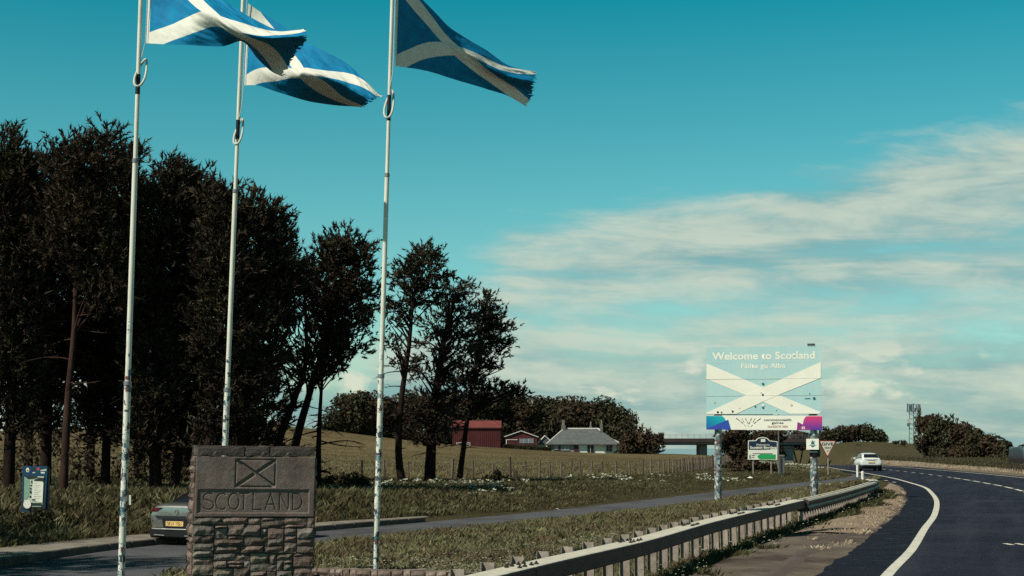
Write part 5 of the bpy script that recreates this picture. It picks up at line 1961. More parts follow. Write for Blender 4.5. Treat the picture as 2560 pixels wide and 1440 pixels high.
MB().box(((x0 + x1) / 2, BN - .2, ze_ - .06), (x1 - x0 + .2, 0.12, 0.14)).build('gutter', M['maroon'], barn)
# low shed
sh = thing('shed', 'low red shed with white gable boards and a wide pale window', 'shed', (at(1302, 1110, BN).x, BN, at(1302, 1112, BN).z))
pts = [at(1264, 1113, BN), at(1343, 1113, BN), at(1343, 1093, BN), at(1302, 1079.5, BN), at(1264, 1093, BN)]
MB().prism(pts, (0, 7, 0)).build('wall', M['redmetal'], sh)
for a, b_ in (((1261, 1092.5), (1303, 1078)), ((1303, 1078), (1346.5, 1093.5))):
    p, r_ = at(*a, BN - .25), at(*b_, BN - .25)
    u = Vector((0, 0, 0.22))
    MB().prism([p, r_, r_ + u, p + u], (0, 0.12, 0)).build('gable_board', M['fascia'], sh)
    MB().prism([p + u * .5, r_ + u * .5, r_ + u * 1.05, p + u * 1.05], (0, 7.6, 0)).build('roof', M['redroof'], sh)
w_ = MB().rpx(1298.5, 1096.5, 1334, 1108, BN - .05, 0.1).build('window', M['paleglass'], sh)
for xm in (1310, 1322):
    MB().rpx(xm - .4, 1096.5, xm + .4, 1108, BN - .09, 0.05).build('window_bar', M['fascia'], w_)
MB().rpx(1265, 1098.6, 1294, 1100, BN - .1, 0.12).build('trim_board', M['fascia'], sh)
MB().rpx(1265, 1100, 1267, 1110, BN - .1, 0.12).build('trim_board', M['fascia'], sh)
MB().rpx(1250, 1092.5, 1263, 1095.5, BN + 1, 2).build('side_roof', M['maroon'], sh)
# white gate in front of barn
gt = thing('field_gate', 'small white gate in the grass by the foot of the red barn', 'gate', (at(1158, 1113, BN - 4).x, BN - 4, at(1158, 1114, BN - 4).z))
for x in (1141, 1158, 1175):
    MB().rpx(x - .6, 1106, x + .6, 1116, BN - 4, 0.1).build('post', M['fascia'], gt)
for y in (1106.5, 1110):
    MB().rpx(1141, y - .5, 1175, y + .5, BN - 4.05, 0.05).build('bar', M['fascia'], gt)

# ------------------------------------------------------------------ bridge
BR = 262.0
br = thing('road_bridge', 'grey and rust coloured road bridge with railings crossing beyond the field', 'bridge', (at(1720, 1112, BR).x, BR, at(1720, 1112, BR).z))
MB().rpx(1590, 1096, 2042, 1105.5, BR - 0.4, 8.6).build('parapet_beam', M['rust'], br)
MB().rpx(1590, 1105.9, 2042, 1111, BR, 7.8).build('girder', M['conc'], br)
MB().rpx(1590, 1111.2, 2042, 1112.6, BR + 0.2, 7.4).build('soffit', M['rust'], br)
first = None
for k in range(30):
    x = 1600 + k * 15
    if first is None:
        first = MB().rpx(x - .35, 1085.5, x + .35, 1096.2, BR - 0.3, 0.05).build('railing_post', M['mast'], br)
        fx0 = at(x, 1090, BR).x
    else:
        o = first.copy()
        COL.objects.link(o)
        o.location.x += at(x, 1090, BR).x - fx0
for y in (1085.8, 1089.2, 1092.6):
    MB().rpx(1590, y - .25, 2042, y + .25, BR - 0.32, 0.05).build('rail', M['mast'], br)
for x0_, x1_, m_ in ((1749.5, 1768, 'conc'), (1961, 1984, 'conc'), (1612, 1628, 'conc')):
    MB().rpx(x0_, 1112.7, x1_, 1160, BR + 1.5, 5).build('pier', M[m_], br)
MB().rpx(1960, 1116, 1986, 1119.5, BR + 0.9, 0.5).build('pier_cap', M['conc'], br)

# ------------------------------------------------------------------ phone mast
PD = 300.0
pm_ = thing('phone_mast', 'lattice telecom mast crowned with dark antennas beside the dark wood', 'mast', (at(2286, 1146, PD).x, PD, at(2286, 1146, PD).z))
lg = [(2272.5, 0), (2296, 0), (2284, 2.2)]
tp = [(2274, 0), (2294, 0), (2284, 1.6)]
yT, yB = 1030, 1147
mb_legs = []
for (bx, by), (tx_, ty_) in zip(lg, tp):
    MB().tube([at(bx, yB, PD + by), at(tx_, 1016, PD + ty_)], 0.085, 6).build('leg', M['mast'], pm_)
for k in range(9):
    y0_, y1_ = 1034 + k * 12.2, 1034 + (k + 1) * 12.2
    xa = 2274 - 1.5 * (y0_ - 1030) / 117
    xb = 2294 + 2 * (y0_ - 1030) / 117
    MB().tube([at(xa, y0_, PD), at(xb, y1_, PD)], 0.04, 5).build('brace', M['mast'], pm_)
    MB().tube([at(xb, y0_, PD), at(2284, y1_, PD + 1.9)], 0.04, 5).build('brace', M['mast'], pm_)
    MB().tube([at(xa, y0_, PD), at(xb, y0_, PD)], 0.04, 5).build('brace', M['mast'], pm_)
for yy in (1011.5, 1028):
    MB().tube([at(2268, yy, PD - 1), at(2299, yy, PD - 1), at(2295, yy, PD + 2.5), at(2272, yy, PD + 2.5)], 0.05, 5, closed=True).build('head_frame', M['antenna'], pm_)
for x, y0_, y1_, dd in ((2269, 1009, 1030, -1), (2273.5, 1010, 1033, -1.1), (2280, 1010, 1031, 1), (2284, 1009, 1033, -1.2), (2291, 1012, 1026, 1.5), (2296, 1010, 1025, -1), (2300, 1011, 1030, -.6), (2277, 1012, 1028, 2), (2288, 1020, 1031, 2)):
    MB().rpx(x - 1.3, y0_, x + 1.3, y1_, PD + dd, 0.2).build('antenna', M['antenna'], pm_)
MB().rpx(2268.5, 1047, 2276.5, 1058, PD - .5, 0.3).build('equipment_box', M['antennapale'], pm_)
MB().rpx(2268.5, 1058, 2275, 1066, PD - .5, 0.3).build('equipment_box', M['antenna'], pm_)
for cx_, cy_ in ((2286, 1044), (2285, 1062), (2287, 1082)):
    MB().tube([at(cx_, cy_, PD - .6), at(cx_, cy_, PD - .3)], 0.28, 12).build('dish', M['antenna'], pm_)
# cabinets by the mast
cbn = MB().rpx(2352, 1143, 2363, 1153, 240, 1.2).build('equipment_cabinet', M['antennapale'])
tag(cbn, 'small pale equipment cabinet on the grass in front of the dark wood', 'cabinet')
MB().rpx(2357.2, 1143.5, 2357.8, 1152.5, 239.98, 0.02).build('door_gap', M['printgrey'], cbn)

# ------------------------------------------------------------------ fences
def fence(label, pts, hgt, r_, spacing, mat, wires=2, var=0.1, dark=()):
    L = smooth_line(pts, 0.5)
    dd = np.concatenate([[0], np.cumsum(np.linalg.norm(np.diff(L[:, :2], axis=0), axis=1))])
    root = thing('post_fence', label, 'fence', (pts[0][0], pts[0][1], tz(pts[0][0], pts[0][1])))
    pm2 = MB().tube([(0, 0, -0.3), (0, 0, hgt)], [r_, r_ * 0.9], 7)
    first = None
    s = 0.0
    tops = []
    k = 0
    while s < dd[-1]:
        x, y = float(np.interp(s, dd, L[:, 0])), float(np.interp(s, dd, L[:, 1]))
        z = tz(x, y)
        if first is None:
            o = pm2.build('fence_post', mat, root, local=True)
            first = o
        else:
            o = first.copy()
            COL.objects.link(o)
        sc = 1 + random.uniform(-var, var)
        o.location = Vector((x, y, z)) - Vector(root.location)
        o.scale = (1.6, 1.6, sc * 1.15) if k in dark else (1, 1, sc)
        o.rotation_euler = (random.uniform(-.05, .05), random.uniform(-.06, .06), 0)
        tops.append(Vector((x, y, z)))
        s += spacing * random.uniform(0.9, 1.1)
        k += 1
    for w in range(wires):
        zz = hgt * (0.9 - 0.3 * w)
        MB().tube([t + Vector((0, 0, zz)) for t in tops], 0.006, 4).build('wire', M['gate_steel'], root)
    return root


fence('line of weathered wooden fence posts along the foot of the field', [(-8.0, 79.5), (-2.3, 83.5), (1.0, 87), (5, 93.5), (11, 103), (19, 137), (24, 160)], 1.15, 0.06, 1.35, M['woodpale'], dark=(4, 7))
fence('low post and wire fence along the far right verge', [(36.5, 98), (40.2, 117), (45.3, 140), (48.0, 165), (50.5, 190), (54, 215)], 0.72, 0.05, 2.3, M['wood'], 1)
st_ = MB().rpx(1283.5, 1178, 1295, 1222, 78, 0.4).build('gate_post', M['wood'])
tag(st_, 'thick dark square timber post standing out of the bramble clump', 'post')
st_ = MB().rpx(1253, 1189, 1262, 1222, 79, 0.22).build('gate_post', M['wood'])
tag(st_, 'short dark stump of a post between two taller fence posts', 'post')
for px_, d_ in ((1695, 232), (2257, 236), (2284, 236), (2301, 234), (2330, 238)):
    pass
# ------------------------------------------------------------------ vegetation generators
def unit(v):
    return v / np.maximum(1e-9, np.linalg.norm(v, axis=-1, keepdims=True))


def blades_from(base, axis, length, width, rg):
    """one slim triangle per entry"""
    n = len(base)
    side = unit(np.cross(axis, rg.normal(size=(n, 3))))
    w = (width * 0.5)[:, None] * side
    V = np.empty((n, 3, 3))
    V[:, 0] = base - w
    V[:, 1] = base + w
    V[:, 2] = base + axis * length[:, None]
    return V.reshape(-1, 3), np.arange(n * 3).reshape(-1, 3)


def ellipsoid_pts(n, rg, shell=0.55):
    d = unit(rg.normal(size=(n, 3)))
    r = rg.random(n) ** (1 / 3)
    r = shell + (1 - shell) * r if shell > 0 else r
    r = np.where(rg.random(n) < 0.35, rg.random(n) ** 0.5, r)
    return d * r[:, None], d


def pine_tufts(blobs, d, rg, dens=1.0, tuft=0.42, blade_n=11, flat=False):
    """blobs in picture positions (px,py,rx,ry[,dd]) at distance d"""
    Vs = []
    for bl in blobs:
        px, py, rx, ry = bl[:4]
        dd = bl[4] if len(bl) > 4 else 0.0
        c = np.array(at(px, py, d + dd))
        s = (d + dd) / F
        R = np.array([rx * s, (rx + ry) * 0.45 * s, ry * s])
        area = R[0] * R[2]
        nb = max(6, int(38 * area * dens))
        P, D = ellipsoid_pts(nb, rg, 0.45)
        # branch ends, each carrying several tufts
        tips = P * R
        k = 7
        pos = np.repeat(tips, k, 0) + rg.normal(size=(nb * k, 3)) * (np.array([0.26, 0.26, 0.10]) if flat else np.array([0.26, 0.26, 0.17]))
        out = unit(np.repeat(D, k, 0) * np.array([1, 1, 0.55]) + np.array([0.05, 0, 0.45 if flat else 0.75]) + rg.normal(size=(nb * k, 3)) * 0.33)
        pos += c
        n = len(pos)
        L = tuft * rg.uniform(0.7, 1.35, n)
        # needles: rising round a short twig
        t = rg.uniform(0.0, 0.85, (n, blade_n))
        b0 = pos[:, None, :] + out[:, None, :] * (L[:, None] * t)[:, :, None]
        ax = unit(out[:, None, :] * 0.85 + rg.normal(size=(n, blade_n, 3)) * 0.42)
        ln = (L[:, None] * rg.uniform(0.35, 0.62, (n, blade_n)))
        wd = np.full((n, blade_n), 0.072) * rg.uniform(0.8, 1.3, (n, blade_n))
        V, _ = blades_from(b0.reshape(-1, 3), ax.reshape(-1, 3), ln.ravel(), wd.ravel(), rg)
        Vs.append(V)
    for bl in blobs:
        px, py, rx, ry = bl[:4]
        dd = bl[4] if len(bl) > 4 else 0.0
        c = np.array(at(px, py, d + dd))
        s = (d + dd) / F
        ns = 2 if flat else max(3, int(rx * s * 9 * dens))
        a = rg.uniform(0.1, 3.04, ns)
        b0 = c + np.stack([np.cos(a) * rx * s * 0.95, rg.uniform(-.7, .7, ns) * rx * s * .6, np.sin(a) * ry * s * 0.68], 1)
        up = unit(np.stack([np.cos(a) * .45 + rg.normal(size=ns) * .2, rg.normal(size=ns) * .2, np.ones(ns)], 1))
        Ls = rg.uniform(0.3, 0.7, ns) * (0.5 if flat else 1.0) * (tuft / .42)
        t = rg.uniform(0, 1, (ns, 26))
        base = b0[:, None, :] + up[:, None, :] * (Ls[:, None] * t)[:, :, None]
        ax = unit(up[:, None, :] * 1.0 + rg.normal(size=(ns, 26, 3)) * 0.45)
        V_, _ = blades_from(base.reshape(-1, 3), ax.reshape(-1, 3), (0.20 * rg.uniform(.7, 1.3, ns * 26)), np.full(ns * 26, 0.06), rg)
        Vs.append(V_)
    V = np.concatenate(Vs)
    return V


def limb(a, b, r0, r1, sag=0.12, n=5, rg=random):
    a, b = Vector(a), Vector(b)
    pts, L = [], (b - a).length
    off = Vector((rg.uniform(-1, 1), rg.uniform(-1, 1), rg.uniform(-.3, 1))) * L * sag
    for i in range(n + 1):
        t = i / n
        p = a.lerp(b, t) + off * math.sin(PI * t) * 0.6
        pts.append(p)
    return pts, [r0 + (r1 - r0) * i / n for i in range(n + 1)]


def pine(label, trunk, d, blobs, r0=0.22, mats=('needle', 'bark'), dens=1.0, group=None, seed=1, dead=6, tuft=0.42, name='pine_tree', twigs=5, blade_n=11, flat=False):
    """trunk: list of picture positions from base to top"""
    rg = np.random.default_rng(seed)
    rr = random.Random(seed)
    b = at(trunk[0][0], trunk[0][1], d)
    gz = tz(b.x, d)
    t_ = thing(name, label, 'tree', (b.x, d, gz), group=group)
    pts = [Vector((b.x, d, gz - 0.4))] + [at(x, y, d + rr.uniform(-.15, .15)) for x, y in trunk]
    pts = [p for i, p in enumerate(pts) if i == 0 or p.z > pts[0].z + 0.3]
    L = smooth_line([tuple(p) for p in pts], 0.3) if False else np.array([tuple(p) for p in pts])
    # resample with smoothing
    tt = np.linspace(0, 1, 16)
    L = cr(L, tt)
    rad = [max(0.03, r0 * (1.15 - 0.95 * t) + (0.06 if t < 0.05 else 0)) for t in tt]
    mb = MB()
    mb.tube([Vector(p) for p in L], rad, 10)
    tr = mb.build('trunk', M[mats[1]], t_, smooth=True)

    def trunk_at(z):
        k = np.interp(z, L[:, 2], np.arange(len(L)))
        i = int(min(k, len(L) - 2))
        f = k - i
        return Vector(L[i] * (1 - f) + L[i + 1] * f), rad[i]
    mb = MB()
    for bl in blobs:
        c = at(bl[0], bl[1], d + (bl[4] if len(bl) > 4 else 0))
        s = d / F
        for q in range(twigs):
            e = c + Vector((rr.uniform(-.8, .8) * bl[2] * s, rr.uniform(-.6, .6) * bl[2] * s, rr.uniform(-.5, .8) * bl[3] * s))
            st, rt = trunk_at(min(e.z - 0.25 * (e - Vector(L[0])).length * 0.2 - rr.uniform(.2, 1.2), L[-1][2]))
            p_, r_ = limb(st, e, min(rt * 0.45, 0.07), 0.015, 0.10, 5, rr)
            mb.tube(p_, r_, 5)
    for q in range(dead):
        z = gz + (L[-1][2] - gz) * rr.uniform(0.12, 0.62)
        st, rt = trunk_at(z)
        a = rr.uniform(0, 2 * PI)
        ln = rr.uniform(0.7, 2.2)
        e = st + Vector((math.cos(a) * ln, math.sin(a) * ln * 0.6, rr.uniform(-.5, .3)))
        p_, r_ = limb(st, e, 0.035, 0.008, 0.25, 6, rr)
        mb.tube(p_, r_, 4)
        for w in range(3):
            k = rr.randint(2, 5)
            s2 = p_[k]
            e2 = s2 + Vector((rr.uniform(-.5, .5), rr.uniform(-.4, .4), rr.uniform(-.45, .25)))
            p2, r2 = limb(s2, e2, 0.014, 0.005, 0.2, 3, rr)
            mb.tube(p2, r2, 3)
    if mb.v:
        tag(mb.build('branches', M[mats[1]], t_), kind='stuff')
    V = pine_tufts(blobs, d, rg, dens, tuft, blade_n, flat)
    np_mesh('crown', V, np.arange(len(V)).reshape(-1, 3), M[mats[0]], t_)
    return t_


G1 = 'pines massed along the left behind the lay-by'
pine('tall pine at the far left edge, right behind the blue notice board', [(20, 1245), (30, 900), (28, 500), (25, 360)], 54, [(5, 400, 50, 70), (40, 480, 65, 90), (-30, 520, 90, 140), (20, 640, 100, 120), (40, 780, 90, 110), (-20, 860, 90, 100), (40, 960, 60, 60), (10, 1050, 60, 50)], 0.26, seed=11, group=G1, dens=1.25)
pine('dark pine whose broad top fills the gap between the left edge and the spiky pine', [(112, 1240), (120, 900), (112, 480)], 57, [(92, 455, 55, 75), (100, 560, 80, 110), (120, 700, 90, 110), (100, 850, 80, 90), (110, 960, 60, 60), (95, 1040, 50, 40)], 0.30, seed=12, group=G1, dens=1.3)
pine('spiky topped pine with reddish lit upper trunk in the left mass', [(158, 1238), (170, 1000), (186, 820), (190, 640), (200, 420)], 53, [(160, 420, 42, 60), (212, 420, 48, 75), (262, 362, 24, 50), (244, 430, 50, 70), (200, 540, 80, 90), (130, 620, 50, 50), (240, 650, 70, 60), (262, 740, 60, 50)], 0.17, mats=('needle2', 'barkred'), seed=13, group=G1, dens=1.2, dead=10)
pine('pine directly behind the upper half of the left flagpole', [(262, 1240), (275, 900), (310, 420)], 58, [(318, 425, 30, 55), (295, 480, 45, 70), (330, 520, 50, 90), (290, 620, 75, 110), (300, 760, 85, 110), (250, 860, 80, 90), (300, 940, 70, 60), (260, 1010, 60, 50), (230, 900, 50, 50)], 0.24, seed=14, group=G1, dens=1.35)
pine('pine with a rounded tufted top just right of the left flagpole', [(388, 1245), (392, 900), (415, 470)], 55, [(420, 445, 28, 42), (446, 470, 30, 50), (395, 480, 32, 45), (412, 540, 62, 80), (400, 660, 80, 100), (395, 800, 80, 110), (410, 930, 70, 70), (390, 1030, 60, 60), (360, 1110, 46, 36)], 0.30, seed=15, group=G1, dens=1.35, dead=9)
pine('slim pine between the left and middle flagpoles, leaning slightly right', [(432, 1240), (470, 950), (500, 520)], 56, [(500, 492, 36, 50), (470, 520, 40, 60), (530, 530, 38, 60), (500, 620, 75, 90), (480, 740, 80, 100), (500, 880, 75, 80), (470, 970, 60, 60), (450, 1070, 46, 44)], 0.25, seed=16, group=G1, dens=1.3, dead=9)
pine('pine right behind the middle flagpole, crown cut by the pole', [(508, 1240), (540, 930), (570, 540)], 54, [(560, 520, 34, 52), (590, 550, 36, 60), (556, 600, 60, 70), (570, 700, 80, 90), (560, 830, 80, 90), (590, 940, 70, 60), (600, 1030, 55, 50), (540, 1030, 50, 46), (520, 1100, 40, 30)], 0.26, seed=17, group=G1, dens=1.3)
pine('broad pine closing the right end of the dark pine mass', [(590, 1240), (620, 950), (650, 560)], 55, [(632, 540, 36, 55), (662, 555, 34, 50), (690, 590, 30, 52), (640, 640, 70, 70), (690, 690, 60, 60), (655, 780, 80, 70), (640, 870, 70, 60), (615, 960, 60, 50), (610, 1050, 42, 40), (640, 1090, 34, 24)], 0.26, seed=18, group=G1, dens=1.25)
pine('pine with lacy lower branches leaning left behind the monument top', [(690, 1130), (735, 1000), (765, 900), (760, 700)], 58, [(722, 650, 28, 42), (738, 690, 34, 50), (716, 740, 46, 55), (748, 770, 52, 60), (730, 850, 42, 45), (690, 900, 34, 28), (745, 930, 40, 30)], 0.19, seed=19, dens=0.6, dead=12, mats=('needle2', 'bark'), group=G1)
pine('high pine with a pointed top between the middle and right flagpoles', [(735, 1130), (775, 980), (810, 850), (850, 640)], 60, [(850, 604, 26, 34), (868, 625, 34, 36), (838, 650, 46, 45), (902, 650, 26, 26), (812, 680, 40, 42), (880, 690, 46, 46), (840, 730, 62, 50), (905, 745, 34, 40), (850, 800, 62, 50), (900, 812, 32, 26), (820, 870, 48, 40), (872, 868, 40, 26), (800, 930, 46, 28)], 0.20, seed=20, dens=0.95, dead=12)
pine('thin bare trunked pine standing right of the monument edge', [(795, 1225), (797, 1100), (803, 980), (812, 880)], 60, [(818, 850, 42, 40), (795, 900, 44, 26), (850, 905, 34, 20), (830, 790, 40, 40)], 0.15, seed=21, dens=0.9, dead=16)
# second row, seen as darkness between the trunks
G2 = 'pines of the second row behind the front pines'
for i, (x, lb) in enumerate(((70, 'shaded second row pine behind the two leftmost pines'), (225, 'shaded second row pine behind the spiky topped pine'), (345, 'shaded second row pine showing in the dark gap right of the left flagpole'), (465, 'shaded second row pine between the left and middle flagpoles'), (625, 'shaded second row pine left of the monument top right corner'))):
    y0 = [520, 520, 560, 600, 690][i]
    pine(lb, [(x, 1200), (x + 6, 900), (x + 12, y0)], 72, [(x, y0 + 60, 70, 90), (x - 20, y0 + 200, 85, 110), (x + 30, y0 + 320, 80, 90), (x - 10, y0 + 440, 80, 80), (x + 20, y0 + 540, 70, 50)], 0.28, seed=40 + i, group=G2, dens=0.75, dead=8, tuft=0.5)
for i, (x, y, lb) in enumerate(((-17.5, 23, 'pine outside the left edge shading the lay-by'), (-21, 28, 'second pine outside the left edge shading the bank'), (-22, 16, 'third pine outside the left edge near the lay-by'))):
    px0 = x / y * F + CX
    sx_ = F / y
    z0 = 1118 + 2.0 * sx_
    bl = []
    for (ox, oz, rx, rz) in ((0, 11, 1.5, 1.5), (-1, 9.5, 1.8, 1.4), (1, 9, 1.7, 1.4), (0, 7.5, 2, 1.4), (-.5, 6, 1.6, 1.1)):
        bl.append((px0 + ox * sx_, z0 - oz * sx_, rx * sx_, rz * sx_))
    pine(lb, [(px0, z0), (px0 + .3 * sx_, z0 - 6 * sx_), (px0, z0 - 11 * sx_)], y, bl, 0.22, seed=140 + i, dens=0.35, dead=4, tuft=0.6)
# isolated group of three
pine('tallest of the three separate pines, crown of dark clumps on a bare trunk', [(1006, 1212), (996, 1130), (1003, 1000), (1022, 870), (1032, 760), (1052, 650)], 76, [(1058, 642, 28, 30), (1075, 668, 22, 32), (1052, 690, 36, 30), (1100, 690, 18, 20), (1012, 668, 20, 18), (1040, 730, 30, 26), (1086, 735, 30, 26), (990, 700, 14, 12), (984, 800, 22, 16), (978, 855, 20, 12), (1010, 770, 20, 16), (1006, 905, 22, 14), (974, 760, 10, 10)], 0.22, seed=31, dens=1.25, dead=14, tuft=0.40, flat=True)
pine('middle of the three separate pines with the thickest trunk', [(1074, 1212), (1078, 1120), (1090, 980), (1110, 850), (1140, 730)], 78, [(1140, 722, 22, 20), (1118, 752, 26, 16), (1158, 762, 28, 16), (1132, 790, 30, 15), (1090, 806, 30, 15), (1168, 806, 26, 14), (1120, 836, 36, 15), (1160, 848, 30, 14), (1080, 856, 30, 14), (1128, 880, 40, 14), (1180, 886, 22, 11), (1086, 902, 34, 13), (1136, 920, 36, 12), (1050, 936, 28, 11), (1110, 952, 40, 13), (1150, 966, 26, 10), (1080, 996, 44, 16), (1120, 1012, 34, 12), (1040, 1035, 40, 20), (1110, 1050, 46, 22), (1050, 1085, 46, 18), (1100, 1096, 34, 16)], 0.34, seed=32, dens=0.95, dead=10, flat=True, mats=('needle3', 'bark'), tuft=0.46)
pine('rightmost of the three separate pines, limbs reaching right over the farm', [(1148, 1204), (1160, 1110), (1178, 980), (1196, 870), (1212, 770)], 80, [(1214, 752, 18, 20), (1205, 785, 28, 22), (1240, 790, 22, 18), (1225, 822, 36, 20), (1260, 826, 20, 15), (1200, 850, 34, 20), (1245, 860, 26, 14), (1215, 890, 38, 14), (1190, 922, 40, 13), (1245, 920, 26, 9), (1160, 950, 38, 14), (1215, 968, 42, 12), (1262, 976, 34, 10), (1290, 984, 20, 9), (1182, 996, 34, 10)], 0.18, seed=33, dens=1.5, dead=12, tuft=0.36, flat=True)


# broad leaved trees and bushes
GF = 'trees of the wood behind the farm'
def leaf_cards(c, R, n, size, rg, up=0.3):
    P, D = ellipsoid_pts(n, rg, 0.78)
    lump = 1 + 0.16 * np.sin(P[:, 0] * 5.1 + c[0]) * np.cos(P[:, 2] * 4.3 + c[2]) + rg.normal(size=n) * 0.05
    pos = c + P * R * lump[:, None]
    nrm = unit(D + rg.normal(size=(n, 3)) * 0.6 + np.array([0, 0, up]))
    a = unit(np.cross(nrm, rg.normal(size=(n, 3))))
    b = np.cross(nrm, a)
    s = size * rg.uniform(0.6, 1.5, n)[:, None]
    V = np.empty((n, 4, 3))
    V[:, 0] = pos - a * s * .5
    V[:, 1] = pos + b * s * .32
    V[:, 2] = pos + a * s * .5
    V[:, 3] = pos - b * s * .32
    return V.reshape(-1, 3)


def clump_tree(label, base, d, blobs, mat='leaf', size=0.34, dens=1.0, seed=1, name='broadleaf_tree', cat='tree', group=None, trunk=True, spikes=0):
    rg = np.random.default_rng(seed)
    if group == GF:
        blobs = blobs + [(base[0] - 28, base[1] - 4, 34, 20), (base[0] + 28, base[1] - 4, 34, 20), (base[0], base[1] - 4, 30, 20)]
    b = at(base[0], base[1], d)
    gz = tz(b.x, d)
    t_ = thing(name, label, cat, (b.x, d, gz), group=group)
    s = d / F
    Vs = []
    mb = MB()
    for bl in blobs:
        c = np.array(at(bl[0], bl[1], d + (bl[4] if len(bl) > 4 else 0)))
        R = np.array([bl[2] * s, (bl[2] + bl[3]) * .5 * s, bl[3] * s]) * (1.22 if trunk else 1.0)
        # uneven crown: a blob is a handful of lesser lobes
        lob = max(5, int(5 * R[0] * R[2] / (size * 14) / size * 0.3))
        lob = min(lob, 9)
        for k in range(lob):
            q, _ = ellipsoid_pts(1, rg, 0.5)
            cc = c + q[0] * R * 0.55
            rr = R * rg.uniform(0.5, 0.78)
            n = int(13 * (rr[0] * rr[2] + rr[0] * rr[1]) / (size * size) * dens)
            Vs.append(leaf_cards(cc, rr, max(n, 20), size, rg))
        if trunk:
            mb.tube(*limb(Vector((b.x, d, gz + 0.6)), Vector(c), 0.16 * size / .34, 0.05, 0.05, 4, random), 6)
        for k in range(spikes):
            x = c[0] + rg.uniform(-.8, .8) * R[0]
            tip = c[2] + R[2] * rg.uniform(0.8, 1.25)
            n = 40
            tt = rg.random(n)
            base_ = np.stack([x + rg.normal(size=n) * .12, c[1] + rg.normal(size=n) * .2, c[2] + (tip - c[2]) * tt], 1)
            ax = unit(np.stack([rg.normal(size=n) * .5, rg.normal(size=n) * .5, np.ones(n)], 1))
            v, _ = blades_from(base_, ax, np.full(n, size * 1.6), np.full(n, size * .5), rg)
            v = v.reshape(-1, 3, 3)
            Vs.append(np.concatenate([v, v[:, 2:3]], 1).reshape(-1, 3) + rg.normal(size=(1, 3)) * 0)
    if trunk:
        mb.tube([Vector((b.x, d, gz - .3)), Vector((b.x, d, gz + 1.2))], [0.25 * size / .34, 0.18 * size / .34], 8)
        mb.build('trunk', M['bark'], t_, smooth=True)
    V = np.concatenate(Vs)
    np_mesh('crown' if trunk else 'foliage', V, np.arange(len(V)).reshape(-1, 4), M[mat], t_, nper=4)
    return t_


GF = 'trees of the wood behind the farm'
clump_tree('round tree at the left end of the wood behind the farm', (860, 1080), 246, [(845, 1045, 38, 32), (880, 1030, 42, 36), (910, 1050, 40, 34), (860, 1010, 24, 20)], 'leaf', 0.5, seed=51, group=GF)
clump_tree('wood tree seen between the right flagpole and the three pines', (935, 1085), 248, [(915, 1015, 40, 32), (950, 1030, 44, 42), (900, 1060, 36, 22)], 'leaf2', 0.5, seed=52, group=GF)
clump_tree('wood tree showing between the first two of the three pines', (1030, 1095), 250, [(1010, 1030, 46, 42), (1050, 1035, 40, 44), (1000, 1070, 40, 24)], 'leaf', 0.5, seed=53, group=GF)
clump_tree('wood tree behind the left gable of the red barn', (1120, 1100), 252, [(1100, 1020, 44, 38), (1140, 1020, 42, 38), (1120, 1060, 50, 40)], 'leaf2', 0.5, seed=54, group=GF)
clump_tree('wood tree rising behind the right end of the barn roof', (1215, 1105), 252, [(1190, 1015, 42, 32), (1235, 1012, 42, 30), (1215, 1060, 60, 44)], 'leaf', 0.5, seed=55, group=GF)
clump_tree('wood tree behind the low red shed', (1295, 1108), 254, [(1280, 1022, 38, 30), (1320, 1018, 34, 26), (1300, 1062, 54, 46)], 'leaf2', 0.5, seed=56, group=GF)
clump_tree('wood tree above the gap between shed and cottage', (1365, 1108), 256, [(1350, 1020, 34, 26), (1385, 1026, 36, 28), (1365, 1070, 52, 44)], 'leaf', 0.5, seed=57, group=GF)
clump_tree('wood tree directly above the cottage roof', (1440, 1110), 256, [(1418, 1022, 34, 26), (1458, 1020, 36, 26), (1440, 1066, 56, 44)], 'leaf2', 0.5, seed=58, group=GF)
clump_tree('wood tree behind the right chimney of the cottage', (1510, 1120), 256, [(1490, 1030, 30, 26), (1522, 1028, 30, 26), (1508, 1074, 46, 48)], 'leaf', 0.5, seed=59, group=GF)
clump_tree('rounded tree at the right end of the wood behind the farm', (1560, 1128), 254, [(1552, 1040, 26, 26), (1574, 1058, 20, 26), (1556, 1090, 36, 40)], 'leaf', 0.45, seed=60, group=GF)
clump_tree('bushy tree with a twiggy spike between the cottage and the bridge', (1600, 1140), 230, [(1575, 1110, 28, 26), (1605, 1098, 26, 26), (1628, 1112, 24, 24), (1600, 1125, 44, 14), (1645, 1098, 14, 8)], 'leaf2', 0.38, seed=61, spikes=3, name='bushy_tree')
clump_tree('leafy tree standing behind the left post of the large welcome sign', (1840, 1178), 128, [(1812, 1100, 22, 22), (1838, 1088, 30, 20), (1862, 1110, 30, 30), (1822, 1130, 24, 20), (1850, 1145, 32, 22), (1880, 1130, 22, 26), (1800, 1112, 12, 12), (1905, 1088, 30, 14), (1930, 1096, 28, 18), (1920, 1125, 30, 24), (1832, 1165, 26, 12)], 'leaf2', 0.26, seed=62, dens=0.95, name='leafy_tree')
GR = 'trees on the low hill beyond the road'
clump_tree('hill tree right beside the give way sign', (2085, 1108), 305, [(2072, 1082, 20, 18), (2095, 1086, 24, 20), (2060, 1095, 20, 14)], 'leaf', 0.5, seed=63, group=GR)
clump_tree('hill tree above the roof of the white car', (2130, 1108), 306, [(2115, 1082, 22, 20), (2142, 1082, 24, 20)], 'leaf2', 0.5, seed=64, group=GR)
clump_tree('hill tree at the right end of the low wood beyond the road', (2185, 1108), 306, [(2168, 1084, 24, 20), (2192, 1090, 22, 20), (2205, 1098, 12, 12)], 'leaf', 0.5, seed=65, group=GR)
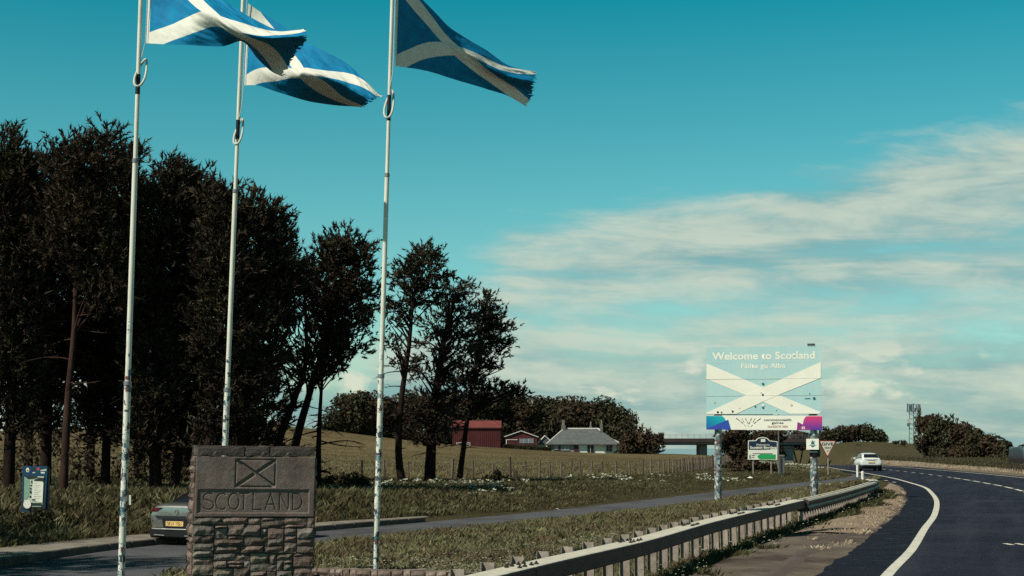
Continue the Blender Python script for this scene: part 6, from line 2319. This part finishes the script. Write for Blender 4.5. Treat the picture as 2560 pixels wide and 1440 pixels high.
clump_tree('dark trees behind the bridge just right of the boundary sign', (1995, 1120), 300, [(1975, 1092, 34, 20), (2010, 1098, 30, 20), (1960, 1108, 26, 16)], 'leaf2', 0.5, seed=66, group=GR, name='broadleaf_tree')
GW = 'trees of the dark wood at the right'
clump_tree('highest dark tree of the right wood, next to the mast', (2312, 1148), 232, [(2308, 1056, 18, 20), (2328, 1060, 22, 20), (2318, 1090, 30, 30), (2330, 1125, 34, 26)], 'leaf2', 0.42, seed=71, group=GW, spikes=1)
clump_tree('second tree of the right wood counted from the mast', (2362, 1150), 228, [(2356, 1068, 28, 20), (2372, 1095, 32, 32), (2365, 1130, 34, 22)], 'leaf', 0.42, seed=72, group=GW, spikes=1)
clump_tree('middle tree of the sloping right wood', (2410, 1152), 225, [(2400, 1078, 28, 20), (2415, 1105, 32, 30), (2408, 1135, 34, 20)], 'leaf2', 0.42, seed=73, group=GW, spikes=1)
clump_tree('right wood tree where the crown line begins to drop', (2450, 1154), 222, [(2440, 1092, 24, 18), (2455, 1115, 30, 26), (2450, 1140, 32, 18)], 'leaf', 0.42, seed=74, group=GW, spikes=1)
clump_tree('low tree of the right wood, left of the last one', (2485, 1158), 218, [(2478, 1106, 20, 16), (2490, 1125, 26, 22), (2485, 1145, 30, 14)], 'leaf2', 0.42, seed=75, group=GW)
clump_tree('last low tree of the right wood beside the dark van', (2522, 1160), 214, [(2515, 1112, 16, 12), (2522, 1132, 20, 20), (2515, 1148, 24, 12)], 'leaf', 0.42, seed=76, group=GW)
clump_tree('bluish tree top peeping over the van at the right edge', (2570, 1160), 240, [(2560, 1124, 16, 10), (2585, 1120, 20, 14), (2575, 1140, 30, 16)], 'leaf', 0.42, seed=77, group=GW)

GB = 'dark bushes dotted on the hill slope'
for i, (x, y, rx, ry, lb) in enumerate(((2150, 1118, 14, 7, 'dark bush on the slope right above the white car'), (2225, 1119, 13, 8, 'dark bush on the slope halfway between white car and mast'), (2195, 1124, 10, 5, 'small dark bush low on the slope beside the car roof'), (2240, 1106, 9, 5, 'small bush on the skyline left of the mast'), (2258, 1107, 9, 6, 'pointed bush on the skyline touching the mast'))):
    clump_tree(lb, (x, y + ry), 290 - i * 2, [(x, y, rx, ry)], 'leaf2', 0.42, seed=80 + i, name='bush', cat='bush', group=GB, trunk=False)

# hedge in front of the cottage
hg = thing('hedge', 'low clipped dark hedge running from the shed to the cottage', 'hedge', (at(1318, 1125, 231).x, 231, at(1318, 1125, 231).z))
rg = np.random.default_rng(5)
n = 9000
a, b_ = at(1258, 1117, 231), at(1378, 1125, 231)
t = rg.random(n)
P = np.stack([a.x + (b_.x - a.x) * t, 231 + rg.uniform(0, 1.2, n), a.z + (b_.z - a.z) * t + rg.uniform(-.75, .42, n)], 1)
nr = unit(rg.normal(size=(n, 3)) + np.array([0, -.6, .5]))
aa = unit(np.cross(nr, rg.normal(size=(n, 3))))
bb_ = np.cross(nr, aa)
V = np.stack([P - aa * .12, P + bb_ * .08, P + aa * .12, P - bb_ * .08], 1).reshape(-1, 3)
np_mesh('foliage', V, np.arange(len(V)).reshape(-1, 4), M['bushleaf'], hg, nper=4)

# bushes near the lay-by
clump_tree('bramble bush swallowing the foot of the blue notice board', (90, 1345), 36.6, [(60, 1318, 55, 30), (115, 1325, 50, 26), (90, 1295, 40, 20), (20, 1330, 40, 26), (150, 1335, 30, 16)], 'bushleaf', 0.085, dens=0.75, seed=91, name='bramble_bush', cat='bush', trunk=False)
clump_tree('leafy bush right of the monument in front of the thin pine trunk', (850, 1240), 62, [(830, 1205, 36, 22), (870, 1198, 42, 24), (905, 1208, 34, 18), (850, 1228, 60, 18)], 'bushleaf', 0.15, dens=0.8, seed=92, name='bush', cat='bush', trunk=False)
clump_tree('dark bramble clump round the square timber post by the fence', (1290, 1225), 77, [(1215, 1205, 26, 16), (1243, 1196, 16, 20), (1262, 1210, 30, 18), (1305, 1208, 26, 18), (1330, 1218, 24, 12), (1190, 1212, 22, 10), (1280, 1222, 60, 12)], 'leaf', 0.17, dens=0.9, seed=93, name='bramble_bush', cat='bush', trunk=False)
clump_tree('straggly bush under the navy boundary sign', (1885, 1180), 112, [(1870, 1165, 30, 14), (1900, 1168, 26, 12), (1930, 1168, 18, 14), (1845, 1172, 22, 9)], 'leaf2', 0.2, dens=0.8, seed=94, name='bush', cat='bush', trunk=False)
for i, (x, y, rx, ry, lb) in enumerate(((60, 1150, 60, 70, 'twiggy undergrowth between the two leftmost pine trunks'), (215, 1160, 60, 60, 'twiggy undergrowth right of the reddish pine trunk'), (330, 1150, 50, 70, 'twiggy undergrowth behind the left flagpole'), (430, 1165, 60, 60, 'twiggy undergrowth between left flagpole and monument'), (560, 1120, 70, 80, 'twiggy undergrowth behind the monument top'), (130, 1100, 50, 40, 'twiggy undergrowth high behind the notice board'))):
    clump_tree(lb, (x, 1225), 64 + i, [(x, y, rx, ry), (x + rx * .6, y + 30, rx * .6, ry * .5), (x - rx * .6, y + 30, rx * .6, ry * .5)], 'leaf2', 0.16, seed=120 + i, name='undergrowth', cat='bush', trunk=False, dens=0.16)
for i, (x, y, rx, ry, lb) in enumerate(((20, 1236, 40, 16, 'shrub at the foot of the leftmost pine'), (200, 1232, 50, 14, 'low shrub at the foot of the spiky topped pine'), (470, 1228, 50, 16, 'shrub behind the silver car'))):
    clump_tree(lb, (x, y + ry), 50 + i, [(x, y, rx, ry), (x + rx * .7, y + 4, rx * .6, ry * .7)], 'leaf', 0.15, seed=95 + i, name='shrub', cat='bush', trunk=False, dens=0.7)


# ------------------------------------------------------------------ grasses, weeds and flower heads
def poly_mask(P, poly):
    x, y = P[:, 0], P[:, 1]
    inside = np.zeros(len(P), dtype=bool)
    j = len(poly) - 1
    for i in range(len(poly)):
        xi, yi = poly[i]
        xj, yj = poly[j]
        c = ((yi > y) != (yj > y)) & (x < (xj - xi) * (y - yi) / (yj - yi + 1e-12) + xi)
        inside ^= c
        j = i
    return inside


def clear_of_roads(P, pad=0.05, kerbpad=True, dirt=True):
    d, i = near_line(P, LL)
    off = np.interp(LL[i, 1], [6, 23, 30, 45, 60, 66, 74, 88, 95], [3.3, 3.0, 3.1, 2.7, 2.2, 2.3, 2.0, 0.9, 1.2]) if dirt else 1.15
    ok = (d < -(off + pad)) | (d > 9.45)
    d2, i2 = near_line(P, FL)
    padl = np.where((FL[i2, 1] < 46.6) & (FL[i2, 1] > 0), np.interp(FL[i2, 1], [0, 28, 40, 46.6], [1.55, 1.55, 1.25, 0.2]), 0.05)
    on = (d2 > -padl) & (d2 < LAYW[i2] + 0.03) & (FL[i2, 1] < 119)
    # monument footprint
    ox, oy = mo.x, mo.y
    q = P - np.array([ox, oy])
    lx = q[:, 0] * math.cos(MA) + q[:, 1] * math.sin(MA)
    ly = -q[:, 0] * math.sin(MA) + q[:, 1] * math.cos(MA)
    inm = (lx > -0.15) & (lx < MW + 0.15) & (ly > -0.1) & (ly < MDEP + 0.1)
    return ok & ~on & ~inm


WIND = np.array([0.14, 0.05, 0.0])


def grass(name, poly, count, hfun, width, mat, seed, label, lean=0.35, ylim=None, extra=None, bend=True, patch=0.35, cat='grass', dirt=True, power=1.0):
    rg = np.random.default_rng(seed)
    poly = np.array(poly, float)
    lo, hi = poly.min(0), poly.max(0)
    pts = []
    tot = 0
    while tot < count:
        n = count * 3
        u = rg.random((n, 2))
        y = lo[1] + (hi[1] - lo[1]) * u[:, 1] ** power
        P = np.stack([lo[0] + (hi[0] - lo[0]) * u[:, 0], y], 1)
        P = P[poly_mask(P, poly)]
        P = P[clear_of_roads(P, dirt=dirt)]
        if extra is not None:
            P = P[extra(P, rg)]
        # patchy growth
        v = np.sin(P[:, 0] * 1.3 + np.sin(P[:, 1] * .7) * 2) * np.cos(P[:, 1] * 0.9 + np.sin(P[:, 0] * .5) * 2)
        P = P[rg.random(len(P)) < (1 - patch) + patch * v]
        pts.append(P)
        tot += len(P)
        if len(P) == 0:
            break
    P = np.concatenate(pts)[:count]
    z = terrain(P[:, 0], P[:, 1])
    n = len(P)
    v = np.sin(P[:, 0] * 0.9 + 1.0) * np.cos(P[:, 1] * 0.6) + 0.6 * np.sin(P[:, 0] * 2.7 + P[:, 1] * 2.1)
    h = hfun(P) * rg.uniform(0.5, 1.25, n) * (1 + 0.30 * v + 0.15 * np.sin(P[:, 0] * 5.3 + 2 * np.sin(P[:, 1] * 1.7)))
    h = np.minimum(h, hfun(P) * 1.2)
    ax = unit(np.stack([rg.normal(size=n) * lean, rg.normal(size=n) * lean, np.ones(n)], 1) + WIND * 0.6)
    base = np.stack([P[:, 0], P[:, 1], z - 0.02], 1)
    side = unit(np.cross(ax, np.stack([rg.normal(size=n) * 0.5, np.ones(n), np.zeros(n)], 1)))
    sc = np.clip(P[:, 1] / 34.0, 0.8, 2.4)
    w = (width * sc * rg.uniform(0.7, 1.3, n))[:, None] * side * 0.5
    hh = h[:, None]
    bendv = np.stack([rg.normal(size=n) * .4 + 0.06, rg.normal(size=n) * .4, -np.abs(rg.normal(size=n)) * 0.22], 1)
    mid = base + ax * hh * 0.6
    tip = base + ax * hh + bendv * hh * 0.5
    V = np.stack([base - w, base + w, mid + w * 0.8, tip], 1).reshape(-1, 3)
    i0 = (np.arange(n) * 4)[:, None]
    T = np.concatenate([i0 + np.array([0, 1, 2]), i0 + np.array([0, 2, 3])], 1).reshape(-1, 3)
    o = np_mesh(name, V, T, M[mat])
    tag(o, label, cat, kind='stuff')
    return o


# strip between the lay-by and the barrier
stripA = [(-8, 12), (-1.4, 12), (1.0, 20), (4.6, 31), (7.7, 40), (13.2, 56), (15.2, 64), (15.5, 71), (20, 84), (24.0, 97), (21, 97), (9, 66), (1, 46), (-4.4, 35), (-6.0, 29), (-6.8, 20), (-9, 12)]
hA = lambda P: np.interp(P[:, 1], [10, 28, 45, 80], [0.20, 0.24, 0.26, 0.28])
grass('short_grass', stripA, 260000, hA, 0.008, 'grass', 201, 'short summer grass on the strip between lay-by and barrier', power=1.3)
grass('low_weeds', [(-6, 18), (-0.6, 18), (1.6, 25), (4.6, 33), (8, 42), (5.5, 42), (1, 33), (-3, 30), (-6, 24)], 30000, lambda P: 0.20 + 0 * P[:, 0], 0.034, 'clover', 202, 'pale green clover patches in the grass by the barrier', patch=0.9, lean=0.7)
# weeds hugging the barrier posts on the carriageway side


def by_rail(P, rg):
    d, i = near_line(P, RL[:, :2])
    return (d > -0.35) & (d < 0.32 + 0.35 * rg.random(len(P)) ** 2 + 0.25 * np.sin(P[:, 1] * 0.9))


railpoly = [(-2.5, 11), (1, 11), (4, 20), (6.8, 30), (13, 44), (18, 58), (18, 73), (13, 74), (12, 55), (6, 40), (2.6, 30), (-0.5, 20)]
grass('barrier_weeds', railpoly, 42000, lambda P: np.interp(P[:, 1], [10, 30, 60], [0.20, 0.26, 0.34]), 0.020, 'weed', 203, 'dark weeds hugging the foot of the barrier posts', extra=by_rail, lean=0.6, dirt=False, patch=0.2)


def dryside(P, rg):
    d, i = near_line(P, RL[:, :2])
    return (d > 0.5) & (d < 3.3) & (rg.random(len(P)) < np.clip((P[:, 1] - 31 - 2 * np.sin(d * 3)) / 4, 0.0, 1))


class _N: pass


_keep = clear_of_roads


def clear_only_carriage(P, pad=0.05, kerbpad=True, dirt=True):
    d, i = near_line(P, LL)
    return (d < -1.25) | (d > 9.45)


clear_of_roads = clear_only_carriage
grass('dry_grass', railpoly + [], 80000, lambda P: 0.13 + 0.05 * np.sin(P[:, 1] * 2), 0.016, 'grassdry', 204, 'dry straw coloured grass tufts in the dirt between barrier and road', extra=dryside, lean=0.8, patch=0.6)
clear_of_roads = _keep
# bank beyond the lay-by
bankB = [(-24, 22), (-12.5, 22), (-11, 30), (-9.9, 35), (-6.5, 41), (1, 53.5), (9, 71.5), (20, 95), (25, 108), (23, 140), (18, 150), (10, 103), (4, 92), (-2.3, 86), (-10, 82), (-24, 72), (-30, 50)]


def hB(P):
    d2, _ = near_line(P, FL)
    return np.interp(-d2, [0, 1.5, 2.5, 6, 14], [0.14, 0.26, 0.36, 0.66, 0.68]) * np.interp(P[:, 1], [22, 46, 60, 75, 100], [1, 0.95, 0.6, 0.40, 0.34])


grass('tall_grass', bankB, 330000, hB, 0.0085, 'grassgreen', 205, 'tall green grass on the bank behind the lay-by', power=1.15, lean=0.3)
grass('seeding_grass', bankB, 60000, lambda P: hB(P) * 1.1, 0.010, 'grass', 206, 'browner seeding grass stalks standing in the tall bank grass', power=1.1, lean=0.35, patch=0.8)
# field edge
fieldP = [(-40, 70), (-24, 72), (-10, 82), (-2.3, 86), (4, 92), (10, 103), (18, 150), (24, 232), (-60, 232), (-70, 90)]
grass('field_grass', fieldP, 90000, lambda P: np.interp(P[:, 1], [70, 110, 160, 232], [0.32, 0.24, 0.12, 0.07]), 0.020, 'grass', 207, 'dry tan meadow grass covering the field below the farm', power=1.4, patch=0.3)
# right hand verge and slope
stripR = [(34, 88), (39.5, 117), (41.5, 140), (43, 168), (45, 190), (52, 235), (56, 235), (49, 190), (47, 168), (45.5, 140), (43, 117), (38, 90)]
grass('far_verge_grass', stripR, 22000, lambda P: 0.13 + 0 * P[:, 0], 0.016, 'grassdry', 208, 'dry grass on the verge beyond the far edge line', power=1.1)
slopeR = [(38, 90), (43, 117), (47, 168), (56, 235), (78, 235), (85, 160), (62, 100)]
grass('slope_grass', slopeR, 40000, lambda P: 0.32 + 0 * P[:, 0], 0.018, 'grassgreen', 210, 'rough olive grass below the dark wood beyond the road', power=1.1)
# near sign island in front of the lay-by mouth
islP = [(13.5, 73), (15.5, 71), (25.6, 104), (31, 150), (36, 186), (40, 225), (30, 215), (24, 160), (23.5, 118), (27.4, 122), (24, 104)]
grass('mouth_grass', islP, 36000, lambda P: 0.26 + 0 * P[:, 0], 0.012, 'grass', 209, 'short grass round the give way sign at the mouth of the lay-by', dirt=False)


def flower_heads(name, poly, count, hfun, size, seed, label, extra=None, dirt=True, clusters=0):
    rg = np.random.default_rng(seed)
    poly = np.array(poly, float)
    lo, hi = poly.min(0), poly.max(0)
    P = np.zeros((0, 2))
    for _ in range(12):
        if len(P) >= count:
            break
        if clusters:
            cc = lo + (hi - lo) * rg.random((clusters, 2))
            Q = cc[rg.integers(0, clusters, count * 2)] + rg.normal(size=(count * 2, 2)) * np.array([0.9, 1.4])
        else:
            Q = lo + (hi - lo) * rg.random((count * 3, 2))
        Q = Q[poly_mask(Q, poly)]
        Q = Q[clear_of_roads(Q, dirt=dirt)]
        if extra is not None:
            Q = Q[extra(Q, rg)]
        P = np.concatenate([P, Q])
    P = P[:count]
    z = terrain(P[:, 0], P[:, 1]) + hfun(P) * rg.uniform(0.7, 1.15, len(P))
    n = len(P)
    Vs, k = [], 5
    c0 = np.stack([P[:, 0], P[:, 1], z], 1)
    sc = (size * rg.uniform(0.6, 1.4, n) * np.clip(P[:, 1] / 50, 0.8, 2))[:, None]
    for q in range(k):
        cpos = c0 + rg.normal(size=(n, 3)) * sc * np.array([0.6, 0.6, 0.14])
        nr = unit(rg.normal(size=(n, 3)) * 0.45 + np.array([0, -.15, 1]))
        a = unit(np.cross(nr, rg.normal(size=(n, 3))))
        b = np.cross(nr, a)
        s = sc * 0.5
        Vs.append(np.stack([cpos - a * s, cpos + b * s, cpos + a * s, cpos - b * s], 1))
    V = np.concatenate(Vs).reshape(-1, 3)
    o = np_mesh(name, V, np.arange(len(V)).reshape(-1, 4), M['flower'], nper=4)
    tag(o, label, 'flowers', kind='stuff')


flower_heads('umbel_flowers', [(-8.5, 50), (1, 58), (9, 74), (16, 92), (9, 100), (-2, 82), (-10, 74), (-13, 60)], 170, lambda P: hB(P) * 1.02, 0.075, 301, 'white flat flower heads scattered over the tall bank grass', clusters=38)
flower_heads('bank_flowers', [(-6, 60), (-1.5, 62), (3, 72), (-1, 80), (-6, 76)], 80, lambda P: hB(P) * 1.1, 0.065, 305, 'white umbel flowers crowding round the feet of the three pines', clusters=26)
flower_heads('clover_flowers', [(-5.4, 20), (-0.7, 20), (1.5, 26), (4.2, 33), (7.4, 41), (5.2, 42), (0, 33), (-3.6, 31), (-5.6, 26)], 4200, lambda P: 0.20 + 0 * P[:, 0], 0.022, 302, 'tiny white clover heads in the grass by the barrier', clusters=60)
flower_heads('barrier_flowers', railpoly, 420, lambda P: 0.30 + 0 * P[:, 0], 0.026, 303, 'small white flowers among the weeds at the barrier foot', extra=by_rail, dirt=False)
flower_heads('mouth_flowers', islP + [], 160, lambda P: 0.25 + 0 * P[:, 0], 0.07, 304, 'scattered white weeds in the grass by the lay-by mouth', dirt=False, clusters=14)
# crumpled litter
for i, (px, py, lb) in enumerate(((1876, 1206, 'white crumpled litter on the grass behind the big sign'), (1393, 1271, 'scrap of white litter at the far edge of the lay-by'))):
    q = gnd(px, py, 0.0 if i == 0 else -0.2)
    z = tz(q.x, q.y)
    mb = MB()
    n = 7
    vs = [(0, 0, 0.12)] + [(0.22 * math.cos(k * .9) * random.uniform(.6, 1.2), 0.2 * math.sin(k * .9) * random.uniform(.6, 1.2), random.uniform(.0, .1)) for k in range(n)]
    mb.add(vs, [(0, 1 + k, 1 + (k + 1) % n) for k in range(n)] + [tuple(range(n, 0, -1))])
    s = 1.0 if i == 0 else 0.5
    mb.v = [(q.x + a * s, q.y + b * s, z + c * s + (0.22 if i == 0 else 0.02)) for a, b, c in mb.v]
    o = mb.build('litter', M['white'])
    tag(o, lb, 'litter')
